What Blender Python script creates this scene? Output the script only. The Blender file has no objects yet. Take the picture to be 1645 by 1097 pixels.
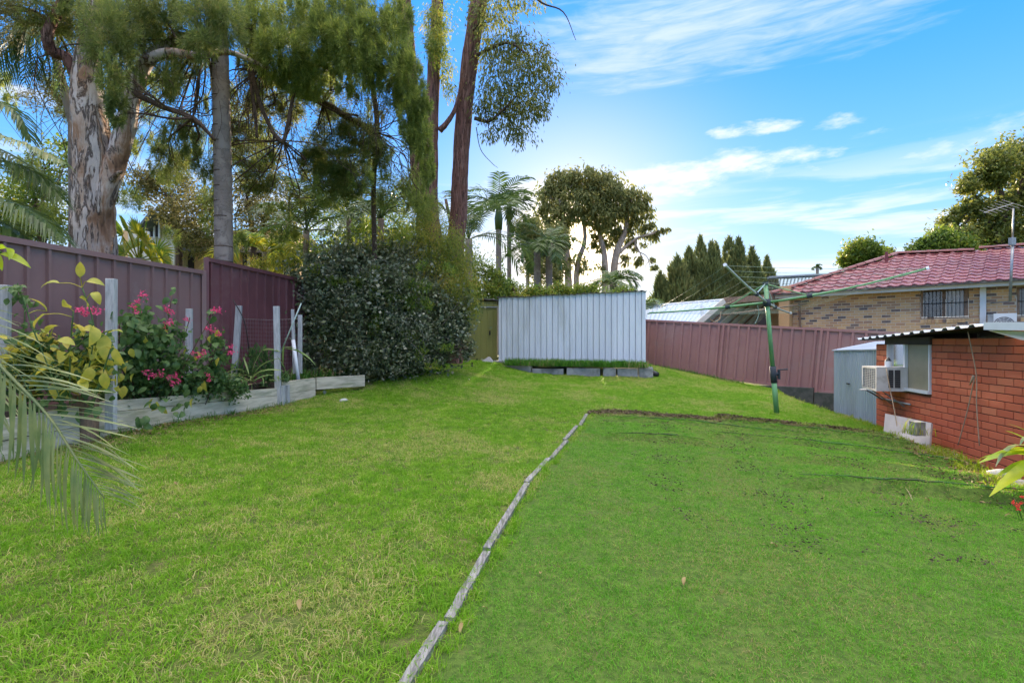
import bpy, math, random
import numpy as np
from mathutils import Vector, Matrix, Euler
R = math.radians
random.seed(7)
rng = np.random.default_rng(11)
scene = bpy.context.scene
COL = scene.collection

# ------------------------------------------------------------------ camera
EYE = 1.6
FPX, CPX, CPY = 822.0, 822.5, 548.5
cam_d = bpy.data.cameras.new("camera")
cam_d.sensor_width = 36.0
cam_d.lens = 36.0 * FPX / 1645.0
cam_d.clip_start = 0.05
cam_d.clip_end = 2000.0
cam = bpy.data.objects.new("camera", cam_d)
cam.location = (0, 0, EYE)
cam.rotation_euler = (R(90), 0, 0)
COL.objects.link(cam)
scene.camera = cam

# ------------------------------------------------------------------ light
SUN_EL, SUN_AZ = R(10.8), R(6.8)          # azimuth measured from +Y towards +X
world = bpy.data.worlds.new("World")
scene.world = world
world.use_nodes = True
wn, wl = world.node_tree.nodes, world.node_tree.links
wn.clear()

class NG:
    """tiny node-graph helper"""
    def __init__(s, tree): s.n, s.l = tree.nodes, tree.links
    def node(s, t, **k):
        x = s.n.new(t)
        for a, b in k.items():
            setattr(x, a, b)
        return x
    def put(s, sock, v):
        if v is None: return
        if hasattr(v, "is_output") or isinstance(v, bpy.types.NodeSocket): s.l.new(v, sock)
        else: sock.default_value = v
    def math(s, op, a, b=None, c=None, clamp=False):
        x = s.node("ShaderNodeMath", operation=op, use_clamp=clamp)
        s.put(x.inputs[0], a); s.put(x.inputs[1], b)
        if c is not None: s.put(x.inputs[2], c)
        return x.outputs[0]
    def mix(s, f, a, b, mode="MIX"):
        x = s.node("ShaderNodeMix", data_type="RGBA", blend_type=mode)
        s.put(x.inputs[0], f)
        s.put(x.inputs[6], a if not isinstance(a, tuple) else (*a[:3], 1))
        s.put(x.inputs[7], b if not isinstance(b, tuple) else (*b[:3], 1))
        return x.outputs[2]
    def ramp(s, f, lo, hi, a=0.0, b=1.0):
        x = s.node("ShaderNodeMapRange", interpolation_type="SMOOTHSTEP")
        s.put(x.inputs[0], f); s.put(x.inputs[1], lo); s.put(x.inputs[2], hi)
        s.put(x.inputs[3], a); s.put(x.inputs[4], b)
        return x.outputs[0]
    def noise(s, vec, scale, detail=4.0, rough=0.55, dist=0.0):
        x = s.node("ShaderNodeTexNoise")
        if vec is not None: s.l.new(vec, x.inputs["Vector"])
        x.inputs["Scale"].default_value = scale
        x.inputs["Detail"].default_value = detail
        x.inputs["Roughness"].default_value = rough
        x.inputs["Distortion"].default_value = dist
        return x.outputs["Fac"]
    def scale(s, vec, k):
        x = s.node("ShaderNodeVectorMath", operation="MULTIPLY")
        s.l.new(vec, x.inputs[0]); x.inputs[1].default_value = k
        return x.outputs[0]

g = NG(world.node_tree)
tc = g.node("ShaderNodeTexCoord")
sky = g.node("ShaderNodeTexSky", sky_type="NISHITA")
sky.sun_disc = False
sky.sun_elevation = SUN_EL
sky.sun_rotation = SUN_AZ
sky.air_density = 1.0; sky.dust_density = 0.6; sky.ozone_density = 2.5
sky.altitude = 60
D = g.node("ShaderNodeVectorMath", operation="NORMALIZE"); g.l.new(tc.outputs["Generated"], D.inputs[0])
d = D.outputs[0]
sep = g.node("ShaderNodeSeparateXYZ"); g.l.new(d, sep.inputs[0])
dx, dy, dz = sep.outputs
el = g.math("MULTIPLY", g.math("ARCSINE", dz), 180 / math.pi)
az = g.math("MULTIPLY", g.math("ARCTAN2", dx, dy), 180 / math.pi)
# the sky of the photograph: the physical sky, pushed to its deep saturated blue
skyc = g.mix(1.0, sky.outputs[0], (0.10, 0.10, 0.10), "MULTIPLY")
blue = g.mix(g.ramp(el, 6.0, 30.0), (0.120, 0.300, 0.56), (0.016, 0.180, 0.56))
blue = g.mix(g.ramp(el, 35.0, 90.0), blue, (0.03, 0.20, 0.55))
base = g.mix(0.88, skyc, blue)
hz = g.ramp(el, -2.0, 16.0, 1.0, 0.0)
base = g.mix(g.math("MULTIPLY", hz, 0.88), base, (0.37, 0.405, 0.43))
# warm glow round the low sun
sv = (math.sin(SUN_AZ) * math.cos(SUN_EL), math.cos(SUN_AZ) * math.cos(SUN_EL), math.sin(SUN_EL))
dot = g.node("ShaderNodeVectorMath", operation="DOT_PRODUCT"); g.l.new(d, dot.inputs[0]); dot.inputs[1].default_value = sv
ca = dot.outputs["Value"]
cpos = g.math("MAXIMUM", ca, 0.0)
glow = g.math("POWER", cpos, 500.0)
halo = g.math("POWER", cpos, 45.0)
# clouds ----------------------------------------------------------
def ell(a0, e0, ra, re, slope=0.0):
    a = g.math("DIVIDE", g.math("SUBTRACT", az, a0), ra)
    e_ = g.math("SUBTRACT", g.math("SUBTRACT", el, e0), g.math("MULTIPLY", g.math("SUBTRACT", az, a0), slope))
    e_ = g.math("DIVIDE", e_, re)
    r = g.math("ADD", g.math("MULTIPLY", a, a), g.math("MULTIPLY", e_, e_))
    return g.math("SUBTRACT", 1.0, r)
n_puff = g.noise(g.scale(d, (3.0, 3.0, 9.0)), 3.2, 7, 0.6)
n_str = g.noise(g.scale(d, (2.0, 2.0, 17.0)), 2.0, 6, 0.55, 0.4)
n_fine = g.noise(g.scale(d, (4.0, 4.0, 30.0)), 2.0, 5, 0.6, 0.6)
pn = g.math("MULTIPLY", g.math("SUBTRACT", n_puff, 0.5), 5.0)
def puff(a0, e0, ra, re, slope=0.0, soft=0.9, amt=1.0, kk=1.0):
    v = g.math("ADD", ell(a0, e0, ra, re, slope), g.math("MULTIPLY", pn, kk))
    return g.math("MULTIPLY", g.ramp(v, 0.0, soft), amt)
clouds = None
def addc(v):
    global clouds
    clouds = v if clouds is None else g.math("MAXIMUM", clouds, v)
addc(puff(22, 17.2, 14, 1.9, 0.02, 1.5, 0.85))
addc(puff(13, 15.8, 9, 1.2, 0.0, 1.5, 0.8))
addc(puff(4, 16.2, 8, 1.6, 0.0, 1.5, 0.75))
addc(puff(25.5, 20.6, 4.2, 0.75, -0.03, 1.3, 0.75, 1.1))
addc(puff(32.9, 19.9, 2.4, 0.75, 0.0, 1.3, 0.65, 1.1))
addc(puff(42, 16.5, 6, 1.4, 0.0, 1.6, 0.6))
addc(puff(-60, 19, 22, 2.4, 0.0, 1.2, 0.8))
addc(puff(95, 20, 28, 3.0, 0.0, 1.2, 0.8))
addc(puff(160, 19, 30, 3.5, 0.0, 1.2, 0.8))
addc(puff(-130, 21, 30, 3.5, 0.0, 1.2, 0.8))
# layered haze bands low over the houses
band = g.math("MULTIPLY", g.ramp(n_str, 0.42, 0.62), g.ramp(el, 19.0, 12.0))
addc(g.math("MULTIPLY", band, 0.60))
# cirrus sheet high in the picture
cir = g.math("ADD", ell(20, 29.3, 26, 4.2, -0.02), g.math("MULTIPLY", g.math("SUBTRACT", n_fine, 0.5), 2.6))
cir = g.math("ADD", cir, g.math("MULTIPLY", g.math("SUBTRACT", n_str, 0.5), 2.5))
addc(g.math("MULTIPLY", g.ramp(cir, -0.2, 1.9), 0.55))
hic = g.math("MULTIPLY", g.ramp(g.math("ADD", g.math("MULTIPLY", n_str, 0.6), g.math("MULTIPLY", n_fine, 0.4)), 0.5, 0.66), g.ramp(el, 33.0, 42.0))
fill_veil = g.math("MULTIPLY", g.ramp(n_puff, 0.22, 0.55), g.ramp(el, 34.0, 56.0))  # unseen bright veil above the frame, added as fill light
addc(g.math("MULTIPLY", hic, 0.45)); addc(g.math("MULTIPLY", fill_veil, 0.95))
cloudc = g.mix(g.ramp(el, 30.0, 50.0), (0.47, 0.475, 0.49), (1.85, 1.70, 1.52))  # clouds brightened overhead, out of view, to strengthen the added fill
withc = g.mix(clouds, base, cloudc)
haloc = g.mix(g.math("MULTIPLY", halo, 0.65), withc, (0.50, 0.46, 0.41))
glowc = g.mix(g.math("MULTIPLY", glow, 0.9), haloc, (3.4, 2.6, 1.8))
disc = g.ramp(ca, math.cos(R(0.75)), math.cos(R(0.35)))
final = g.mix(disc, glowc, (9.0, 7.5, 5.5))
below = g.ramp(el, -3.0, 0.0)
final = g.mix(below, (0.30, 0.34, 0.30), final)
bg = g.node("ShaderNodeBackground")
g.l.new(final, bg.inputs[0]); bg.inputs[1].default_value = 1.0
wo = g.node("ShaderNodeOutputWorld"); g.l.new(bg.outputs[0], wo.inputs[0])

sd = bpy.data.lights.new("sun", "SUN")
sd.energy = 5.0; sd.angle = R(0.6); sd.color = (1.0, 0.80, 0.56)
sun = bpy.data.objects.new("sun", sd)
sun.rotation_euler = Vector(sv).to_track_quat('Z', 'Y').to_euler()
sun.location = (3, 10, 25)
COL.objects.link(sun)

scene.view_settings.view_transform = 'Standard'
scene.view_settings.look = 'None'
scene.view_settings.gamma = 1.0
scene.view_settings.use_curve_mapping = False
scene.view_settings.exposure = 1.40
scene.render.engine = 'CYCLES'
cy = scene.cycles
cy.use_adaptive_sampling = True; cy.adaptive_threshold = 0.02; cy.max_bounces = 5; cy.diffuse_bounces = 3; cy.glossy_bounces = 2; cy.transmission_bounces = 4
cy.transparent_max_bounces = 8; cy.caustics_reflective = False; cy.caustics_refractive = False
cy.sample_clamp_indirect = 4.0
cy.use_denoising = True

# ------------------------------------------------------------------ helpers
def W(px, py, Y):
    """the point at depth Y that the photograph shows at pixel (px, py)"""
    return Vector(((px - CPX) * Y / FPX, Y, EYE - (py - CPY) * Y / FPX))

WLOC = {}                       # world location of every parent
def _attach(o, parent):
    if parent is not None:
        o.parent = parent
        o.matrix_parent_inverse = Matrix.Translation(-WLOC.get(parent.name, Vector((0, 0, 0))))

def tag(o, label=None, cat=None, group=None, kind=None):
    if label: o["label"] = label
    if cat: o["category"] = cat
    if group: o["group"] = group
    if kind: o["kind"] = kind
    return o

def thing(name, label, cat, loc, group=None):
    o = bpy.data.objects.new(name, None)
    o.empty_display_size = 0.2
    COL.objects.link(o); o.location = loc
    WLOC[o.name] = Vector(loc)
    return tag(o, label, cat, group)

def link(name, me, mat, parent=None, loc=None, rot=None, scl=None, smooth=False):
    o = bpy.data.objects.new(name, me)
    if mat is not None and len(me.materials) == 0:
        me.materials.append(mat)
    COL.objects.link(o)
    if loc is not None: o.location = loc
    if rot is not None: o.rotation_euler = rot
    if scl is not None: o.scale = scl
    # children of a world-origin mesh need no offset; children of an Empty do
    _attach(o, parent)
    WLOC[o.name] = Vector(loc) if loc is not None else Vector((0, 0, 0))
    if smooth:
        me.polygons.foreach_set("use_smooth", [True] * len(me.polygons))
    return o

def arr_mesh(name, V, F_):
    """V (n,3), F_ (m,k) arrays -> mesh, quick"""
    V = np.asarray(V, dtype=np.float32); F_ = np.asarray(F_, dtype=np.int32)
    me = bpy.data.meshes.new(name)
    m, k = F_.shape
    me.vertices.add(len(V)); me.vertices.foreach_set("co", V.ravel())
    me.loops.add(m * k); me.loops.foreach_set("vertex_index", F_.ravel())
    me.polygons.add(m)
    me.polygons.foreach_set("loop_start", np.arange(0, m * k, k, dtype=np.int32))
    me.polygons.foreach_set("loop_total", np.full(m, k, dtype=np.int32))
    me.update(calc_edges=True)
    return me

class MB:
    def __init__(s): s.v, s.f = [], []
    def add(s, vs, fs):
        n = len(s.v); s.v += [tuple(v) for v in vs]; s.f += [tuple(i + n for i in f) for f in fs]
        return s
    def box(s, c, size, ax=None, bev=0.0):
        """box of full size (x,y,z) centred on c; ax = 3 unit vectors"""
        c = Vector(c); ax = ax or (Vector((1, 0, 0)), Vector((0, 1, 0)), Vector((0, 0, 1)))
        hx, hy, hz_ = size[0] / 2, size[1] / 2, size[2] / 2
        vs = []
        if bev <= 0:
            for sx, sy, sz in ((-1,-1,-1),(1,-1,-1),(1,1,-1),(-1,1,-1),(-1,-1,1),(1,-1,1),(1,1,1),(-1,1,1)):
                vs.append(c + ax[0]*hx*sx + ax[1]*hy*sy + ax[2]*hz_*sz)
            return s.add(vs, [(0,3,2,1),(4,5,6,7),(0,1,5,4),(1,2,6,5),(2,3,7,6),(3,0,4,7)])
        b = bev       # bevelled in the x-z outline of the front (y-) face
        for (y, k) in ((-hy, b), (-hy + b, 0), (hy, 0)):
            for sx, sz in ((-1,-1),(1,-1),(1,1),(-1,1)):
                vs.append(c + ax[0]*(hx-k)*sx + ax[1]*y + ax[2]*(hz_-k)*sz)
        fs = [(0,1,2,3)]
        for r in (0, 4):
            for i in range(4):
                fs.append((r+i, r+4+i, r+4+(i+1) % 4, r+(i+1) % 4))
        fs.append((11,10,9,8))
        return s.add(vs, fs)
    def tube(s, pts, rad, sides=8, cap=True, jit=0.0):
        pts = [Vector(p) for p in pts]
        if not hasattr(rad, "__len__"): rad = [rad] * len(pts)
        vs, fs = [], []
        up = Vector((0, 0, 1))
        prev = None
        for i, p in enumerate(pts):
            t = (pts[min(i+1, len(pts)-1)] - pts[max(i-1, 0)])
            t = t.normalized() if t.length > 1e-9 else Vector((0, 0, 1))
            if prev is None:
                a = t.cross(up if abs(t.z) < 0.9 else Vector((0, 1, 0))).normalized()
            else:
                a = (prev - t * prev.dot(t))
                a = a.normalized() if a.length > 1e-6 else t.orthogonal().normalized()
            prev = a; b = t.cross(a)
            for k in range(sides):
                th = 2*math.pi*k/sides
                r = rad[i] * (1 + (random.uniform(-jit, jit) if jit else 0))
                vs.append(p + a*math.cos(th)*r + b*math.sin(th)*r)
        for i in range(len(pts)-1):
            for k in range(sides):
                k2 = (k+1) % sides
                fs.append((i*sides+k, i*sides+k2, (i+1)*sides+k2, (i+1)*sides+k))
        if cap:
            fs.append(tuple(reversed(range(sides))))
            fs.append(tuple(range((len(pts)-1)*sides, len(pts)*sides)))
        return s.add(vs, fs)
    def quad(s, a, b, c, d_): return s.add([a, b, c, d_], [(0, 1, 2, 3)])
    def mesh(s, name):
        me = bpy.data.meshes.new(name); me.from_pydata(s.v, [], s.f); me.update(); return me
    def build(s, name, mat, parent=None, smooth=False, **k):
        return link(name, s.mesh(name), mat, parent, smooth=smooth, **k)

def smoothpath(pts, n=6):
    """Catmull-Rom through the points"""
    P = [Vector(p) for p in pts]
    P = [P[0]*2 - P[1]] + P + [P[-1]*2 - P[-2]]
    out = []
    for i in range(1, len(P)-2):
        for j in range(n):
            t = j/n
            out.append(0.5*((2*P[i]) + (-P[i-1]+P[i+1])*t + (2*P[i-1]-5*P[i]+4*P[i+1]-P[i+2])*t*t + (-P[i-1]+3*P[i]-3*P[i+1]+P[i+2])*t**3))
    out.append(P[-2]); return out

# ------------------------------------------------------------------ materials
MATS = {}
def newmat(name):
    m = bpy.data.materials.new(name); m.use_nodes = True
    m.node_tree.nodes.clear(); MATS[name] = m
    return m, NG(m.node_tree)
def finish(g, shader):
    o = g.node("ShaderNodeOutputMaterial"); g.l.new(shader, o.inputs[0])
def pos(g): return g.node("ShaderNodeNewGeometry").outputs["Position"]
def bsdf(g, col, rough=0.6, metal=0.0, bump=None, bstr=0.3, bdist=0.01, spec=0.5):
    p = g.node("ShaderNodeBsdfPrincipled")
    g.put(p.inputs["Base Color"], col if not isinstance(col, tuple) else (*col, 1))
    g.put(p.inputs["Roughness"], rough); g.put(p.inputs["Metallic"], metal)
    g.put(p.inputs["Specular IOR Level"], spec)
    if bump is not None:
        b = g.node("ShaderNodeBump"); b.inputs["Strength"].default_value = bstr
        b.inputs["Distance"].default_value = bdist
        g.l.new(bump, b.inputs["Height"]); g.l.new(b.outputs[0], p.inputs["Normal"])
    return p.outputs[0]
def mat_plain(name, c1, c2=None, scale=6.0, rough=0.6, metal=0.0, bump=0.25, bd=0.004, stretch=(1, 1, 1), dirt=None, dirt_amt=0.5, spec=0.5, rnd=0.0):
    m, g = newmat(name)
    P = g.scale(pos(g), stretch)
    n = g.noise(P, scale, 6, 0.6)
    n2 = g.noise(P, scale*6, 4, 0.6)
    col = g.mix(g.ramp(n, 0.35, 0.65), c1, c2 or tuple(x*0.8 for x in c1))
    if dirt:
        n3 = g.noise(P, scale*0.5, 8, 0.7)
        col = g.mix(g.math("MULTIPLY", g.ramp(n3, 0.5, 0.68), dirt_amt), col, dirt)
    if rnd:
        oi = g.node("ShaderNodeObjectInfo")
        hs = g.node("ShaderNodeHueSaturation")
        g.l.new(col, hs.inputs["Color"])
        g.put(hs.inputs["Value"], g.math("ADD", 1-rnd, g.math("MULTIPLY", oi.outputs["Random"], 2*rnd)))
        col = hs.outputs[0]
    finish(g, bsdf(g, col, rough, metal, g.math("ADD", n, g.math("MULTIPLY", n2, 0.5)), bump, bd, spec))
    return m
def mat_leaf(name, cols, trans=0.35, rough=0.5, nscale=1.5, spec=0.35, tcol=None):
    """foliage: colour varies leaf by leaf and clump by clump"""
    m, g = newmat(name)
    gi = g.node("ShaderNodeNewGeometry")
    n = g.noise(gi.outputs["Position"], nscale, 4, 0.6)
    r = gi.outputs["Random Per Island"]
    f = g.math("ADD", g.math("MULTIPLY", r, 0.6), g.math("MULTIPLY", g.ramp(n, 0.3, 0.7), 0.4))
    cr = g.node("ShaderNodeValToRGB")
    e = cr.color_ramp.elements
    while len(e) < len(cols): e.new(0.5)
    for i, c in enumerate(cols):
        e[i].position = i/(len(cols)-1) if len(c) == 3 else c[3]
        e[i].color = (*c[:3], 1)
    g.l.new(f, cr.inputs[0])
    col = cr.outputs[0]
    p = bsdf(g, col, rough, spec=spec)
    t = g.node("ShaderNodeBsdfTranslucent")
    tc_ = g.mix(0.5, col, tcol) if tcol else col
    hs = g.node("ShaderNodeHueSaturation"); g.l.new(tc_, hs.inputs["Color"]); hs.inputs["Value"].default_value = 1.5
    g.l.new(hs.outputs[0], t.inputs[0])
    mx = g.node("ShaderNodeMixShader"); mx.inputs[0].default_value = trans
    g.l.new(p, mx.inputs[1]); g.l.new(t.outputs[0], mx.inputs[2])
    finish(g, mx.outputs[0])
    return m

M = {}
M['fence'] = mat_plain('fence_paint', (0.215, 0.124, 0.118), (0.175, 0.098, 0.096), 1.2, 0.42, 0.0, 0.05, 0.002, dirt=(0.27, 0.20, 0.19), dirt_amt=0.6, rnd=0.06)
M['fence_m'] = mat_plain('fence_paint_maroon', (0.180, 0.066, 0.076), (0.135, 0.048, 0.056), 1.2, 0.38, 0.0, 0.05, 0.002, dirt=(0.26, 0.15, 0.15), dirt_amt=0.55, rnd=0.06)
M['fence_r'] = mat_plain('fence_paint_faded', (0.380, 0.185, 0.172), (0.325, 0.152, 0.145), 1.2, 0.45, 0.0, 0.05, 0.002, dirt=(0.42, 0.27, 0.25), dirt_amt=0.6, rnd=0.07)
M['galv'] = mat_plain('galvanised_sheet', (0.44, 0.49, 0.56), (0.38, 0.43, 0.50), 2.0, 0.38, 0.15, 0.05, 0.002, (1, 1, 0.25), (0.30, 0.31, 0.33), 0.3, rnd=0.03)
M['shedwhite'] = mat_plain('shed_cladding', (0.70, 0.73, 0.80), (0.63, 0.67, 0.75), 1.5, 0.5, 0.0, 0.05, 0.002, (1, 1, 0.2), (0.36, 0.36, 0.33), 0.6, rnd=0.05)
M['shedgreen'] = mat_plain('olive_shed_paint', (0.30, 0.29, 0.075), (0.25, 0.25, 0.07), 1.5, 0.55, 0.0, 0.05, 0.002, (1, 1, 0.2), (0.20, 0.20, 0.08), 0.5)
M['rust'] = mat_plain('weathered_metal', (0.20, 0.18, 0.16), (0.10, 0.085, 0.075), 9, 0.8, 0.1, 0.4, 0.004)
M['sleeper'] = mat_plain('weathered_sleeper', (0.60, 0.54, 0.43), (0.42, 0.38, 0.29), 3.0, 0.85, 0.0, 0.6, 0.006, (1, 1, 6), (0.21, 0.25, 0.15), 0.6, rnd=0.08)
M['edging'] = mat_plain('grey_old_timber', (0.30, 0.29, 0.28), (0.14, 0.135, 0.13), 14.0, 0.9, 0.0, 0.8, 0.01, (5, .6, 1), (0.10, 0.11, 0.06), 0.75, rnd=0.15)
M['stake'] = mat_plain('grey_stake_timber', (0.50, 0.50, 0.51), (0.36, 0.365, 0.38), 6.0, 0.8, 0.0, 0.5, 0.004, (8, 8, 1), (0.26, 0.27, 0.28), 0.4, rnd=0.08)
M['brownpost'] = mat_plain('brown_timber', (0.30, 0.19, 0.13), (0.18, 0.12, 0.09), 7.0, 0.85, 0.0, 0.6, 0.006, (5, 5, 1))
M['concrete'] = mat_plain('old_concrete', (0.38, 0.37, 0.38), (0.26, 0.26, 0.27), 5.0, 0.9, 0.0, 0.6, 0.008, dirt=(0.13, 0.13, 0.11), dirt_amt=0.6, rnd=0.08)
M['darkconc'] = mat_plain('mossy_retaining_wall', (0.10, 0.095, 0.085), (0.055, 0.06, 0.05), 6.0, 0.95, 0.0, 0.7, 0.01)
M['whitepaint'] = mat_plain('white_paint', (0.74, 0.76, 0.80), (0.68, 0.70, 0.74), 3.0, 0.45, 0.0, 0.05, 0.002)
M['cream'] = mat_plain('cream_paint', (0.66, 0.62, 0.56), (0.60, 0.56, 0.50), 3.0, 0.5, 0.0, 0.05, 0.002)
M['acwhite'] = mat_plain('air_conditioner_casing', (0.58, 0.57, 0.57), (0.50, 0.49, 0.48), 8.0, 0.5, 0.0, 0.05, 0.002, dirt=(0.30, 0.27, 0.25), dirt_amt=0.5)
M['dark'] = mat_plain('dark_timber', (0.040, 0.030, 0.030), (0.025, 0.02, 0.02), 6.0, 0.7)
M['black'] = mat_plain('black_plastic', (0.025, 0.027, 0.03), (0.02, 0.02, 0.022), 6.0, 0.5)
M['grille'] = mat_plain('grille_slats', (0.22, 0.21, 0.24), (0.15, 0.14, 0.16), 8.0, 0.5)
M['pvc'] = mat_plain('white_plastic', (0.78, 0.80, 0.86), (0.70, 0.72, 0.78), 3.0, 0.35)
M['hoist'] = mat_plain('green_enamel', (0.165, 0.370, 0.165), (0.135, 0.32, 0.14), 5.0, 0.35, 0.0, 0.05, 0.002, dirt=(0.17, 0.28, 0.16), dirt_amt=0.5)
M['hoist_pale'] = mat_plain('bare_metal_arm', (0.42, 0.50, 0.46), (0.34, 0.44, 0.38), 5.0, 0.35, 0.3)
M['hub'] = mat_plain('dark_blue_casting', (0.035, 0.048, 0.065), (0.025, 0.035, 0.05), 6.0, 0.75)
M['wire'] = mat_plain('green_line', (0.22, 0.33, 0.27), None, 6.0, 0.5)
M['steel'] = mat_plain('grey_steel', (0.36, 0.37, 0.39), (0.26, 0.27, 0.28), 8.0, 0.4, 0.5)
M['mortar_red'] = mat_plain('dark_mortar', (0.18, 0.075, 0.05), (0.12, 0.055, 0.04), 12.0, 0.95, 0.0, 0.5)
M['mortar_buff'] = mat_plain('pale_mortar', (0.70, 0.60, 0.47), (0.62, 0.53, 0.42), 12.0, 0.95, 0.0, 0.4)
M['crumb'] = mat_plain('mulch_crumbs', (0.095, 0.070, 0.042), (0.05, 0.04, 0.026), 9.0, 0.95)
M['soil'] = mat_plain('garden_soil', (0.045, 0.034, 0.026), (0.025, 0.02, 0.015), 9.0, 0.95, 0.0, 0.9, 0.02)
M['rope'] = mat_plain('pale_rope', (0.46, 0.33, 0.22), (0.38, 0.28, 0.2), 20.0, 0.8)
M['board'] = mat_plain('fibre_board', (0.52, 0.46, 0.44), (0.46, 0.41, 0.39), 5.0, 0.7, 0.0, 0.2, 0.003)
M['stone'] = mat_plain('pale_stone', (0.50, 0.50, 0.46), (0.36, 0.36, 0.34), 12.0, 0.85, 0.0, 0.6, 0.01)
M['roofmetal'] = mat_plain('pale_metal_roof', (0.50, 0.56, 0.64), (0.45, 0.51, 0.59), 1.5, 0.4, 0.2)
M['curtain'] = mat_plain('curtain_cloth', (0.58, 0.54, 0.50), (0.50, 0.46, 0.42), 4.0, 0.9, 0.0, 0.5, 0.01, (6, 6, 0.5))
M['lace'] = mat_plain('dark_lace', (0.22, 0.225, 0.24), (0.15, 0.155, 0.165), 14.0, 0.8)
M['blind'] = mat_plain('frosted_window_film', (0.33, 0.29, 0.20), (0.28, 0.25, 0.175), 4.0, 0.35)
M['ridge'] = mat_plain('red_ridge_tile', (0.20, 0.038, 0.042), (0.145, 0.028, 0.032), 3.0, 0.45, dirt=(0.42, 0.25, 0.26), dirt_amt=0.35)
M['darkroof'] = mat_plain('blue_grey_roof_tile', (0.13, 0.16, 0.18), (0.09, 0.11, 0.13), 4.0, 0.5)
M['pink'] = mat_leaf('pink_petals', [(0.62, 0.05, 0.16), (0.75, 0.10, 0.26), (0.55, 0.03, 0.10)], 0.3, 0.6, 20)
M['redfl'] = mat_leaf('red_petals', [(0.65, 0.03, 0.04), (0.75, 0.08, 0.06)], 0.3, 0.6, 20)

def mat_glass():
    m, g = newmat('window_glass')
    gl = g.node("ShaderNodeBsdfGlossy"); gl.inputs["Roughness"].default_value = 0.05; gl.inputs[0].default_value = (0.9, 0.95, 1, 1)
    tr = g.node("ShaderNodeBsdfTransparent")
    fr = g.node("ShaderNodeFresnel"); fr.inputs[0].default_value = 1.5
    mx = g.node("ShaderNodeMixShader"); g.l.new(fr.outputs[0], mx.inputs[0]); g.l.new(tr.outputs[0], mx.inputs[1]); g.l.new(gl.outputs[0], mx.inputs[2])
    finish(g, mx.outputs[0]); return m
M['glass'] = mat_glass()

def mat_brick(name, cols, nsc=30, wear=(0.5, 0.4, 0.35)):
    """each brick its own colour (object random or island random), rough fired face"""
    m, g = newmat(name)
    gi = g.node("ShaderNodeNewGeometry")
    oi = g.node("ShaderNodeObjectInfo")
    n = g.noise(gi.outputs["Position"], nsc, 5, 0.6)
    r = g.math("FRACT", g.math("ADD", oi.outputs["Random"], gi.outputs["Random Per Island"]))
    cr = g.node("ShaderNodeValToRGB"); e = cr.color_ramp.elements
    cr.color_ramp.interpolation = 'LINEAR'
    while len(e) < len(cols): e.new(0.5)
    for i, (p_, c) in enumerate(cols):
        e[i].position = p_; e[i].color = (*c, 1)
    g.l.new(r, cr.inputs[0])
    col = g.mix(g.math("MULTIPLY", g.ramp(n, 0.4, 0.7), 0.3), cr.outputs[0], wear, "MIX")
    n3 = g.noise(gi.outputs["Position"], 1.1, 6, 0.7)
    col = g.mix(g.math("MULTIPLY", g.ramp(n3, 0.55, 0.75), 0.35), col, wear)
    finish(g, bsdf(g, col, 0.88, 0, n, 0.5, 0.006)); return m
M['brick_red'] = mat_brick('red_brick', [(0, (0.58, 0.125, 0.055)), (0.4, (0.64, 0.155, 0.072)), (0.8, (0.54, 0.11, 0.052)), (1, (0.68, 0.20, 0.095))], 26, (0.52, 0.16, 0.09))
M['brick_buff'] = mat_brick('buff_brick', [(0, (0.68, 0.43, 0.22)), (0.3, (0.60, 0.35, 0.18)), (0.5, (0.72, 0.48, 0.26)), (0.72, (0.54, 0.30, 0.17)), (0.86, (0.30, 0.19, 0.15)), (0.95, (0.13, 0.11, 0.12)), (1, (0.10, 0.09, 0.10))], 20, (0.46, 0.30, 0.19))

# ------------------------------------------------------------------ terrain
CP = [(0,0,.30),(-3,0,.40),(3,0,.25),(-7,0,.58),(7,0,.2),(0,-7,.3),(-8,-7,.4),(8,-7,.2),
      (-.37,1.95,.30),(-.17,3,.32),(.15,4.44,.35),(1.19,8,.44),(-4.9,3,.55),(-4.54,4.54,.55),(-4.31,5.6,.60),(-3.81,7.87,.57),
      (-2.77,9.6,.67),(-2.45,6.2,.46),(-1.5,4,.38),(-2.3,10.5,.88),(-1.75,12,1.03),(-.3,13.8,1.07),(.43,13,.80),(3.4,12.6,.70),(1.9,12.8,.74),
      (4.7,13.5,.64),(4.33,16,.80),(7.18,13.8,.34),(6.35,12.2,.32),(6.17,9.8,.27),(4.65,9,.325),(1.39,8.3,.50),(3.58,7.8,.38),
      (5.34,7,.28),(5.1,6,.27),(4.9,4.6,.26),(2,2,.26),(-9,8,1.0),(-8,15,1.0),(0,25,.9),(12,20,.2),(10,30,.4),(20,10,.0),(-20,20,1.1),(-20,0,.7),
      (0,45,.6),(40,40,.2),(-40,40,1.0),(30,-10,0.0),(-1.5,14.5,1.07),(3.4,14.2,1.0),(1.5,14.2,1.03),(9,9,.0),(9,5,.0),(2.6,5.5,.36)]
_cp = np.array(CP, float)
def _phi(r): return np.where(r > 1e-9, r*r*np.log(np.maximum(r, 1e-9)), 0.0)
_n = len(_cp)
_d = np.hypot(_cp[:,None,0]-_cp[None,:,0], _cp[:,None,1]-_cp[None,:,1])
_A = np.zeros((_n+3, _n+3)); _A[:_n,:_n] = _phi(_d) + np.eye(_n)*0.35
_A[:_n,_n] = 1; _A[:_n,_n+1:] = _cp[:,:2]; _A[_n,:_n] = 1; _A[_n+1:,:_n] = _cp[:,:2].T
_w = np.linalg.solve(_A, np.concatenate([_cp[:,2], np.zeros(3)]))
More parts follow.
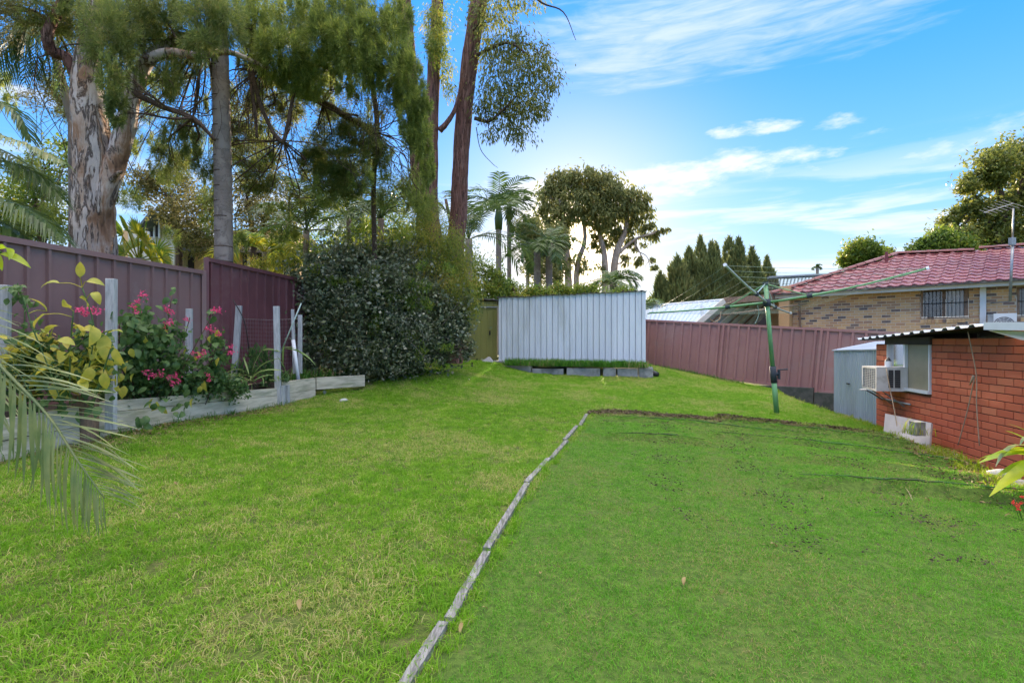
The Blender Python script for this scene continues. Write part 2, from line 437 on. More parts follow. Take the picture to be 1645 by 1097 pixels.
def _dist_poly(x, y, P):
    best = np.full(np.shape(x), 1e9)
    for (x0,y0),(x1,y1) in zip(P[:-1], P[1:]):
        L2 = (x1-x0)**2+(y1-y0)**2
        t = np.clip(((x-x0)*(x1-x0)+(y-y0)*(y1-y0))/L2, 0, 1)
        best = np.minimum(best, np.hypot(x-(x0+t*(x1-x0)), y-(y0+t*(y1-y0))))
    return best
FOLDS = [([(2.55,4.55),(3.4,4.42),(4.3,4.25)], .042, .035),
         ([(1.25,6.45),(1.9,6.35),(2.3,6.1)], .022, .05),
         ([(2.6,6.6),(3.6,6.35),(4.6,5.6),(4.9,5.3)], .022, .06),
         ([(3.1,7.45),(4.2,7.0),(4.9,6.3)], .035, .05),
         ([(1.5,7.7),(2.8,7.35),(4.2,6.75)], .020, .04),
         ([(3.0,5.45),(4.0,5.2),(4.6,4.9)], .018, .06),
         ([(3.2,7.9),(4.4,7.4),(5.1,6.9)], .03, .04)]
def xright(y):
    return np.interp(y, [0,4,4.8,5.5,6.2,7,8.1,9.8,11,12.2,13.4], [4.4,4.5,4.72,4.95,5.2,5.42,5.72,6.05,6.28,6.42,7.0])
def gz(x, y):
    x = np.asarray(x, float); y = np.asarray(y, float)
    sh = x.shape; xf, yf = x.ravel(), y.ravel()
    z = np.zeros(len(xf))
    for i in range(_n):
        z += _w[i]*_phi(np.hypot(xf-_cp[i,0], yf-_cp[i,1]))
    z += _w[_n] + _w[_n+1]*xf + _w[_n+2]*yf
    far = np.clip((np.hypot(xf, yf-8)-16)/30, 0, 1)
    z = z*(1-far) + 0.3*far
    # the yard steps down beyond the lawn's right hand edge
    dr = xf - xright(np.clip(yf, 0, 13.4))
    inn = (yf > 3) & (yf < 13.6)
    z -= np.where(inn, 0.42*np.clip(dr/0.25, 0, 1), 0)
    for P, h, w in FOLDS:
        dd_ = _dist_poly(xf, yf, P); w = w+.03; z += 1.9*h*np.exp(-(dd_/w)**2)-.6*h*np.exp(-((dd_-2.0*w)/w)**2)
    z += 0.012*np.sin(xf*2.1+1)*np.sin(yf*1.7) + 0.006*np.sin(xf*7+yf*3)*np.sin(yf*6-xf*2)
    return z.reshape(sh)
def G(x, y, dz=0.0): return Vector((x, y, float(gz(x, y))+dz))

EDGE = [(-.52,1.3),(-.37,1.95),(-.17,3),(.15,4.44),(.62,6.1),(1.19,8)]
def edge_x(y): return np.interp(y, [e[1] for e in EDGE], [e[0] for e in EDGE])
def turf_far(x): return np.interp(x, [1.2,1.5,3.6,5.4], [8.15,8.25,7.75,6.95])
def turf_mask(x, y):
    return (x > edge_x(y)+.03) & (y < turf_far(x))

def graded(segs):
    out = []
    for a, b, st in segs:
        n = max(1, int(round((b-a)/st))); out += [a+(b-a)*i/n for i in range(n)]
    out.append(segs[-1][1]); return np.array(out)
gx = graded([(-260,-60,20),(-60,-16,4),(-16,-6,.6),(-6,7.4,.065),(7.4,18,.6),(18,60,4),(60,260,20)])
gy = graded([(-60,-12,8),(-12,1,.8),(1,13.6,.065),(13.6,20,.5),(20,60,4),(60,420,24)])
GX, GY = np.meshgrid(gx, gy)
GZ = gz(GX, GY)
nx_, ny_ = len(gx), len(gy)
idx = np.arange(nx_*ny_).reshape(ny_, nx_)
quads = np.stack([idx[:-1,:-1], idx[:-1,1:], idx[1:,1:], idx[1:,:-1]], -1).reshape(-1, 4)
gme = arr_mesh("ground", np.stack([GX, GY, GZ], -1).reshape(-1, 3), quads)
ta = gme.attributes.new("turf", 'FLOAT', 'POINT')
tm = turf_mask(GX, GY).astype(np.float32)
ta.data.foreach_set("value", tm.ravel())

m, g = newmat('lawn_ground')
P_ = pos(g)
at = g.node("ShaderNodeAttribute", attribute_name="turf")
nb = g.noise(P_, 1.3, 5, 0.6); nf = g.noise(P_, 22, 6, 0.7); nm = g.noise(P_, 5, 5, 0.65)
lawn = g.mix(g.ramp(nf, 0.35, 0.65), (0.052, 0.080, 0.018), (0.115, 0.150, 0.036))
lawn = g.mix(g.math("MULTIPLY", g.ramp(nm, 0.48, 0.66), 0.6), lawn, (0.17, 0.145, 0.065))
turf = g.mix(g.ramp(nf, 0.35, 0.65), (0.060, 0.105, 0.022), (0.110, 0.175, 0.034))
turf = g.mix(g.math("MULTIPLY", g.ramp(nm, 0.56, 0.70), 0.6), turf, (0.11, 0.10, 0.045))
c = g.mix(at.outputs["Fac"], lawn, turf)
finish(g, bsdf(g, c, 0.95, 0, g.math("ADD", nf, nm), 0.8, 0.02, 0.1))
M['lawn'] = m
tag(link("ground", gme, m, smooth=True), kind="structure")

# bed soil between the retaining boards and the fence
def bedx(y): return np.where(y < 9.6, -5.54+.22*y, -3.43+(y-9.6)*.38)
def fencex(y): return -6.5+.22*y
bys = np.linspace(2.5, 12.6, 70)
V = []; 
for y in bys:
    a, b = float(fencex(y))-.1, float(bedx(y))-.03
    for k in range(9):
        t = k/8; V.append((a+(b-a)*t, y, .86+.03*math.sin(k*2+y*3)+.02*math.sin(y*9)+(.0 if y < 9.6 else (y-9.6)*.05)))
Fq = [[i*9+k, i*9+k+1, (i+1)*9+k+1, (i+1)*9+k] for i in range(len(bys)-1) for k in range(8)]
tag(link("garden_soil", arr_mesh("garden_soil", V, Fq), M['soil'], smooth=True), kind="structure")

# ------------------------------------------------------------------ grass (uncountable: stuff)
def blade_patch(name, n, size, h, w, lean, seed):
    r = np.random.default_rng(seed)
    c = np.stack([r.uniform(-size/2, size/2, n), r.uniform(-size/2, size/2, n), np.full(n, -.006)], -1)
    th = r.uniform(0, 2*np.pi, n); ph = r.uniform(0, 2*np.pi, n)
    hh = h*r.uniform(.45, 1.25, n); ln = lean*r.uniform(.2, 1.3, n)
    side = np.stack([np.cos(th), np.sin(th), 0*th], -1)*(w*r.uniform(.6, 1.3, n))[:, None]/2
    dirv = np.stack([np.cos(ph), np.sin(ph), 0*ph], -1)
    mid = c + dirv*(hh*ln*.35)[:, None] + np.array([0, 0, 1])*(hh*.6)[:, None]
    tip = c + dirv*(hh*ln*1.1)[:, None] + np.array([0, 0, 1])*(hh*np.clip(1.1-ln*.45, .25, 1))[:, None]
    V = np.stack([c-side, c+side, mid+side*.8, mid-side*.8, tip+side*.15, tip-side*.15], 1).reshape(-1, 3)
    b = (np.arange(n)*6)[:, None]
    F_ = np.concatenate([b+np.array([0,1,2,3]), b+np.array([3,2,4,5])], 0)
    return arr_mesh(name, V, F_)
def mat_grass(name, a, b, straw, straw_amt, nbig=1.1):
    m, g = newmat(name)
    gi = g.node("ShaderNodeNewGeometry"); P_ = gi.outputs["Position"]
    r = gi.outputs["Random Per Island"]
    n1 = g.noise(P_, nbig, 5, 0.6); n2 = g.noise(P_, 7, 4, 0.65)
    col = g.mix(g.math("ADD", g.math("MULTIPLY", r, 0.5), g.math("MULTIPLY", g.ramp(n2, .35, .65), .5)), a, b)
    thr = g.math("ADD", g.math("MULTIPLY", g.ramp(n1, .42, .68), straw_amt), g.math("MULTIPLY", g.ramp(n2, .5, .68), straw_amt*.5))
    isst = g.ramp(g.math("SUBTRACT", thr, g.math("FRACT", g.math("MULTIPLY", r, 17.31))), -.08, .08)
    col = g.mix(isst, col, straw)
    p = bsdf(g, col, 0.6, spec=0.25)
    t = g.node("ShaderNodeBsdfTranslucent"); g.l.new(g.mix(1.0, col, (1.25, 1.5, .7), "MULTIPLY"), t.inputs[0])
    mx = g.node("ShaderNodeMixShader"); mx.inputs[0].default_value = .4
    g.l.new(p, mx.inputs[1]); g.l.new(t.outputs[0], mx.inputs[2]); finish(g, mx.outputs[0])
    return m
M['grass'] = mat_grass('lawn_grass', (0.105, 0.265, 0.010), (0.285, 0.465, 0.034), (0.50, 0.43, 0.19), .50)
M['turf'] = mat_grass('turf_grass', (0.090, 0.270, 0.020), (0.220, 0.440, 0.048), (0.38, 0.32, 0.14), .42)
M['tallgrass'] = mat_grass('tall_grass', (0.045, 0.15, 0.02), (0.12, 0.27, 0.04), (0.34, 0.29, 0.15), .25)
M['drygrass'] = mat_grass('dry_grass', (0.20, 0.17, 0.07), (0.36, 0.27, 0.13), (0.44, 0.36, 0.22), .5)
M['weedlit'] = mat_grass('bright_weed', (0.16, 0.27, 0.015), (0.40, 0.43, 0.03), (0.45, 0.36, 0.18), .3)

def proto_set(key, n, *a, mat):
    c = bpy.data.collections.new(key + "_sources")
    for i in range(n):
        me = blade_patch(f"{key}_patch", *a, seed=i+3+len(key)*7)
        me.materials.append(mat)
        c.objects.link(bpy.data.objects.new(f"{key}_patch", me))
    return c
def scatter(name, P3, rot, scl, coll, mat, label_kind="stuff", parent=None):
    me = bpy.data.meshes.new(name)
    P3 = np.asarray(P3, np.float32); n = len(P3)
    me.vertices.add(n); me.vertices.foreach_set("co", P3.ravel())
    a = me.attributes.new("rot", 'FLOAT_VECTOR', 'POINT'); a.data.foreach_set("vector", np.asarray(rot, np.float32).ravel())
    a = me.attributes.new("scl", 'FLOAT', 'POINT'); a.data.foreach_set("value", np.asarray(scl, np.float32))
    a = me.attributes.new("pick", 'INT', 'POINT'); a.data.foreach_set("value", rng.integers(0, 1000, n).astype(np.int32))
    me.materials.append(mat)
    o = bpy.data.objects.new(name, me); COL.objects.link(o); _attach(o, parent)
    ng = bpy.data.node_groups.new(name+"_nodes", 'GeometryNodeTree')
    ng.interface.new_socket("Geometry", in_out='INPUT', socket_type='NodeSocketGeometry')
    ng.interface.new_socket("Geometry", in_out='OUTPUT', socket_type='NodeSocketGeometry')
    N, L = ng.nodes, ng.links
    gi, go = N.new('NodeGroupInput'), N.new('NodeGroupOutput')
    ci = N.new('GeometryNodeCollectionInfo'); ci.inputs['Collection'].default_value = coll
    ci.inputs['Separate Children'].default_value = True; ci.inputs['Reset Children'].default_value = True
    ip = N.new('GeometryNodeInstanceOnPoints'); ip.inputs['Pick Instance'].default_value = True
    def na(t, nm):
        x = N.new('GeometryNodeInputNamedAttribute'); x.data_type = t; x.inputs['Name'].default_value = nm
        return next(o_ for o_ in x.outputs if o_.enabled and o_.name == 'Attribute')
    L.new(gi.outputs[0], ip.inputs['Points']); L.new(ci.outputs[0], ip.inputs['Instance'])
    L.new(na('INT', 'pick'), ip.inputs['Instance Index']); L.new(na('FLOAT_VECTOR', 'rot'), ip.inputs['Rotation'])
    L.new(na('FLOAT', 'scl'), ip.inputs['Scale']); L.new(ip.outputs[0], go.inputs[0])
    md = o.modifiers.new("scatter", 'NODES'); md.node_group = ng
    o["kind"] = label_kind
    return o
S = .125
px_, py_ = np.meshgrid(np.arange(-6, 7.5, S), np.arange(1.5, 15.6, S))
px_ = px_.ravel() + rng.uniform(-.04, .04, px_.size); py_ = py_.ravel() + rng.uniform(-.04, .04, py_.size)
fence_r_y = 16-(px_-4.23)/3.83*3.2
keep = (np.abs(px_) < py_*1.04+.35) & (px_ > np.where(py_ < 9.6, -5.54+.22*py_+.05, -2.9+(py_-9.6)*.40)) & (px_ < xright(np.clip(py_, 0, 13.4))-.02)
front = np.interp(px_, [-.6, .43, 3.45, 3.5, 3.8], [13.8, 12.95, 12.5, 12.9, 16])
keep &= (py_ < front) & (py_ < fence_r_y-.12)
keep &= _dist_poly(px_, py_, EDGE) > .085
px_, py_ = px_[keep], py_[keep]
pz_ = gz(px_, py_)
e = .06
sx = (gz(px_+e, py_)-gz(px_-e, py_))/(2*e); sy = (gz(px_, py_+e)-gz(px_, py_-e))/(2*e)
# Euler XYZ that tilts the local z onto the slope, then a spin of a quarter turn or more
spin = rng.uniform(0, 6.283, len(px_))
rots = []
for a, b, s_ in zip(sx, sy, spin):
    q = Vector((0, 0, 1)).rotation_difference(Vector((-a, -b, 1)).normalized())
    e_ = (q.to_matrix() @ Matrix.Rotation(s_, 3, 'Z')).to_euler(); rots.append((e_.x, e_.y, e_.z))
rots = np.array(rots); P3 = np.stack([px_, py_, pz_], -1)
tmk = turf_mask(px_, py_)
c_l = proto_set("lawn", 8, 190, .17, .040, .0042, 1.15, mat=M['grass'])
c_t = proto_set("turf", 8, 230, .17, .024, .0032, .95, mat=M['turf'])
scatter("lawn_grass", P3[~tmk], rots[~tmk], rng.uniform(.75, 1.2, (~tmk).sum())*np.where(py_[~tmk] > 8, 1.1, 1.0), c_l, M['grass'])
scatter("turf_grass", P3[tmk], rots[tmk], rng.uniform(.8, 1.15, tmk.sum()), c_t, M['turf'])

# ------------------------------------------------------------------ sheet metal
def corr(me_name, a, b, zb, zt, prof, shear=0.0, n=None):
    """ribbed sheet from a to b (2D), bottom and top heights at both ends, prof = [(s, off)...] in metres along the sheet"""
    a = Vector((a[0], a[1], 0)); b = Vector((b[0], b[1], 0)); L = (b-a).length; u = (b-a)/L
    n = n or Vector((u.y, -u.x, 0))
    V, F_ = [], []
    for s, off in prof:
        t = s/L
        p = a+u*s+n*off
        V.append((p.x-u.x*shear*(zt[0]-zb[0]), p.y-u.y*shear*(zt[0]-zb[0]), zb[0]+(zb[1]-zb[0])*t))
        V.append((p.x, p.y, zt[0]+(zt[1]-zt[0])*t))
    k = len(prof)
    for i in range(k-1): F_.append((2*i, 2*i+2, 2*i+3, 2*i+1))
    me = bpy.data.meshes.new(me_name); me.from_pydata(V, [], F_); me.update(); return me
def rib_prof(L, pitch, rib=.05, top=.028, h=.03, start=0.0):
    out = [(0, 0)]
    s = start
    while s < L-rib:
        if s > 0: out.append((s, 0))
        e1 = (rib-top)/2
        out += [(s+e1, h), (s+e1+top, h), (s+rib, 0)]
        s += pitch
    out.append((L, 0))
    return out
def fence(name, label, a, b, z0, z1, mat, pitch, bays, shear=0.0, rib=(.05,.028,.03), group=None, postname="post"):
    """z0,z1 = (bottom, top) at each end; faces the side n = right hand of a->b"""
    a2, b2 = Vector((a[0], a[1], 0)), Vector((b[0], b[1], 0))
    u = (b2-a2).normalized(); L = (b2-a2).length; n = Vector((u.y, -u.x, 0))
    t = thing(name, label, "fence", (a[0], a[1], z0[0]), group)
    ns = bays*3; w = L/ns
    def zz(k, s): return z0[k]+(z1[k]-z0[k])*s/L
    for i in range(ns):
        s0, s1 = i*w, (i+1)*w
        A, B = a2+u*s0, a2+u*(s1+.004); off = .003*(i % 2)
        me = corr("metal_sheet", A+n*off, B+n*off, (zz(0, s0), zz(0, s1)), (zz(1, s0)-.02, zz(1, s1)-.02), rib_prof(w+.004, pitch, *rib, start=pitch*.35), shear)
        link("metal_sheet", me, mat, t)
    for k, (dz, h) in enumerate(((0.0, .055), (0.0, .05))):
        for i in range(bays):
            s0, s1 = i*L/bays+.004, (i+1)*L/bays-.004
            top = (k == 0)
            A = a2+u*s0; B = a2+u*s1
            A.z = zz(1 if top else 0, s0)+(-.02 if top else .02); B.z = zz(1 if top else 0, s1)+(-.02 if top else .02)
            ax = (B-A).normalized(); up = n.cross(ax).normalized()*-1 if False else ax.cross(n).normalized()*-1
            mb = MB(); mb.box((A+B)/2+n*.012, ((B-A).length, .062 if top else .05, h), (ax, n, up))
            if top: mb.box((A+B)/2+n*.012+up*.031, ((B-A).length, .05, .008), (ax, n, up))
            mb.build("top_rail" if top else "bottom_rail", mat, t)
    for i in range(bays+1):
        s = i*L/bays
        p = a2+u*s
        zb, zt = zz(0, s)-.25, zz(1, s)+.012
        q = p-u*shear*(zt-zb)
        mb = MB(); mb.tube([Vector((q.x, q.y, zb))+n*.02, Vector((p.x, p.y, zt))+n*.02], .042, 4); mb.build(postname, mat, t)
    return t
def LF(y): return (float(fencex(y)), y)
fence("metal_fence", "long plum ribbed metal fence stretch behind the pink flowered bed, left of the step", LF(2.2), LF(7.88), (.84, 2.70), (.86, 2.675), M['fence'], .215, 2)
fence("metal_fence", "short plum ribbed metal fence stretch stepped up higher, ending in the big grey-green bush", LF(7.93), LF(12.7), (.86, 2.89), (.96, 2.79), M['fence_m'], .215, 2)
fence("metal_fence", "faded maroon metal fence stepping downhill between the pale shed and the brick outbuilding", (4.18, 16.04), (9.7, 11.43), (.76, 2.28), (.10, 1.74), M['fence_r'], .265, 3, shear=.085, rib=(.085, .05, .036))
# dark retaining wall under the downhill half of that fence
t = thing("retaining_wall", "low dark mossy concrete wall under the downhill end of the faded maroon fence", "retaining wall", (7.0, 13.6, 0))
ra, rb = Vector((6.7, 13.86, 0)), Vector((9.7, 11.36, 0)); ru = (rb-ra).normalized(); rn = Vector((ru.y, -ru.x, 0))
for i in range(3):
    L = (rb-ra).length/3; A = ra+ru*(i*L+.01); B = ra+ru*((i+1)*L-.01)
    zt = .42-.11*i
    mb = MB().box((A+B)/2+rn*.03+Vector((0, 0, zt/2-.3)), (L-.02, .14, zt+.6), (ru, rn, Vector((0, 0, 1))))
    mb.build("concrete_panel", M['darkconc'], t)

# ------------------------------------------------------------------ timber bed wall
def board(mb_name, A, B, h, th, mat, parent, wob=.0):
    A, B = Vector(A), Vector(B); ax = (B-A).normalized(); n = Vector((ax.y, -ax.x, 0)).normalized(); up = n.cross(ax)*-1
    if up.z < 0: up = -up
    seg = 6; vs, fs = [], []
    for i in range(seg+1):
        p = A+(B-A)*(i/seg)
        j = random.uniform(-wob, wob); k = random.uniform(-wob, wob)
        for (a_, b_) in ((1, -1), (1, 1), (-1, 1), (-1, -1)):
            vs.append(p+n*(th/2*a_+(j if b_ > 0 else 0))+up*(h/2*b_+(k if b_ > 0 else 0)))
    for i in range(seg):
        for q in range(4): fs.append((i*4+q, i*4+(q+1) % 4, (i+1)*4+(q+1) % 4, (i+1)*4+q))
    fs += [(3, 2, 1, 0), tuple(range(seg*4, seg*4+4))]
    mb = MB(); mb.add(vs, fs); return mb.build(mb_name, mat, parent)
t = thing("garden_wall", "low pale timber sleeper wall in front of the pink flowered bed", "garden wall", (-4.3, 5.6, .5))
def BL(y, z, o=0.0): return Vector((-5.54+.22*y+o, y, z))
def strip(y0, y1, zt0, zt1, hs, x=0):
    z0, z1 = zt0, zt1
    for h in hs:
        board("sleeper", BL(y0, z0-h/2, x), BL(y1, z1-h/2, x), h-.008, .05, M['sleeper'], t, .004)
        z0 -= h; z1 -= h; x += .006
strip(2.2, 5.18, .84, .94, (.2, .2, .2)); strip(5.34, 8.15, .97, .86, (.12, .2, .2))
# after the second post the wall turns and drops to one board
p0, p1, p2 = BL(8.25, .85), W(505, 616, 9.0), W(585, 619, 9.7)
p1 = Vector((p1.x, p1.y, .86)); p2 = Vector((p2.x, p2.y, .86))
board("sleeper", p0, p1, .2, .05, M['sleeper'], t); board("sleeper", p0-Vector((0, 0, .2)), p1-Vector((0, 0, .2)), .19, .05, M['sleeper'], t)
board("sleeper", p1+Vector((.02, .02, 0)), p2, .21, .05, M['sleeper'], t)
mb = MB(); mb.box(BL(5.26, .70, -.0), (.16, .15, .72)); mb.build("corner_post", M['brownpost'], t)
mb = MB(); mb.box(BL(8.2, .68, .06), (.05, .09, .42)); mb.build("short_post", M['stake'], t)
mb = MB(); mb.box(BL(8.33, .69, .05), (.05, .08, .40)); mb.build("short_post", M['stake'], t)

def stake(label, foot, top, w=.065, mat='stake', name="garden_stake", cat="stake", group=None):
    f, tp = Vector(foot), Vector(top); ax = (tp-f).normalized()
    mb = MB(); x = Vector((1, .15, 0)).normalized(); y = ax.cross(x).normalized(); x = y.cross(ax)
    mb.box((f+tp)/2, (w, w*.75, (tp-f).length), (x, y, ax), bev=.004)
    return tag(mb.build(name, M[mat]), label, cat, group)
def WX(px, py, Y): return W(px, py, Y)
stake("tall grey timber stake wired to the brown corner post of the bed wall", WX(178, 690, 5.35), WX(179, 448, 5.35), .085)
stake("tallest grey stake standing at the drop where the pale sleeper wall turns", WX(447, 655, 8.15), WX(444, 492, 8.15), .085)
stake("grey stake at the left frame edge in front of the plum fence", WX(6, 640, 5.0), WX(9, 458, 5.0), .075)
stake("grey stake showing between pink flowers, beside the fence step", WX(303, 640, 7.2), WX(304, 496, 7.2), .075)
stake("grey stake with a thin dark stick, standing behind the strap leaves", WX(376, 612, 8.2), WX(384, 491, 8.2), .085)
stake("thin grey stake with the white plastic pipe leaning on it", WX(473, 600, 8.9), WX(470, 497, 8.9), .05)
stake("short wide grey stake right beside the big grey-green bush", WX(482, 600, 9.2), WX(482, 506, 9.2), .07)
o = MB().tube([WX(480, 618, 8.8), WX(471, 546, 8.8)], .032, 10).build("plastic_pipe", M['pvc'], smooth=True)
tag(o, "white plastic pipe leaning between two grey stakes by the grey-green bush", "pipe")
o = MB().tube([WX(437, 600, 8.4), WX(484, 487, 8.2)], .011, 6).build("bamboo_cane", M['hoist_pale'], smooth=True)
tag(o, "thin slanting cane behind the tallest grey stake", "cane")
o = MB().tube(smoothpath([WX(400, 560, 8.2), WX(392, 515, 8.1), WX(374, 481, 8.1)], 4), .009, 6).build("garden_stick", M['dark'], smooth=True)
tag(o, "thin dark bent stick beside the grey stake with strap leaves below", "stick")
# wire netting strung between the far stakes
mb = MB(); nn = 22
for i in range(nn+1):
    f_ = i/nn; A = WX(385+95*f_, 595, 8.3+.7*f_); B = WX(385+95*f_, 512, 8.3+.7*f_)
    mb.tube([A, B], .0012, 3, cap=False)
for j in range(14):
    f_ = j/13; mb.tube([WX(385, 512+83*f_, 8.3), WX(432, 514+82*f_, 8.62), WX(480, 512+83*f_, 9.0)], .0013 if j else .003, 3, cap=False)
tag(mb.build("wire_netting", M['steel']), "sagging fine wire netting strung between the grey stakes near the bush", "netting")

# lawn edging: old flush timber strips
t = thing("lawn_edging", "weathered grey timber strip dividing the yellow-green lawn from the darker turf", "edging", (EDGE[1][0], EDGE[1][1], .3))
sv_ = [1.35, 2.35, 3.1, 4.4, 5.3, 6.2, 7.1, 7.98]
for i in range(len(sv_)-1):
    y0, y1 = sv_[i]+.02, sv_[i+1]-.02
    j0, j1 = random.uniform(-.025, .025), random.uniform(-.025, .025)
    A = G(float(edge_x(y0))+j0, y0, -.008+random.uniform(0, .008)); B = G(float(edge_x(y1))+j1, y1, -.008+random.uniform(0, .008))
    board("timber_strip", A, B, .07, .046, M['edging'], t, .003)

# ------------------------------------------------------------------ pale metal shed and its bed
t = thing("garden_shed", "wide pale blue-white ribbed metal shed with a thin rusty roof edge", "shed", (-.4, 13.8, 1.0))
sa, sb = Vector((-.36, 13.85, 0)), Vector((3.42, 13.2, 0)); su = (sb-sa).normalized(); sL = (sb-sa).length; sn = Vector((su.y, -su.x, 0))
zt0, zt1 = 2.775, 2.89
ns = 5; w = sL/ns
def shp(L, pitch):
    out = []; s = 0
    while s < L-.02:
        out += [(s, 0), (s+pitch*.42, 0), (s+pitch*.44, -.034), (s+pitch*.50, -.034), (s+pitch*.53, .012), (s+pitch*.90, .012), (s+pitch*.92, 0)]
        s += pitch
    out.append((L, 0)); return out
for i in range(ns):
    A = sa+su*(i*w); B = sa+su*((i+1)*w+.003)
    f0, f1 = i/ns, (i+1)/ns
    me = corr("cladding_sheet", A+sn*(.003*(i % 2)), B+sn*(.003*(i % 2)), (.95, .95), (zt0+(zt1-zt0)*f0, zt0+(zt1-zt0)*f1), shp(w, .1545))
    link("cladding_sheet", me, M['shedwhite'], t)
    C_ = sb-sn*2.2*(i/5); D_ = sb-sn*2.2*((i+1)/5)
    if i < 5: link("side_sheet", corr("side_sheet", C_-sn*0, D_, (.9, .9), (zt1-.04*i, zt1-.04*(i+1)), rib_prof((C_-D_).length, .155)), M['shedwhite'], t)
    C_ = sa-sn*2.2*(i/5); D_ = sa-sn*2.2*((i+1)/5)
    link("side_sheet", corr("side_sheet", C_, D_, (.9, .9), (zt0-.04*i, zt0-.04*(i+1)), rib_prof((C_-D_).length, .155)), M['shedwhite'], t)
mb = MB(); V = []; nc = 96
for i in range(nc+1):
    f_ = i/nc; s = -.05+(sL+.10)*f_; z = zt0+(zt1-zt0)*f_+.018+.014*math.sin(i*math.pi*.5)+.01*math.sin(i*.23)
    p = sa+su*s
    for (dn, dz) in ((.055, 0), (-2.3, -.2)):
        q = p+sn*dn; V.append((q.x, q.y, z+dz)); V.append((q.x, q.y, z+dz-.012))
fs = []
for i in range(nc):
    a = i*4; b = a+4
    fs += [(a, b, b+2, a+2), (a+1, a+3, b+3, b+1), (a, a+1, b+1, b)]
mb.add(V, fs); mb.build("roof_sheet", M['rust'], t)
mb = MB().box((sa+sb)/2+sn*.02+Vector((0, 0, (zt0+zt1)/2-.02)), (sL, .02, .03), (su, sn, Vector((0, 0, 1)))); 
# concrete edging in front of the shed
t = thing("bed_edging", "row of old grey concrete edging blocks below the pale metal shed", "edging", (1.5, 12.8, .75))
for (xa, xb, ya, yb, top, th_) in ((-.3,.5,13.35,13.05,.99,.05),(.52,1.30,13.03,12.92,.93,.10),(1.38,2.20,12.9,12.78,.95,.13),(2.27,2.58,12.76,12.72,.96,.16),(2.62,3.10,12.72,12.62,.95,.13),(3.12,3.46,12.62,12.56,.965,.15)):
    A = Vector((xa, ya, .82)); B = Vector((xb, yb, .82)); ax = (B-A).normalized()
    mb = MB().box((A+B)/2+Vector((0, 0, top-.85-.2)), ((B-A).length, .12, .42), (ax, Vector((-ax.y, ax.x, 0)), Vector((0, 0, 1))), bev=.012); mb.build("concrete_block", M['concrete'], t)
mb = MB().box((3.40, 12.85, .76), (.12, .5, .42), None); mb.build("concrete_block", M['concrete'], t)
# soil of that bed
mb = MB(); V = [(-.4, 13.42, 1.0), (.5, 13.1, .975), (3.4, 12.66, .94), (3.42, 13.25, 1.0), (-.4, 13.9, 1.03)]
mb.add(V, [(0, 1, 2, 3, 4)]); tag(mb.build("bed_soil", M['soil']), kind="structure")
o = MB().tube([G(3.62, 12.75, .06), G(3.5, 12.95, .08)], .07, 12).build("drain_pipe", M['black'], smooth=True)
tag(o, "short dark drain pipe end lying at the right corner of the concrete edging", "pipe")

# olive shed behind on the left
t = thing("tool_shed", "olive green metal shed half hidden between the bush and the pale shed", "shed", (-1.5, 14.6, 1.05))
oa, ob = Vector((-1.75, 14.35, 0)), Vector((-.42, 14.35, 0))
z1_ = 1.6+62*14.35/FPX
for i in range(2):
    A = oa.lerp(ob, i/2); B = oa.lerp(ob, (i+1)/2)
    link("door_sheet", corr("door_sheet", A, B, (1.04, 1.04), (z1_, z1_), rib_prof((B-A).length, .16, .03, .018, .008, .05)), M['shedgreen'], t)
mb = MB().box((-1.085, 14.32, z1_-.12), (1.34, .03, .03)); mb.build("door_rail", M['steel'], t)
mb = MB().box((-1.19, 14.33, 1.9), (.02, .05, 1.55)); mb.build("door_edge", M['shedgreen'], t)
mb = MB().tube([(-.62, 14.30, 1.78), (-.62, 14.30, 1.9)], .02, 8); mb.build("door_handle", M['black'], t)
mb = MB(); nc = 24; V = []
for i in range(nc+1):
    f_ = i/nc; x = -1.8+1.42*f_; z = z1_+.05+.07*math.sin(f_*2.6)+.01*math.sin(i*1.57)
    V += [(x, 14.28, z), (x, 14.28, z-.03), (x, 16.0, z), (x, 16.0, z-.03)]
fs = []
for i in range(nc):
    a = i*4; b = a+4; fs += [(a, b, b+2, a+2), (a+1, a+3, b+3, b+1), (a, a+1, b+1, b)]
mb.add(V, fs); mb.build("roof_sheet", M['rust'], t)
mb = MB().box((-1.09, 14.9, 1.9), (1.30, 1.0, 1.66)); mb.build("shed_body", M['shedgreen'], t)
mb = MB().box((-.95, 14.0, 1.05), (1.5, .5, .06)); mb.build("floor_slab", M['concrete'], t)
mb = MB(); 
for k, (x, y) in enumerate(((-.78, 13.7), (-.62, 13.66), (-.52, 13.75), (-.7, 13.8))): pass
v_ = [(-.9,13.6,1.02),(-.5,13.55,1.02),(-.45,13.85,1.02),(-.85,13.9,1.02),(-.62,13.68,1.20),(-.58,13.78,1.18)]
o = MB().add(v_, [(0,1,4),(1,2,5,4),(2,3,5),(3,0,4,5)]).build("rubble_stone", M['concrete'])
tag(o, "small wedge of concrete rubble at the left foot of the pale shed", "rubble")

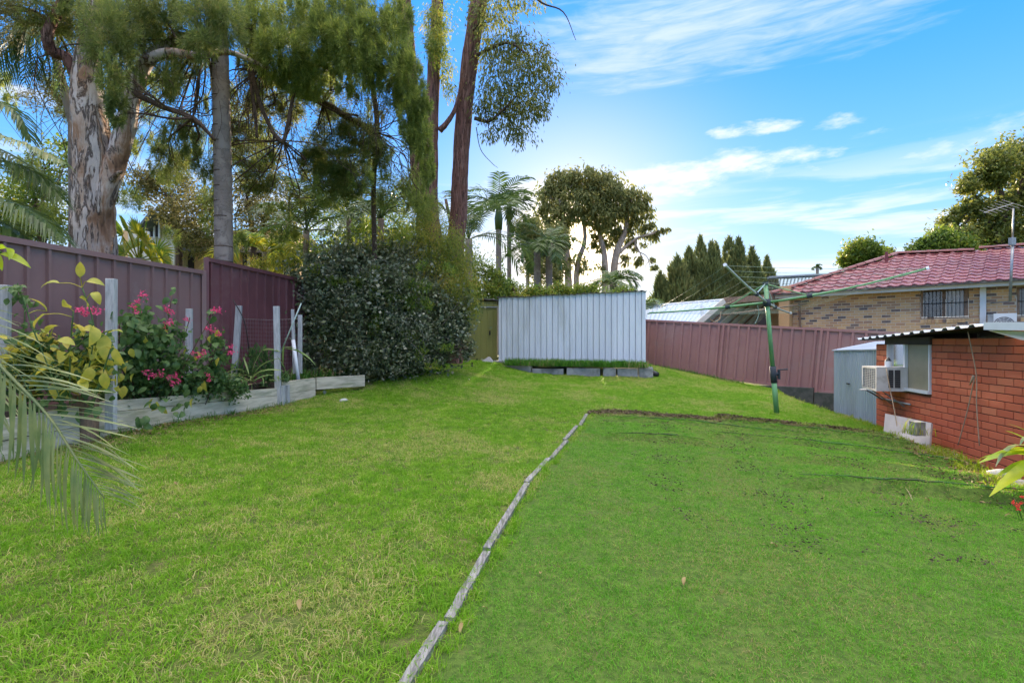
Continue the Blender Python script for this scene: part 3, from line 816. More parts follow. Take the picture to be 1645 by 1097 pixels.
# ------------------------------------------------------------------ brick walls
def brick_wall(wall, O, u, n, t0, t1, z0, z1, mat, holes=(), bw=.23, bh=.076, jt=.01, limit=300, bond=.5, name="brick", order=None):
    """real bricks standing 4 mm proud of the mortar; the wall object itself is the mortar body"""
    base = {}
    def bmesh_(w):
        k = round(w, 3)
        if k not in base:
            b = .003; mb = MB(); mb.box((0, .014, 0), (w, .036, bh), None, bev=b); base[k] = mb.mesh(name); base[k].materials.append(mat)
        return base[k]
    rz = math.atan2(u.y, u.x); cnt = 0; rest = MB(); specs = []
    nz = int((z1-z0)/(bh+jt))+1
    for r in range(nz):
        zc = z1-(r+.5)*(bh+jt)
        if zc-bh/2 < z0-.02: continue
        s = t0-(bw+jt)*(bond if r % 2 else 0)-.001
        while s < t1:
            a, b = max(s, t0), min(s+bw, t1)
            segs = [(a, b)]
            for (h0, h1, hz0, hz1) in holes:
                if zc+bh/2 > hz0+.01 and zc-bh/2 < hz1-.01:
                    ns_ = []
                    for (a_, b_) in segs:
                        if b_ <= h0 or a_ >= h1: ns_.append((a_, b_)); continue
                        if a_ < h0-.03: ns_.append((a_, h0-.004))
                        if b_ > h1+.03: ns_.append((h1+.004, b_))
                    segs = ns_
            for (a_, b_) in segs:
                if b_-a_ > .03: specs.append((a_, b_, zc))
            s += bw+jt
    if order: specs.sort(key=order)
    for (a_, b_, zc) in specs:
        p = O+u*((a_+b_)/2)+n*random.uniform(-.0015, .0015); p = Vector((p.x, p.y, zc))
        if cnt < limit:
            o = bpy.data.objects.new(name, bmesh_(b_-a_)); COL.objects.link(o)
            o.location = p; o.rotation_euler = (random.uniform(-.004, .004), 0, rz+random.uniform(-.004, .004))
            _attach(o, wall)
            cnt += 1
        else:
            rest.box(p-n*.014, (b_-a_, .036, bh), (u, -n, Vector((0, 0, 1))))
    if rest.v:
        o = rest.build(name + "work", mat, wall); o["kind"] = "stuff"
def holed_wall(mb, O, u, n, t0, t1, z0, z1, holes, th=.11, back=.004):
    """mortar body with openings, as butted boxes"""
    hs = sorted(holes); s = t0
    def bx(a, b, c, d_):
        if b-a > 1e-4 and d_-c > 1e-4:
            p = O+u*((a+b)/2)-n*(th/2+back); mb.box((p.x, p.y, (c+d_)/2), (b-a, th, d_-c), (u, -n, Vector((0, 0, 1))))
    for (h0, h1, c, d_) in hs:
        bx(s, h0, z0, z1); bx(h0, h1, z0, c); bx(h0, h1, d_, z1); s = h1
    bx(s, t1, z0, z1)
Z = Vector((0, 0, 1))
# ------------------------------------------------------------------ red brick outbuilding
OB = Vector((5.84, 8.2, 0)); du = Vector((-.196, -.9806, 0)).normalized(); dn = Vector((-.9806, .196, 0)).normalized()
def ob_t(px):
    k = (px-CPX)/FPX      # X = kY on the wall line
    return (OB.x-k*OB.y)/(k*du.y-du.x)
def ob_p(px, py, off=0.0):
    p = OB+du*ob_t(px); Y = p.y
    return Vector((p.x, p.y, EYE-(py-CPY)*Y/FPX))+dn*off
w0, w1 = ob_t(1427), ob_t(1496.5)
wz0 = ob_p(1496.5, 634).z; wz1 = ob_p(1496.5, 549.5).z
ROOM = thing("brick_outbuilding", "low red brick outbuilding with a corrugated roof and a wide aluminium window", "outbuilding", (OB.x, OB.y, .1))
t = ROOM
mb = MB(); ztop = 1.70; zw0, zw1 = -.35, 1.60
holes = [(w0, w1, wz0, wz1)]
holed_wall(mb, OB, du, dn, 0, 4.9, zw0, 1.56, [(w0, w1, wz0, 1.56)])
# end faces and the far side so that the block is solid
q = OB-dn*.06
mb.box(OB-dn*1.6+du*.06+Vector((0, 0, .62)), (.12, 2.9, 1.9), (du, dn, Z))
mb.box(OB-dn*3.1+du*2.4+Vector((0, 0, .62)), (4.9, .12, 1.9), (du, dn, Z))
wall = mb.build("wall", M['mortar_red'], t)
brick_wall(wall, OB, du, dn, 0, 4.5, .0, 1.552, M['brick_red'], [(w0, w1, wz0, 1.56)], limit=300, order=lambda s: (s[2] < .1, -s[2] if s[0] < 3.9 else 5))
# lighter facing course strip right under the eave is dark timber
A, B = OB+du*-.02, OB+du*w1
mb = MB().box((OB+du*((w0+w1)/2)+dn*.012+Z*((1.56+1.655)/2)), (w1-w0+.05, .05, .105), (du, dn, Z)); mb.build("lintel_board", M['dark'], t)
mb = MB().box((OB+du*4.0+dn*.03+Z*1.745), (1.9, .05, .035), (du, dn, Z)); mb.build("fascia", M['dark'], t)
brick_wall(wall, OB, du, dn, w1+.02, 4.6, 1.562, 1.638, M['brick_red'], limit=40)
brick_wall(wall, OB, du, dn, 2.75, 4.6, 1.648, 1.724, M['brick_red'], limit=40, bond=0)
mb = MB().box((OB+du*((w1+.02+4.6)/2)-dn*.059+Z*1.602), (4.58-w1, .11, .08), (du, dn, Z)); mb.box((OB+du*3.675-dn*.059+Z*1.684), (1.85, .11, .082), (du, dn, Z)); mb.build("wall_top", M['mortar_red'], t)
# corrugated roof: ribs run across, their ends show along the eave
ea, eb = W(1375, 545, 8.62), W(1582, 521, 5.40)
eu = (eb-ea).normalized(); eL = (eb-ea).length; nr = 13
V = []; nc = nr*8
cross = Vector((.9806, -.196, .02))
for i in range(nc+1):
    ph = (i % 8)/8.0; h = .030 if ph in (.0, .125, .25) else (.0)
    p = ea+eu*(eL*i/nc)+Z*(h-.01)
    for k_, dd in enumerate((0, 3.5)):
        q = p+cross*dd; V += [tuple(q), tuple(q-Z*.006)]
fs = []
for i in range(nc):
    a = i*4; b = a+4; fs += [(a, b, b+2, a+2), (a+1, a+3, b+3, b+1), (a, a+1, b+1, b)]
mb = MB(); mb.add(V, fs); mb.build("roof_sheet", M['galv'], t)
mb = MB(); mb.add([tuple(ea+dn*.0-Z*.022), tuple(eb-Z*.022), tuple(eb+cross*3.4-Z*.03), tuple(ea+cross*3.4-Z*.03)], [(0, 1, 2, 3)]); mb.build("roof_lining", M['dark'], t)
# white box gutter over the near end
ga, gb = W(1580, 524, 5.36), W(1700, 525, 4.55)
gu = (gb-ga).normalized()
mb = MB().box((ga+gb)/2+cross*.06, ((gb-ga).length, .12, .078), (gu, dn, Z)); mb.build("box_gutter", M['whitepaint'], t)
mb = MB(); A = W(1588, 531, 5.38); B = W(1700, 533, 4.56); C_ = W(1700, 552, 4.60); D_ = W(1640, 546, 4.98)
mb.add([A, B, C_, D_, A+cross*.05, B+cross*.05, C_+cross*.05, D_+cross*.05], [(0,1,2,3),(4,7,6,5),(0,3,7,4),(3,2,6,7),(0,4,5,1)]); mb.build("gutter_flashing", M['cream'], t)
# window: aluminium frame, mullion, frosted pane, open pane
win = MB()
def wbar(a, b, c, d_, th=.05, off=.0, mbx=None):
    p = OB+du*((a+b)/2)+dn*off; (mbx or win).box((p.x, p.y, (c+d_)/2), (b-a, th, d_-c), (du, dn, Z))
fw = .028
wbar(w0+.004, w1-.004, wz1-fw, wz1-.003); wbar(w0+.004, w1-.004, wz0+.003, wz0+fw+.012, .07, .01)
wbar(w0+.004, w0+fw, wz0+fw+.013, wz1-fw-.001); wbar(w1-fw, w1-.004, wz0+fw+.013, wz1-fw-.001)
wm = ob_t(1456)
wbar(wm-.022, wm+.022, wz0+fw+.013, wz1-fw-.001, .06)
wo_ = win.build("window", M['whitepaint'], t)
mb = MB(); wbar(wm+.023, w1-fw-.001, wz0+fw+.014, wz1-fw-.002, .006, -.012, mb); mb.build("frosted_pane", M['blind'], wo_)
mb = MB(); wbar(w0+fw+.001, wm-.023, wz0+fw+.014, wz1-fw-.002, .004, -.02, mb); mb.build("clear_pane", M['glass'], wo_)
mb = MB(); wbar(w0+.01, wm, wz0+.02, wz1, .01, -.11, mb); mb.build("inner_blind", M['grille'], wo_)
mb = MB(); mb.tube([OB+du*(w0+.16)-dn*.05+Z*(wz1-.06), OB+du*(w0+.10)-dn*.05+Z*(wz0+.35)], .012, 6); mb.build("window_stay", M['steel'], wo_)
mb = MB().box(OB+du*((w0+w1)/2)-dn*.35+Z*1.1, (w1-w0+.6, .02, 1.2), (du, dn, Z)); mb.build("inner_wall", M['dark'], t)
# conduit and drain pipe under the air conditioner
o = MB().tube([ob_p(1412, 638, .03), ob_p(1467, 650, .035)], .013, 8).build("drain_pipe", M['steel'], smooth=True)
tag(o, "grey pipe fixed on the red brick wall just under the window air conditioner", "pipe")
o = MB().tube(smoothpath([ob_p(1387, 624, .42) if False else W(1388, 625, 7.6), W(1402, 632, 7.55), ob_p(1420, 642, .02)], 4), .010, 6).build("drain_hose", M['black'], smooth=True)
tag(o, "short black drain hose running from the air conditioner to the brick wall", "hose")
o = MB().box(W(1386, 626, 7.55), (.09, .05, .022), None, bev=.004).build("junction_box", M['acwhite'])
tag(o, "small white junction box on the lower left corner of the window air conditioner", "junction box")
# window air conditioner
ac = thing("air_conditioner", "boxy off-white window air conditioner sticking out of the outbuilding window", "air conditioner", (5.4, 7.3, 1.0))
at_ = ob_t(1458); acz0 = ob_p(1458, 629.0).z; acz1 = ob_p(1458, 590).z; Lp, Wd = .385, .44
p = OB+du*(at_-Wd/2)+dn*(Lp/2+.0); ch = acz1-acz0
mb = MB().box((p.x, p.y, (acz0+acz1)/2), (Wd, Lp, ch), (du, dn, Z), bev=.0); mb.build("casing", M['acwhite'], ac)
fc = OB+du*at_; fz = (acz0+acz1)/2
for (a, b) in ((.36, .53), (.57, .76)):    # dark side vents
    q = fc+dn*(Lp*(1-(a+b)/2))+du*.003
    mb = MB().box((q.x, q.y, fz+.005), (.006, (b-a)*Lp*.95, ch*.74), (du, dn, Z)); v = mb.build("side_vent", M['black'], ac)
    for k in range(9):
        mb = MB().box((q.x+du.x*.005, q.y+du.y*.005, fz+.005+(k-4)*ch*.078), (.006, (b-a)*Lp*.93, .004), (du, dn, Z)); mb.build("louvre", M['grille'], v)
q = OB+du*(at_-Wd/2)+dn*(Lp+.006)
fr = MB()
for (a, b, c, d_) in ((-.5, .5, .42, .5), (-.5, .5, -.5, -.42), (-.5, -.44, -.42, .42), (.44, .5, -.42, .42)):
    r_ = q+du*(Wd*(a+b)/2); fr.box((r_.x, r_.y, fz+ch*(c+d_)/2), (Wd*(b-a), .016, ch*(d_-c)), (du, dn, Z))
fro = fr.build("grille_frame", M['acwhite'], ac)
mb = MB().box((q.x-dn.x*.003, q.y-dn.y*.003, fz), (Wd*.88, .004, ch*.84), (du, dn, Z)); mb.build("coil", M['grille'], ac)
for k in range(12):
    mb = MB().box((q.x, q.y, fz+ch*(-.39+.071*k)), (Wd*.88, .008, .005), (du, dn, Z)); mb.build("grille_bar", M['acwhite'], fro)
for k in range(5):
    r_ = q+du*(Wd*(-.3+.15*k)); mb = MB().box((r_.x, r_.y, fz), (.005, .008, ch*.84), (du, dn, Z)); mb.build("grille_bar", M['acwhite'], fro)
for k in (-1, 1):
    mb = MB(); s_ = OB+du*(at_-Wd/2+k*Wd*.4); mb.tube([s_+dn*.3+Z*(acz0-.005), s_+dn*.02+Z*(acz0-.22)], .009, 5); mb.build("bracket", M['steel'], ac)
# small tin and dark cap standing on it
bx_ = fc+dn*.20-du*.10
t = thing("paint_tin", "small white tin with a dark lid standing on the air conditioner", "tin", (bx_.x, bx_.y, acz1+.001))
MB().tube([Vector((bx_.x, bx_.y, acz1+.001)), Vector((bx_.x, bx_.y, acz1+.085))], .043, 14).build("tin_body", M['pvc'], t, smooth=False)
MB().tube([Vector((bx_.x, bx_.y, acz1+.086)), Vector((bx_.x, bx_.y, acz1+.105)), Vector((bx_.x+.005, bx_.y, acz1+.14))], [.043, .03, .008], 12).build("lid", M['black'], t)
# hanging ropes
def rope(label, pts, r=.006):
    o = MB().tube(smoothpath(pts, 6), r, 5).build("rope", M['rope'], smooth=True); tag(o, label, "rope")
rope("pale rope hanging in front of the air conditioner down to the leaning board", [W(1424, 592, 7.1), W(1430, 626, 7.1), W(1436, 655, 7.0), W(1442, 690, 6.9)], .006)
rope("long rope hanging from the box gutter straight down the red brick wall", [ob_p(1581, 533, .16), ob_p(1578, 600, .06), ob_p(1577, 650, .05), ob_p(1580, 716, .04)], .006)
rope("rope slanting from the knot halfway down the brick wall to the lower left", [ob_p(1577, 606, .07), ob_p(1562, 660, .05), ob_p(1545, 715, .04)], .006)
o = MB().tube([ob_p(1577, 604, .08), ob_p(1569, 618, .07)], [.016, .006], 6).build("rope_knot", M['rope'], smooth=True)
tag(o, "frayed knot where the hanging rope splits on the brick wall", "rope knot")
# leaning board and block
bA, bB, bC, bD = W(1418, 688, 7.05), W(1422, 664, 7.18), W(1496, 679, 6.45), W(1492, 700, 6.25)
nb_ = (bB-bA).cross(bC-bA).normalized()*.03
mb = MB().add([bA-Z*.15, bB, bC, bD-Z*.2, bA-Z*.15+nb_, bB+nb_, bC+nb_, bD-Z*.2+nb_], [(0,1,2,3),(4,7,6,5),(0,4,5,1),(1,5,6,2),(2,6,7,3),(3,7,4,0)])
tag(mb.build("leaning_board", M['board']), "pale broken board leaning at the foot of the red brick wall", "board")
bl = G(5.08, 6.38, .07); bl = W(1474, 688, 6.35)
o = MB().box(bl, (.13, .10, .17), None, bev=.006).build("grey_block", M['concrete'])
tag(o, "small square grey block standing in front of the leaning board", "block")

# galvanised garden shed beyond it
t = thing("metal_shed", "small galvanised ribbed shed squeezed between maroon fence and brick outbuilding", "shed", (6.5, 10.4, 0))
ga_, gb_ = Vector((6.56, 10.42, 0)), Vector((6.13, 8.52, 0))
gL = (gb_-ga_).length
def shz(s): return 1.41+.05*s/gL
for i in range(3):
    A = ga_.lerp(gb_, i/3); B = ga_.lerp(gb_, (i+1)/3)
    link("wall_sheet", corr("wall_sheet", A, B, (-.4, -.4), (shz(gL*i/3), shz(gL*(i+1)/3)), rib_prof((B-A).length, .085, .034, .014, .012, .01)), M['galv'], t)
gp = Vector((.977, -.21, 0))
mb = MB().add([ga_+Z*1.425-gp*.03-du*.04, gb_+Z*1.475-gp*.03, gb_+gp*.75+Z*1.64, ga_+gp*.75+Z*1.60-du*.04,
               ga_+Z*1.405-gp*.03-du*.04, gb_+Z*1.455-gp*.03, gb_+gp*.75+Z*1.62, ga_+gp*.75+Z*1.58-du*.04], [(0,1,2,3),(4,7,6,5),(0,4,5,1),(0,3,7,4)])
mb.build("roof_sheet", M['galv'], t)
link("end_sheet", corr("end_sheet", ga_+gp*1.3, ga_, (-.4, -.4), (1.6, 1.41), rib_prof(1.3, .085, .034, .014, .012)), M['galv'], t)
hp = ga_.lerp(gb_, .38)
mb = MB().box((hp.x-.03, hp.y, .80), (.02, .10, .025), (gp, Vector((.21, .977, 0)), Z)); mb.build("door_handle", M['black'], t)

# ------------------------------------------------------------------ buff brick house behind the fence
HO = Vector((9.8, 18.0, 0)); hu = Vector((.70, -.714, 0)).normalized(); hn = Vector((-.714, -.70, 0)).normalized()
def h_t(px):
    k = (px-CPX)/FPX; return (HO.x-k*HO.y)/(k*hu.y-hu.x)
def h_z(px, py): return EYE-(py-CPY)*(HO+hu*h_t(px)).y/FPX
def h_p(px, py, off=0.0):
    p = HO+hu*h_t(px); return Vector((p.x, p.y, h_z(px, py)))+hn*off
t = HOUSE = thing("brick_house", "buff brick house with a red tiled hip roof and barred windows behind the maroon fence", "house", (HO.x, HO.y, 0))
ZE = 3.12
wins = []
for (pa, pb, ya, yb, pe) in ((1479, 1556, 466, 513, 1556), (1633, 1710, 461, 510, 1650)):
    a, b = h_t(pa), h_t(pb); z1_ = h_z(pa, ya); z0_ = h_z(pa, yb); wins.append((a, b, z0_, z1_))
mb = MB(); holed_wall(mb, HO, hu, hn, 0, 9.5, -.3, ZE+.02, wins)
mb.box(HO-hn*3.2+hu*.06+Z*1.4, (.12, 6.2, 3.4), (hu, hn, Z))
wall = mb.build("wall", M['mortar_buff'], t)
brick_wall(wall, HO, hu, hn, 0, 7.6, 1.15, ZE, M['brick_buff'], wins, limit=300, order=lambda s: (s[0] > 6.35, -s[2]), bh=.070, jt=.016, bw=.224)
for k, (a, b, z0_, z1_) in enumerate(wins):
    mb = MB(); fwid = .06
    def hb(a_, b_, c, d_, th=.06, off=.0, m_=None):
        p = HO+hu*((a_+b_)/2)+hn*off; (m_ or mb).box((p.x, p.y, (c+d_)/2), (b_-a_, th, d_-c), (hu, hn, Z))
    mid = (a+b)/2
    hb(a+.004, b-.004, z1_-fwid, z1_-.004); hb(a+.004, b-.004, z0_+.004, z0_+fwid*.8)
    hb(a+.004, a+fwid, z0_+fwid, z1_-fwid-.001); hb(b-fwid*1.6, b-.004, z0_+fwid, z1_-fwid-.001); hb(mid-.035, mid+.035, z0_+fwid, z1_-fwid-.001)
    wo_ = mb.build("window", M['ridge'] if False else M['brownpost'], t)
    m2 = MB(); hb(a+fwid, mid-.035, z0_+fwid, z1_-fwid, .01, -.05, m2); m2.build("dark_curtain", M['lace'], wo_)
    m2 = MB(); hb(mid+.035, b-fwid*1.6, z0_+fwid, z1_-fwid, .01, -.06, m2); m2.build("pale_curtain", M['curtain'], wo_)
    m2 = MB(); hb(a+fwid, b-fwid*1.6, z0_+fwid, z1_-fwid, .005, -.02, m2); m2.build("pane", M['glass'], wo_)
    nb2 = 11
    for j in range(nb2):
        s = a+.1+(b-a-.2)*j/(nb2-1); m2 = MB(); p = HO+hu*s+hn*.05
        m2.tube([Vector((p.x, p.y, z0_+.03)), Vector((p.x, p.y, z1_-.03))], .006, 5); m2.build("security_bar", M['black'], wo_)
    m2 = MB(); m2.tube([HO+hu*(a+.03)+hn*.05+Z*(z0_+.52*(z1_-z0_)), HO+hu*(b-.03)+hn*.05+Z*(z0_+.52*(z1_-z0_))], .010, 5); m2.build("security_bar", M['black'], wo_)
    # soldier course sill
    for j in range(int((b-a)/.085)):
        s = a+.04+j*.085; p = HO+hu*s-hn*.004
        m2 = MB().box((p.x, p.y, z0_-.06), (.076, .05, .115), (hu, hn, Z), bev=.0); m2.build("sill_brick", M['brick_buff'], wall)
# fascia, gutter, eave soffit
mb = MB().box(HO+hu*4.5+hn*.43+Z*(ZE+.06), (10.1, .03, .16), (hu, hn, Z)); mb.build("fascia", M['cream'], t)
mb = MB().box(HO+hu*4.5+hn*.49+Z*(ZE+.12), (10.1, .09, .075), (hu, hn, Z)); mb.build("gutter", M['rust'], t)
mb = MB().box(HO+hu*4.5+hn*.21+Z*(ZE+.035), (10.0, .40, .02), (hu, hn, Z)); mb.build("soffit", M['cream'], t)
mb = MB().box(h_p(1579.5, 495, .06), (.13, .09, 1.35), (hu, hn, Z)); mb.build("downpipe", M['whitepaint'], t)
mb = MB().tube([h_p(1275+10, 487, .05), h_p(1286, 530, .05)], .035, 8); mb.build("downpipe", M['brownpost'], t)
# tiled hip roof, each tile course real relief
C0 = HO+hn*.53-hu*.45; ni = -hn
def kk(s): return float(np.interp(s, [0, 3.06, 6.3, 12], [.46, .445, .37, .33]))
ZR = 3.24
def roof_p(s, v, dz=0.0):
    p = C0+hu*s+ni*v; return Vector((p.x, p.y, ZR+kk(s)*v+dz))
def vmax(s): return min(s, 3.12) if s < 3.12 else 3.12+.25*max(0, min(1, (s-5.0)/.5))
TW, TH = .30, .29
V, Fs = [], []
prof = [(0, .0), (.14, .028), (.30, .034), (.46, .012), (.62, -.004), (.80, .0), (1.0, .0)]
for r in range(int(3.6/TH)):
    v0 = r*TH
    for c_ in range(int(11/TW)):
        s0 = c_*TW+(.0)
        if v0+TH*.4 > vmax(s0+TW*.5): continue
        b = len(V)
        jz = random.uniform(-.003, .003)
        for (f_, hh) in prof:
            s = s0+TW*f_
            V.append(tuple(roof_p(s, v0-.02, hh+.012+jz)))       # bottom of lip
            V.append(tuple(roof_p(s, v0-.02, hh+.040+jz)))       # top of lip
            V.append(tuple(roof_p(s, min(v0+TH+.02, vmax(s)+.15), hh+.006)))
        for q_ in range(len(prof)-1):
            a_ = b+q_*3; Fs += [(a_, a_+3, a_+4, a_+1), (a_+1, a_+4, a_+5, a_+2)]
me = bpy.data.meshes.new("roof_tiles"); me.from_pydata(V, [], Fs); me.update()
m, g = newmat('red_roof_tile')
gi = g.node("ShaderNodeNewGeometry"); P_ = gi.outputs["Position"]
n = g.noise(P_, 6, 5, .65); n2 = g.noise(P_, 30, 4, .6)
sepn = g.node("ShaderNodeSeparateXYZ"); g.l.new(gi.outputs["Normal"], sepn.inputs[0])
col = g.mix(gi.outputs["Random Per Island"], (0.15, 0.024, 0.028), (0.24, 0.050, 0.052))
col = g.mix(g.math("MULTIPLY", g.ramp(n, .48, .66), .30), col, (0.50, 0.34, 0.34))
col = g.mix(g.math("MULTIPLY", g.ramp(n2, .5, .7), .25), col, (0.60, 0.47, 0.46))
finish(g, bsdf(g, col, .42, 0, n2, .3, .004, .6)); M['roof_tile'] = m
rt = link("roof_tiles", me, m, t); rt["kind"] = "stuff"
mb = MB()
mb.add([roof_p(0, 0, -.03), roof_p(10.8, 0, -.03), roof_p(10.8, 3.1, -.03), roof_p(3.1, 3.1, -.03)], [(0, 1, 2, 3)])
B0 = C0+ni*7.0+Z*ZR
mb.add([C0+Z*(ZR-.03), roof_p(3.1, 3.1, -.03), B0+Z*-.03], [(0, 2, 1)])
mb.add([roof_p(3.1, 3.1, -.03), roof_p(10.8, 3.1, -.03), B0+hu*10.8, B0], [(0, 1, 2, 3)])
mb.build("roof_deck", M['ridge'], t)
def caps(A, B, n_, name="ridge_tile", r=.085):
    for i in range(n_):
        a = A.lerp(B, i/n_); b = A.lerp(B, (i+1)/n_*1.0); d_ = (b-a).normalized(); sd_ = d_.cross(Z).normalized(); up = sd_.cross(d_)
        vs = []
        for (e_, rr) in ((a, r*1.15), (b, r)):
            for k in range(6):
                th = math.pi*k/5; vs.append(e_+sd_*math.cos(th)*rr*1.3+up*(math.sin(th)*rr*.8+random.uniform(0, .006)))
        mbx = MB().add(vs, [(k, k+1, k+7, k+6) for k in range(5)]+[(5, 4, 3, 2, 1, 0)])
        mbx.build(name, M['ridge'], t)
caps(roof_p(.0, .0, .04), roof_p(3.1, 3.1, .05), 15, r=.10)
caps(roof_p(3.1, 3.1, .05), roof_p(5.1, 3.12, .05), 5); caps(roof_p(5.2, 3.3, .05), roof_p(10.5, 3.37, .06), 13)
pp = roof_p(2.9, 2.4)
MB().tube([pp, pp+Z*.36], .045, 8).build("vent_pipe", M['ridge'], t)
# antenna on the wall
an = thing("tv_antenna", "grey television antenna mast fixed to the buff brick house wall", "antenna", tuple(h_p(1621, 486, .1)))
aY = h_p(1621, 486).y-.55
def aw(px, py): return W(px, py, aY)
mb = MB(); mb.tube([aw(1622.5, 484), aw(1627, 385)], .030, 8); mb.build("mast", M['steel'], an, smooth=True)
mb = MB(); mb.tube([aw(1626.8, 390), aw(1628, 335)], .018, 8); mb.build("mast_tip", M['steel'], an, smooth=True)
mb = MB(); mb.tube([aw(1622, 484), h_p(1592, 487, .0)], .018, 6); mb.build("bracket", M['steel'], an)
mb = MB().box(aw(1626, 388), (.11, .10, .20), None); mb.build("clamp", M['steel'], an)
bm_a, bm_b = aw(1628, 327), aw(1580, 342)
mb = MB(); mb.tube([bm_a, bm_b], .012, 6); mb.build("boom", M['steel'], an)
for k in range(7):
    p = bm_a.lerp(bm_b, k/6.5); mb = MB(); L_ = .28-.02*k; mb.tube([p+Vector((-.2, .5, .35)).normalized()*L_, p-Vector((-.2, .5, .35)).normalized()*L_], .004, 5); mb.build("antenna_element", M['steel'], an)
# wall mounted condenser
cd = thing("air_conditioner_condenser", "white outdoor condenser with a round fan grille above the box gutter", "condenser", tuple(h_p(1615, 530, .3)))
ct0, ct1 = h_t(1588), h_t(1634); cpz1 = 2.36; cz0 = 1.78
def cb(a, b, c, d_, th, off, mat, name, par=cd):
    p = HO+hu*((a+b)/2)+hn*off; return MB().box((p.x, p.y, (c+d_)/2), (b-a, th, d_-c), (hu, hn, Z)).build(name, mat, par)
cb(ct0+.12, ct1, cz0, cpz1, .30, .30, M['whitepaint'], "casing"); cb(ct0, ct0+.118, cz0+.01, cpz1-.02, .28, .30, M['steel'], "side_coil")
cc = HO+hu*((ct0+.12+ct1)/2-.02)+hn*.46; cz = (cz0+cpz1)/2-.02
mb = MB(); mb.tube([cc-hn*.008+Z*cz, cc+hn*.004+Z*cz], .225, 28); fan = mb.build("fan_opening", M['grille'], cd)
for r_ in (.06, .10, .14, .18, .22):
    ring = [cc+hn*.012+hu*math.cos(a_)*r_+Z*(cz+math.sin(a_)*r_) for a_ in np.linspace(0, 2*math.pi, 25)]
    mb = MB(); mb.tube(ring, .006, 4, cap=False); mb.build("grille_ring", M['whitepaint'], fan)
for k in range(12):
    a_ = k*math.pi/6; mb = MB(); mb.tube([cc+hn*.014+hu*math.cos(a_)*.03+Z*(cz+math.sin(a_)*.03), cc+hn*.014+hu*math.cos(a_)*.225+Z*(cz+math.sin(a_)*.225)], .004, 4); mb.build("grille_spoke", M['whitepaint'], fan)
for s in (ct0+.2, ct1-.1):
    p = HO+hu*s+hn*.22; MB().box((p.x, p.y, cz0-.03), (.05, .46, .05), (hu, hn, Z)).build("bracket", M['steel'], cd)

# ------------------------------------------------------------------ carport at the left end of the house
t = thing("carport", "open carport with a pale sloping barge board beside the buff brick house", "carport", (7.0, 17, 0))
pk = W(1163, 481, 16.8)                                     # front apex
pr = W(1262, 474, 18.3)
le = W(1118, 520, 16.4); le2 = W(1215, 520, 22.0); pk2 = W(1250, 486, 23.5); pr2 = W(1300, 480, 22)
mb = MB().add([le, pk, pk2, le2, le-Z*.04, pk-Z*.04, pk2-Z*.04, le2-Z*.04], [(0,1,2,3),(4,7,6,5),(0,4,5,1)]); mb.build("roof_slope", M['roofmetal'], t)
mb = MB().add([pk, pr, pr2, pk2, pk-Z*.04, pr-Z*.04, pr2-Z*.04, pk2-Z*.04], [(0,1,2,3),(4,7,6,5),(0,4,5,1)]); mb.build("roof_slope", M['cream'], t)
for (A, B, mm, nm, h_) in ((le, pk, M['cream'], "barge_board", .17), (pk, pr, M['brownpost'], "front_beam", .20)):
    ax = (B-A).normalized(); nn_ = Vector((ax.y, -ax.x, 0)).normalized(); up = nn_.cross(ax)
    MB().box((A+B)/2-Z*.04+nn_*.02, ((B-A).length, .04, h_), (ax, nn_, up)).build(nm, mm, t)
for k in range(6):
    f_ = (k+1)/7; A = le.lerp(le2, f_); B = pk.lerp(pk2, f_)
    MB().tube([A-Z*.08, B-Z*.08], .035, 4).build("rafter", M['cream'] if k % 2 else M['brownpost'], t)
A = W(1150, 512, 18); B = W(1290, 508, 20)
MB().tube([W(1160, 506, 16.9), W(1296, 488, 17.6)], .03, 6).build("tie_rod", M['brownpost'], t)
MB().box(W(1262, 520, 17.9), (.34, .34, 2.6), (hu, hn, Z)).build("brick_pier", M['brick_buff'], t)
for (px_a, yy) in ((1128, 18.5), (1205, 21)): MB().box(W(px_a, 540, yy), (.09, .09, 2.2)).build("carport_post", M['whitepaint'], t)
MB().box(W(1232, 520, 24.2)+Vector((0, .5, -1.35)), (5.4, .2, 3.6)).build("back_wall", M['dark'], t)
MB().box(W(1247, 515, 22.5), (.8, .12, 2.6)).build("back_pier", M['brick_buff'], t)
MB().tube(smoothpath([W(1140, 512, 16.7), W(1148, 517, 16.7), W(1156, 512, 16.7), W(1158, 500, 16.7)], 4), .02, 5).build("hanging_rope", M['rope'], t)
# neighbour's pale metal roof
t = thing("neighbour_garage", "pale metal roofed garage just visible over the fence beside the pale shed", "garage", (6, 22, 0))
A, B, C_, D_ = W(1022, 494, 23.5), W(1166, 482.5, 21.0), W(1128, 522, 17.2), W(1018, 522, 18.0)
mb = MB(); V = []; fs = []; nc = 72
for i in range(nc+1):
    f_ = i/nc; a = A.lerp(B, f_); b = D_.lerp(C_, f_); h = .03 if i % 4 == 0 else 0
    V += [a+Z*h, b+Z*h]
mb.add(V, [(2*i, 2*i+1, 2*i+3, 2*i+2) for i in range(nc)]); mb.build("roof_sheet", M['roofmetal'], t)
MB().tube([A+Z*.03, B+Z*.03], .05, 6).build("ridge_cap", M['whitepaint'], t)
mb = MB().add([D_-Z*.1, C_-Z*.1, Vector((C_.x, C_.y, -.3)), Vector((D_.x, D_.y, -.3))], [(0, 1, 2, 3)]); mb.build("wall", M['cream'], t)
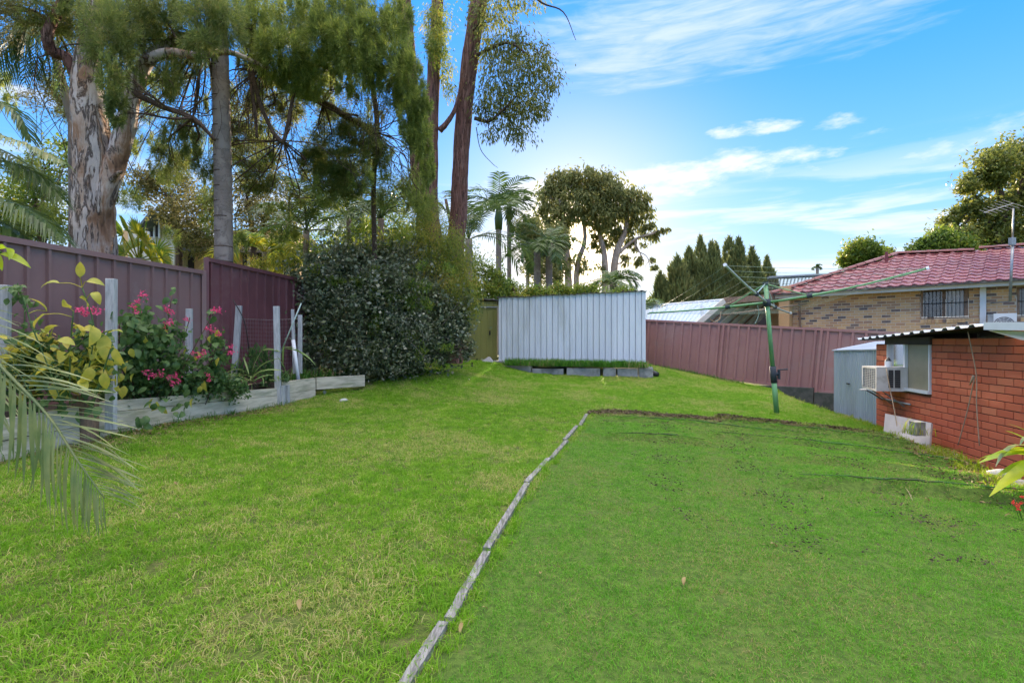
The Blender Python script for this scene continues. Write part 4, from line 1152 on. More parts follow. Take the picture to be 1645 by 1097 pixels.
# grey tiled roof farther back
t = thing("grey_roofed_house", "house with a blue-grey tiled roof just left of the red tiled roof", "house", (13, 30, 0))
V = []; fs = []; mb = MB()
A, B, C_, D_ = W(1234, 449, 33), W(1420, 440, 36), W(1420, 490, 27), W(1225, 490, 27)
for r in range(22):
    for c_ in range(34):
        f0, f1, g0, g1 = c_/34, (c_+.96)/34, r/22, (r+1)/22
        def bl(f, q): return A.lerp(B, f).lerp(D_.lerp(C_, f), q)
        mb.add([bl(f0, g0), bl(f1, g0), bl(f1, g1)+Z*.06, bl(f0, g1)+Z*.06, bl((f0+f1)/2, g1)+Z*.12], [(0, 1, 2, 4, 3)])
o = mb.build("roof_tiles", M['darkroof'], t); o["kind"] = "stuff"
MB().tube([A+Z*.1, B+Z*.1], .12, 6).build("ridge_cap", M['darkroof'], t)
MB().box((14.5, 31, 1.0), (9, 6, 4)).build("wall", M['brick_buff'], t)

# ------------------------------------------------------------------ rotary clothes hoist
t = thing("rotary_clothes_hoist", "green rotary clothes hoist leaning slightly on the lawn in front of the maroon fence", "clothes hoist", tuple(W(1248, 664, 9.0)))
pb_, pc, ph, ptp = W(1248, 668, 9.0), W(1242.5, 603, 9.0), W(1232, 486, 9.0), W(1229.5, 455, 9.0)
MB().tube([pb_, pc], .043, 14).build("lower_pole", M['hoist'], t, smooth=True)
MB().tube([pc, ptp], .036, 14).build("upper_pole", M['hoist'], t, smooth=True)
ax = (pc-pb_).normalized()
sl = MB().tube([pc-ax*.13, pc+ax*.16], .052, 14).build("winder_sleeve", M['hub'], t, smooth=True)
q = pc+Vector((.075, -.02, .03))
hd = MB().tube([pc+ax*.02, q], .03, 8); hd.box(q+Vector((.01, 0, -.01)), (.03, .05, .17)); hd = hd.build("crank_housing", M['hub'], t)
MB().tube([q+Vector((0, 0, .07)), q+Vector((.10, -.05, .08)), q+Vector((.13, -.06, .08))], [.011, .011, .016], 8).build("crank_handle", M['hub'], t)
MB().tube([ph-ax*.07, ph+ax*.06], .062, 14).build("hub", M['hub'], t, smooth=True)
MB().tube([ptp-ax*.03, ptp+ax*.025], .045, 12).build("top_cap", M['hub'], t)
arms = {'R': W(1490, 431, 7.62), 'L': W(1042, 503, 10.38), 'N': W(1165, 426, 7.29), 'F': W(1270, 503, 10.71)}
hubp = ph
def armp(k, f): return hubp.lerp(arms[k], f)-Z*(.05*math.sin(math.pi*min(f, 1))*(1 if k in 'R' else .4))
for k, mt in (('R', 'hoist'), ('L', 'hoist'), ('N', 'hoist_pale'), ('F', 'hoist_pale')):
    pts = [armp(k, f) for f in np.linspace(0.02, 1, 9)]
    a_ = MB().tube(pts, [.021]*4+[.016]*5, 8).build("arm", M[mt], t, smooth=True)
    j = armp(k, .30); dd = (armp(k, .34)-armp(k, .26)).normalized()
    MB().tube([j-dd*.04, j+dd*.04], .037, 8).build("arm_bracket", M['hub'], a_)
    e_ = armp(k, 1.0); dd = (e_-armp(k, .95)).normalized()
    MB().tube([e_-dd*.015, e_+dd*.02], .026, 8).build("end_cap", M['pvc'], a_)
    MB().tube([ptp-ax*.01, j], .011, 6).build("strut", M['hoist_pale' if k in 'NF' else 'hoist'], t)
for (a, b) in (('R', 'N'), ('N', 'L'), ('L', 'F'), ('F', 'R')):
    for f in (.40, .52, .64, .76, .88, .985):
        A, B = armp(a, f), armp(b, f)
        MB().tube([A, A.lerp(B, .33)-Z*.018, A.lerp(B, .67)-Z*.018, B], .0022, 4).build("clothes_line", M['wire'], t)
j = armp('N', .22)
MB().tube(smoothpath([W(1217, 490, 8.9), W(1219, 505, 8.9), W(1213, 520, 8.9)], 4), .006, 5).build("loose_cord", M['wire'], t)

# ================================================================== plants
M['bark_paper'] = None
def mat_bark(name, cols, scale=3.0, stretch=(3.2, 3.2, .55), bstr=.9, fiss=(0.03, 0.022, 0.02), fa=.8, tint=None):
    m, g = newmat(name)
    P_ = pos(g)
    ps = g.scale(P_, stretch)
    n1 = g.noise(ps, scale, 7, .65, .6); n2 = g.noise(P_, scale*.9, 5, .6); n3 = g.noise(ps, scale*4.5, 5, .7)
    cr = g.node("ShaderNodeValToRGB"); e = cr.color_ramp.elements
    while len(e) < len(cols): e.new(.5)
    for i, (p_, c) in enumerate(cols): e[i].position = p_; e[i].color = (*c, 1)
    g.l.new(g.math("ADD", g.math("MULTIPLY", n1, .6), g.math("MULTIPLY", n2, .4)), cr.inputs[0])
    col = cr.outputs[0]
    fs_ = g.ramp(g.math("ABSOLUTE", g.math("SUBTRACT", n1, .5)), 0.0, .045, 1.0, 0.0)
    fs2 = g.ramp(n3, .40, .30)
    col = g.mix(g.math("MULTIPLY", fs_, fa), col, fiss)
    col = g.mix(g.math("MULTIPLY", fs2, fa*.55), col, fiss)
    h = g.math("SUBTRACT", g.math("ADD", n1, g.math("MULTIPLY", n3, .5)), g.math("MULTIPLY", fs_, .35))
    finish(g, bsdf(g, col, .9, 0, h, bstr, .03, .2)); return m
M['bark_paper'] = mat_bark('paper_bark', [(0.32, (0.10, 0.055, 0.040)), (.43, (0.28, 0.16, 0.10)), (.49, (0.44, 0.33, 0.27)), (.56, (0.54, 0.47, 0.45)), (.68, (0.36, 0.32, 0.32))], 2.4, (2.2, 2.2, .42), 1.0, (0.045, 0.026, 0.02), .85)
M['bark_red'] = mat_bark('furrowed_red_bark', [(.3, (0.13, 0.06, 0.05)), (.5, (0.24, 0.12, 0.10)), (.7, (0.30, 0.19, 0.17))], 5.0, (4, 4, .35), 1.0)
M['bark_palm'] = mat_bark('ringed_palm_bark', [(.3, (0.17, 0.13, 0.11)), (.5, (0.27, 0.22, 0.20)), (.7, (0.34, 0.29, 0.26))], 4.0, (1, 1, 1), .5, fa=.3)
M['twig'] = mat_bark('dark_twig_bark', [(.3, (0.07, 0.045, 0.035)), (.7, (0.17, 0.11, 0.08))], 6.0, (3, 3, 1), .6)
M['bark_pale'] = mat_bark('smooth_pale_bark', [(.3, (0.22, 0.16, 0.12)), (.5, (0.38, 0.30, 0.25)), (.7, (0.46, 0.40, 0.36))], 1.5, (2, 2, .5), .4, fa=.4)
LM = {
 'needle': mat_leaf('needle_foliage', [(0.085, 0.110, 0.032), (0.145, 0.195, 0.042), (0.25, 0.30, 0.055), (0.44, 0.42, 0.10)], .45, .55, 4.0),
 'needle2': mat_leaf('needle_foliage_bluish', [(0.075, 0.100, 0.034), (0.125, 0.170, 0.046), (0.21, 0.25, 0.060), (0.34, 0.28, 0.10)], .45, .55, 4.0),
 'brown': mat_leaf('sparse_brown_foliage', [(0.075, 0.075, 0.025), (0.14, 0.135, 0.040), (0.24, 0.20, 0.07)], .4, .6, 1.2),
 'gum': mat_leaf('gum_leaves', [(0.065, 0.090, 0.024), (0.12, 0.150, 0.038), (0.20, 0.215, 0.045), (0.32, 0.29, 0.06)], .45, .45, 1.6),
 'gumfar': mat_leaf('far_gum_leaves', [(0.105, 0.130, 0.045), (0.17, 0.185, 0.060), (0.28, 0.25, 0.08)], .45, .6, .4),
 'bush': mat_leaf('grey_green_leaves', [(0.036, 0.050, 0.018), (0.080, 0.105, 0.042), (0.145, 0.175, 0.085), (0.24, 0.25, 0.165), (0.42, 0.40, 0.32)], .2, .45, 3.2, .4),
 'acacia': mat_leaf('yellow_green_leaves', [(0.06, 0.11, 0.02), (0.15, 0.21, 0.03), (0.30, 0.30, 0.04), (0.42, 0.27, 0.04)], .45, .5, 1.5),
 'palm': mat_leaf('palm_leaflets', [(0.035, 0.070, 0.020), (0.070, 0.125, 0.030), (0.14, 0.19, 0.045)], .28, .42, 1.2, .5),
 'palmlit': mat_leaf('bright_palm_leaflets', [(0.06, 0.14, 0.02), (0.15, 0.24, 0.03), (0.40, 0.38, 0.03), (0.55, 0.44, 0.03)], .45, .42, 2.0, .5),
 'conifer': mat_leaf('conifer_foliage', [(0.095, 0.130, 0.048), (0.16, 0.195, 0.070), (0.29, 0.27, 0.10)], .35, .65, .5),
 'hedge': mat_leaf('mixed_hedge_leaves', [(0.045, 0.085, 0.018), (0.10, 0.165, 0.026), (0.20, 0.26, 0.035), (0.38, 0.30, 0.05)], .4, .5, .7),
 'silver': mat_leaf('silvery_frond_leaflets', [(0.07, 0.135, 0.042), (0.14, 0.21, 0.075), (0.26, 0.29, 0.11), (0.46, 0.38, 0.13)], .3, .38, 5, .6),
 'yellowleaf': mat_leaf('yellowing_leaves', [(0.15, 0.21, 0.03), (0.33, 0.36, 0.05), (0.52, 0.45, 0.07), (0.58, 0.40, 0.09)], .35, .45, 7, .4),
 'greenleaf': mat_leaf('soft_green_leaves', [(0.045, 0.105, 0.035), (0.085, 0.165, 0.05), (0.16, 0.24, 0.07)], .35, .5, 8, .4),
 'strap': mat_leaf('strap_leaves', [(0.10, 0.19, 0.05), (0.20, 0.30, 0.09), (0.30, 0.36, 0.14)], .35, .45, 4, .4),
 'cordy': mat_leaf('sword_leaves', [(0.09, 0.22, 0.02), (0.30, 0.42, 0.02), (0.66, 0.62, 0.03)], .45, .35, 5, .5),  # yellow brightened so the leaves look sunlit; the light is in the colour
}
def unit(v): return v/np.maximum(np.linalg.norm(v, axis=-1, keepdims=True), 1e-9)
def leafmesh(name, C, Dv, L, Wd):
    """diamond leaves with a slight fold: C (n,3) centres, Dv (n,3) directions"""
    n = len(C); Dv = unit(Dv)
    S_ = unit(np.cross(Dv, rng.normal(size=(n, 3)))); Nn = np.cross(Dv, S_)
    L = np.broadcast_to(np.asarray(L), n)[:, None]; Wd = np.broadcast_to(np.asarray(Wd), n)[:, None]
    a = C-Dv*L/2; b = C+S_*Wd/2+Nn*Wd*.12-Dv*L*.05; c = C+Dv*L/2; d_ = C-S_*Wd/2+Nn*Wd*.12-Dv*L*.05
    V = np.stack([a, b, c, d_], 1).reshape(-1, 3)
    F_ = np.arange(n*4).reshape(n, 4)
    return arr_mesh(name, V, F_)
def clump_points(clumps, n, per=70, sig=.22, shell=.55, an=(1, 1, 1)):
    """clumps: (centre, (rx,ry,rz), weight) -> leaf centres and the outward direction of each"""
    w = np.array([c[2]*c[1][0]*c[1][2] for c in clumps], float); w /= w.sum()
    Cs, Ds = [], []
    for (c, r, _), wi in zip(clumps, w):
        k = int(n*wi)
        if k < 4: continue
        ks = max(2, int(k/per))
        u_ = unit(rng.normal(size=(ks, 3)))*(rng.uniform(shell**3, 1, (ks, 1))**(1/3))*rng.uniform(.75, 1.08, (ks, 1))
        r = np.array(r)
        sub = np.array(c)+u_*r
        pick = rng.integers(0, ks, k)
        sg = np.minimum(r, r.mean())*sig*1.3
        off = rng.normal(size=(k, 3))*sg*np.array(an)*rng.uniform(.6, 1.5, (ks, 1))[pick]
        Cs.append(sub[pick]+off); Ds.append(unit(off/sg)*.8+u_[pick]*.6)
    return np.concatenate(Cs), np.concatenate(Ds)
def crown(parent, mat, clumps, n, L, Wd, mode="random", name="crown", **k):
    C, Dn = clump_points(clumps, n, **k); m_ = len(C)
    if mode == "droop": Dv = Dn*.5+np.array([0, 0, -1.0])+rng.normal(size=(m_, 3))*.35
    elif mode == "up": Dv = Dn*.6+np.array([0, 0, .9])+rng.normal(size=(m_, 3))*.3
    elif mode == "out": Dv = Dn+rng.normal(size=(m_, 3))*.25
    else: Dv = rng.normal(size=(m_, 3))+Dn*.3
    me = leafmesh(name, C, Dv, L*rng.uniform(.6, 1.3, m_), Wd*rng.uniform(.7, 1.3, m_))
    return link(name, me, mat, parent)
def pc(px, py, rx, ry, Y, w=1.0, dy=None):
    """a foliage clump seen at px,py with those pixel radii, at depth Y"""
    s = Y/FPX; c = W(px, py, Y); rr = (rx+ry)/2*s*.8 if dy is None else dy
    return (tuple(c), (rx*s, rr, ry*s), w)
def limb(parent, pts, r0, r1, mat, name="limb", sides=7, n=5, jit=.06, taper=1.0):
    p = smoothpath(pts, n)
    rad = [r0+(r1-r0)*(i/(len(p)-1))**taper for i in range(len(p))]
    return MB().tube(p, rad, sides, jit=jit).build(name, mat, parent, smooth=True)
def twigs(parent, starts, clumps, r, mat, n_each=2, name="branch", wob=.25):
    """thin branches from points on the limbs into the clumps"""
    mb = MB()
    for (c, rr, _) in clumps:
        c = Vector(c); s = min(starts, key=lambda q: (Vector(q)-c).length)
        s = Vector(s); d_ = c-s
        mids = [s, s+d_*.35+Vector((random.uniform(-wob, wob), random.uniform(-wob, wob), random.uniform(-wob, wob)))*d_.length*.5, s+d_*.7+Vector((random.uniform(-wob, wob), random.uniform(-wob, wob), random.uniform(0, wob)))*d_.length*.4, c]
        p = smoothpath(mids, 4); mb.tube(p, [r*(1-.7*i/(len(p)-1)) for i in range(len(p))], 5)
        for _k in range(n_each):
            e_ = c+Vector([random.uniform(-.9, .9)*q for q in rr]); b = p[int(len(p)*random.uniform(.4, .9))]
            m_ = b.lerp(e_, .5)+Vector((random.uniform(-.15, .15), random.uniform(-.15, .15), random.uniform(-.1, .2)))*(e_-b).length
            q = smoothpath([b, m_, e_], 4); mb.tube(q, [r*.4*(1-.8*i/(len(q)-1)) for i in range(len(q))], 4)
    return tag(mb.build(name, mat, parent, smooth=True), kind="stuff")

# ---------------------------------------------------------------- the big paperbark on the left
YP = 7.9
t = thing("paperbark_tree", "huge pale peeling-bark tree with two thick stems right behind the left fence", "tree", (W(150, 560, YP).x, YP, .9))
def trunk_rough(parent, pts, radii, mat, name="trunk", sides=26, n=9, amp=.10, seed=0.0):
    from mathutils import noise as mn
    p = smoothpath(pts, n); m_ = len(p)
    rr = np.interp(np.linspace(0, 1, m_), np.linspace(0, 1, len(radii)), radii)
    vs, fs = [], []
    for i in range(m_):
        tt = (p[min(i+1, m_-1)]-p[max(i-1, 0)]).normalized(); a = tt.cross(Vector((0, 1, 0))).normalized(); b = tt.cross(a)
        for k in range(sides):
            th = 2*math.pi*k/sides; d_ = a*math.cos(th)+b*math.sin(th)
            q = Vector((math.cos(th)*1.6+seed, math.sin(th)*1.6, p[i].z*.55))
            f_ = 1+amp*(mn.noise(q*1.3)*1.6+mn.noise(q*4)*1.0+abs(mn.noise(q*9))*.9)
            vs.append(p[i]+d_*rr[i]*f_)
    for i in range(m_-1):
        for k in range(sides): fs.append((i*sides+k, i*sides+(k+1) % sides, (i+1)*sides+(k+1) % sides, (i+1)*sides+k))
    return MB().add(vs, fs).build(name, mat, parent, smooth=True)
sc_ = YP/FPX
trunk_rough(t, [W(148, 600, YP), W(150, 400, YP), W(151, 330, YP), W(150, 260, YP), W(142, 180, YP), W(140, 110, YP), W(150, 40, YP), W(165, -60, YP)],
            [36*sc_, 29*sc_, 25*sc_, 24*sc_, 22*sc_, 16*sc_, 11*sc_, 7*sc_], M['bark_paper'], amp=.16, seed=2, n=14)
trunk_rough(t, [W(150, 400, YP), W(164, 330, YP-.05), W(185, 262, YP), W(203, 200, YP+.1), W(214, 150, YP+.2), W(240, 95, YP+.2), W(290, 62, YP+.3), W(350, 50, YP+.4)],
            [12*sc_, 14*sc_, 14*sc_, 12.5*sc_, 11*sc_, 9*sc_, 7*sc_, 5*sc_], M['bark_paper'], name="second_stem", amp=.14, seed=9, n=12)
limb(t, [W(128, 130, YP), W(105, 92, YP-.1), W(84, 84, YP-.2), W(76, 55, YP-.3), W(92, 20, YP-.3), W(110, -20, YP-.3)], .085, .06, M['bark_red'], "broken_limb", 10, 6, .12)
limb(t, [W(232, 100, YP), W(270, 85, YP), W(320, 90, YP), W(370, 85, YP+.3), W(430, 110, YP+.4)], .085, .03, M['bark_paper'], "limb", 8)
limb(t, [W(215, 150, YP), W(262, 172, YP), W(310, 190, YP), W(345, 225, YP)], .05, .025, M['twig'], "limb")
limb(t, [W(180, 290, YP-.1), W(188, 280, YP-.15), W(196, 276, YP-.2)], .05, .02, M['bark_paper'], "branch_stub")
limb(t, [W(80, 40, YP), W(50, 18, YP), W(0, 20, YP), W(-60, 30, YP)], .04, .02, M['twig'], "limb")
CA = [pc(60,15,75,30,YP-.3,.5),pc(130,25,50,45,YP+.2),pc(175,60,45,55,YP-.6,1.2),pc(215,40,55,60,YP,1),pc(180,135,24,45,YP-.9,1.6),pc(190,185,16,28,YP-.9,1.6),
      pc(250,20,60,40,YP,1),pc(300,90,50,40,YP+.5,.6),pc(265,130,35,35,YP,.8),pc(340,30,60,45,YP-.3,1.2),pc(325,70,35,30,YP-.5,.8),pc(290,215,38,28,YP+.5,.7),pc(275,262,40,30,YP+1,.6),pc(320,262,34,28,YP+.8,.6)]
crown(t, LM['needle2'], CA, 80000, .085, .0085, "out", per=90, sig=.085, shell=.2, an=(.8, .8, 1.7))
CA2 = [pc(40,15,60,28,YP-.3,.6),pc(-40,20,50,50,YP,.7),pc(95,130,45,28,YP+1,.35),pc(70,160,40,22,YP+1.5,.35),pc(110,170,30,20,YP+1.2,.3)]
crown(t, LM['brown'], CA2, 9000, .06, .016, "random", name="sparse_foliage", per=30)
st = [W(150, 60, YP), W(240, 95, YP), W(290, 70, YP), W(350, 60, YP), W(85, 30, YP), W(140, 120, YP), W(310, 190, YP)]
twigs(t, st, CA+CA2, .022, M['twig'], 4)

# ---------------------------------------------------------------- ringed palm in front of it
YR = 8.6
t = thing("ringed_palm", "tall palm with a straight grey ringed trunk rising behind the fence step", "palm tree", (W(356, 560, YR).x, YR, .9))
pts = []; rad = []
for i in range(60):
    f_ = i/59; py_c = 600-f_*760; px_c = 358-6*f_+3*math.sin(f_*5)
    pts.append(W(px_c, py_c, YR)); ring = (i % 3 == 0)
    rad.append((14.2-2.6*f_)*YR/FPX*(1.045 if ring else 1.0))
MB().tube(pts, rad, 18).build("trunk", M['bark_palm'], t, smooth=True)
for i in range(26):
    c_ = W(358-6*(i/26)+3*math.sin(i/26*5), 590-i*24, YR); rr = (14.4-2.4*i/26)*YR/FPX*1.02
    MB().tube([c_, c_+Vector((0, 0, .018))], rr, 18, cap=False).build("ring", M['twig'], t, smooth=True)

# ---------------------------------------------------------------- needle-leaved tree filling the upper middle
YN = 8.6
t = thing("needle_leaved_tree", "drooping tree with dense brushy green needle foliage across the upper left", "tree", (W(600, 590, 10.6).x, 10.6, .95))
limb(t, [W(604, 600, 10.6), W(602, 420, 10.5), W(600, 300, 10.2), W(606, 200, 9.8), W(590, 100, 9.3), W(560, 0, 9.0), W(540, -80, 9)], .05, .045, M['twig'], "trunk", 10)
L1 = limb(t, [W(602, 212, 9.9), W(560, 190, 9.5), W(520, 165, 9.2), W(470, 150, 9.0), W(420, 110, 8.7)], .07, .03, M['twig'], "limb")
limb(t, [W(400, 90, 8.6), W(416, 160, 8.6), W(440, 215, 8.6), W(455, 226, 8.6), W(462, 200, 8.6), W(470, 160, 8.6), W(480, 120, 8.7)], .035, .028, M['twig'], "looping_limb", 7, 7)
limb(t, [W(410, 20, 8.6), W(402, 110, 8.6), W(410, 180, 8.6), W(413, 222, 8.6)], .04, .02, M['twig'], "hanging_limb")
limb(t, [W(590, 100, 9.3), W(640, 120, 9.0), W(668, 160, 8.8), W(684, 230, 8.7)], .05, .02, M['twig'], "limb")
limb(t, [W(500, 160, 9), W(540, 180, 9), W(575, 186, 9)], .02, .02, M['twig'], "limb")
CB = [pc(395,10,45,35,YN,.9),pc(410,45,38,35,YN-.2,1),pc(445,80,45,38,YN-.3,1.2),pc(405,95,32,30,YN+.4,.9),pc(475,25,50,38,YN,1),pc(470,125,45,28,YN,1.2),pc(500,140,34,26,YN,1.2),pc(490,110,40,30,YN,1.2),
      pc(520,60,45,42,YN-.2,1.2),pc(550,15,50,40,YN,1),pc(565,75,44,42,YN-.3,1.2),pc(590,110,35,35,YN-.3,1.2),pc(605,45,45,42,YN-.2,1.1),pc(640,30,32,35,YN,1),pc(625,95,35,30,YN-.3,1),pc(655,115,26,38,YN-.4,1.4),
      pc(672,165,22,38,YN-.4,1.5),pc(656,200,20,40,YN-.3,1.4),pc(678,225,18,38,YN-.4,1.5),pc(688,270,14,30,YN-.4,1.4),pc(645,150,28,34,YN,1.2),pc(560,140,28,18,YN,.8),pc(537,98,30,26,YN,1.1)]
CC = [pc(425,165,30,18,YN+.8,.6),pc(465,175,30,20,YN+1,.5),pc(540,195,40,24,YN+1,.55),pc(575,215,36,24,YN+1,.55),pc(520,235,36,22,YN+1,.5),pc(560,255,34,22,YN+1,.5),pc(405,250,36,26,YN+1.6,.7),pc(415,290,36,24,YN+1.6,.6),pc(380,215,22,26,YN+1,.5),
      pc(535,285,34,30,YN+1.2,.9),pc(505,262,26,24,YN+1.2,.8),pc(565,292,34,26,YN+1.4,.8),pc(610,245,24,26,YN+1.4,.5)]
crown(t, LM['needle'], CB, 170000, .080, .0085, "out", per=90, sig=.072, shell=.2, an=(.8, .8, 1.9))
rs = random.Random(5)
CE = [pc(rs.uniform(190, 690), rs.uniform(60, 330), rs.uniform(10, 24), rs.uniform(10, 22), YN+rs.uniform(.2, 2.2), 1) for _ in range(70)]+[pc(rs.uniform(-10, 700), rs.uniform(110, 390), rs.uniform(10, 26), rs.uniform(10, 22), YN+rs.uniform(1.0, 3.4), 1) for _ in range(66)]
crown(t, LM['needle'], CE, 118000, .080, .0090, 'out', name='outer_sprays', per=70, sig=.13, shell=.15, an=(.8, .8, 1.8))
twigs(t, [W(590, 100, 9.3), W(520, 165, 9.2), W(420, 110, 8.7), W(330, 60, 8.2), W(602, 212, 9.9), W(455, 226, 8.6)], CE, .012, M['twig'], 4, name='spray_twigs', wob=.4)
crown(t, LM['needle2'], CC, 60000, .08, .009, "out", name="inner_foliage", per=90, sig=.12)
CD = [pc(430,150,60,40,YN+.6,1),pc(520,150,60,40,YN+.6,1),pc(600,170,50,40,YN+.6,1),pc(460,210,50,40,YN+1,1),pc(560,230,60,40,YN+1.2,1),pc(480,280,60,40,YN+1.5,1),pc(620,290,40,40,YN+1.5,1),pc(400,200,30,60,YN+1,1)]
crown(t, LM['brown'], CD, 15000, .045, .014, "random", name="sparse_foliage", per=22, sig=.12)
st = [W(590, 100, 9.3), W(560, 0, 9), W(520, 165, 9.2), W(470, 150, 9), W(420, 110, 8.7), W(640, 120, 9), W(602, 212, 9.9), W(684, 230, 8.7), W(440, 215, 8.6)]
twigs(t, st, CB+CC+CD, .018, M['twig'], 5, wob=.45)
# hanging dead sprays
mb = MB()
for i in range(240):
    px0 = random.choice([398, 430, 602, 600, 470, 330, 388]); x0 = px0+random.gauss(0, 14); y0 = random.uniform(100, 215)
    p = W(x0, y0, 8.7+random.uniform(-.3, .5)); l_ = random.uniform(.2, .8)
    mb.tube(smoothpath([p, p+Vector((random.uniform(-.06, .06), 0, -l_*.5)), p+Vector((random.uniform(-.12, .12), 0, -l_))], 3), .004, 3, cap=False)
tag(mb.build("hanging_twigs", M['twig'], t), kind="stuff")

# ---------------------------------------------------------------- twin red-barked gums
YG = 12.6; sg_ = YG/FPX
GB = (W(705, 600, YG).x, YG, 1.0)
t = thing("red_barked_gum", "tall straight gum with furrowed red-brown bark, left one of the pair behind the bush", "tree", GB)
trunk_rough(t, [W(692, 600, YG), W(692, 420, YG), W(687, 330, YG), W(692, 230, YG), W(697, 120, YG), W(703, 0, YG), W(706, -90, YG)], [22*sg_, 20*sg_, 17*sg_, 11*sg_, 9.5*sg_, 9.5*sg_, 8*sg_], M['bark_red'], amp=.09, sides=18, seed=4)
trunk_rough(t, [W(676, 340, YG), W(668, 260, YG), W(664, 170, YG), W(656, 80, YG), W(648, 0, YG), W(640, -80, YG)], [8*sg_, 9*sg_, 10*sg_, 11*sg_, 11*sg_, 9*sg_], M['bark_red'], "second_stem", amp=.09, sides=16, seed=14)
limb(t, [W(706, 210, YG), W(716, 200, YG), W(730, 178, YG), W(738, 150, YG)], .08, .04, M['bark_red'], "fork")
CG0 = [pc(700,40,22,35,YG-.3,.5),pc(715,110,14,30,YG,.4),pc(722,150,12,20,YG,.3),pc(700,75,16,30,YG-.6,.9)]
crown(t, LM['acacia'], CG0, 4200, .09, .022, "droop", per=20)
t = thing("red_barked_gum", "leaning gum with furrowed red-brown bark and a leafy right side, right one of the pair", "tree", (W(735, 600, YG).x, YG+.3, 1.0))
trunk_rough(t, [W(728, 600, YG+.3), W(731, 420, YG+.3), W(737, 330, YG+.3), W(742, 230, YG+.3), W(752, 120, YG+.3), W(766, 20, YG+.3), W(778, -80, YG+.3)], [15*sg_, 14.5*sg_, 13*sg_, 13*sg_, 13*sg_, 14*sg_, 10*sg_], M['bark_red'], amp=.09, sides=18, seed=24)
limb(t, [W(762, 190, YG), W(785, 195, YG), W(805, 180, YG-.2), W(835, 150, YG-.4)], .05, .02, M['twig'], "limb")
limb(t, [W(765, 90, YG), W(795, 75, YG), W(820, 70, YG-.2), W(850, 90, YG-.4)], .05, .02, M['twig'], "limb")
limb(t, [W(775, 0, YG), W(830, -25, YG), W(870, 5, YG-.2), W(905, 20, YG-.3), W(925, 65, YG-.3)], .04, .006, M['twig'], "limb")
limb(t, [W(765, 205, YG), W(772, 240, YG), W(790, 262, YG), W(800, 270, YG)], .012, .004, M['twig'], "limb")
CG = [pc(790,30,36,34,YG,.9),pc(830,80,32,28,YG,.9),pc(870,95,22,24,YG-.3,.8),pc(795,95,30,30,YG,.9),pc(840,120,34,26,YG-.2,1),pc(885,130,17,28,YG-.3,.8),pc(800,150,34,28,YG,1),pc(850,165,32,24,YG-.3,1),
      pc(820,195,34,24,YG,1),pc(865,180,18,20,YG-.3,.7),pc(835,222,22,16,YG,.7),pc(790,215,20,14,YG,.4),pc(815,0,40,20,YG,.6),pc(860,8,20,14,YG,.3),pc(780,180,18,20,YG,.9)]
crown(t, LM['gum'], CG, 9200, .12, .032, "droop", per=12, sig=.26)
twigs(t, [W(785, 195, YG), W(805, 180, YG), W(795, 75, YG), W(820, 70, YG), W(830, -25, YG), W(757, 150, YG), W(760, 50, YG)], CG, .018, M['twig'], 5, wob=.3)

# ---------------------------------------------------------------- big grey-green bush
t = thing("grey_green_bush", "huge rounded grey-green bush with small glossy leaves in the corner past the fence", "bush", (W(620, 600, 11).x, 11.0, .9))
YB = 10.9
CBu = [pc(520,455,42,38,YB-.4),pc(505,500,34,38,YB-.6),pc(560,430,48,34,YB),pc(560,490,58,48,YB-.5,1.2),pc(530,555,42,40,YB-.6),pc(590,560,60,42,YB-.5,1.2),pc(620,470,60,52,YB-.3,1.2),pc(650,540,56,50,YB-.4,1.2),
       pc(690,500,44,52,YB,1.2),pc(715,540,32,40,YB+.2,1.2),pc(680,570,48,24,YB-.1,1),pc(620,590,60,18,YB-.6,.9),pc(700,470,36,30,YB+.2),pc(735,515,18,24,YB+.3,.9),pc(600,420,50,26,YB+.2),pc(655,425,46,30,YB+.3),pc(480,450,26,14,YB-.6,.6),pc(466,462,12,8,YB-.8,.8),pc(545,405,16,10,YB,.8),pc(500,420,16,12,YB-.3,.8),pc(752,560,12,18,YB,.8),pc(640,398,20,12,YB+.2,.8),pc(495,590,18,14,YB-.8,.8),pc(748,480,12,14,YB,.7)]
crown(t, LM['bush'], CBu, 56000, .068, .030, "random", per=38, sig=.13, shell=.72)
inner = [(c, (r[0]*.72, r[1]*.72, r[2]*.78), w_) for (c, r, w_) in CBu]
crown(t, LM['bush'], inner, 22000, .085, .06, "random", name="inner_foliage", per=400, sig=.5, shell=.1)
newg = [pc(a_, b_, 18, 20, YB+.1, 1) for a_, b_ in ((545,398),(575,388),(610,392),(512,418),(640,385),(590,372))]+[pc(random.uniform(500, 735), random.uniform(420, 590), 12, 9, YB-.75, 1) for _ in range(34)]
crown(t, LM['hedge'], newg, 8200, .060, .026, 'up', name='new_growth', per=18, sig=.3, shell=.2)
twigs(t, [(W(620, 595, YB+.3))]*1+[W(580, 590, YB)], CBu, .03, M['twig'], 4)
twigs(t, [W(620, 560, YB-.4), W(560, 540, YB-.5), W(690, 530, YB-.2)], [(c, (r[0]*1.15, r[1]*1.3, r[2]*1.15), w_) for c, r, w_ in CBu], .014, M['bark_pale'], 7, name='pale_twigs')
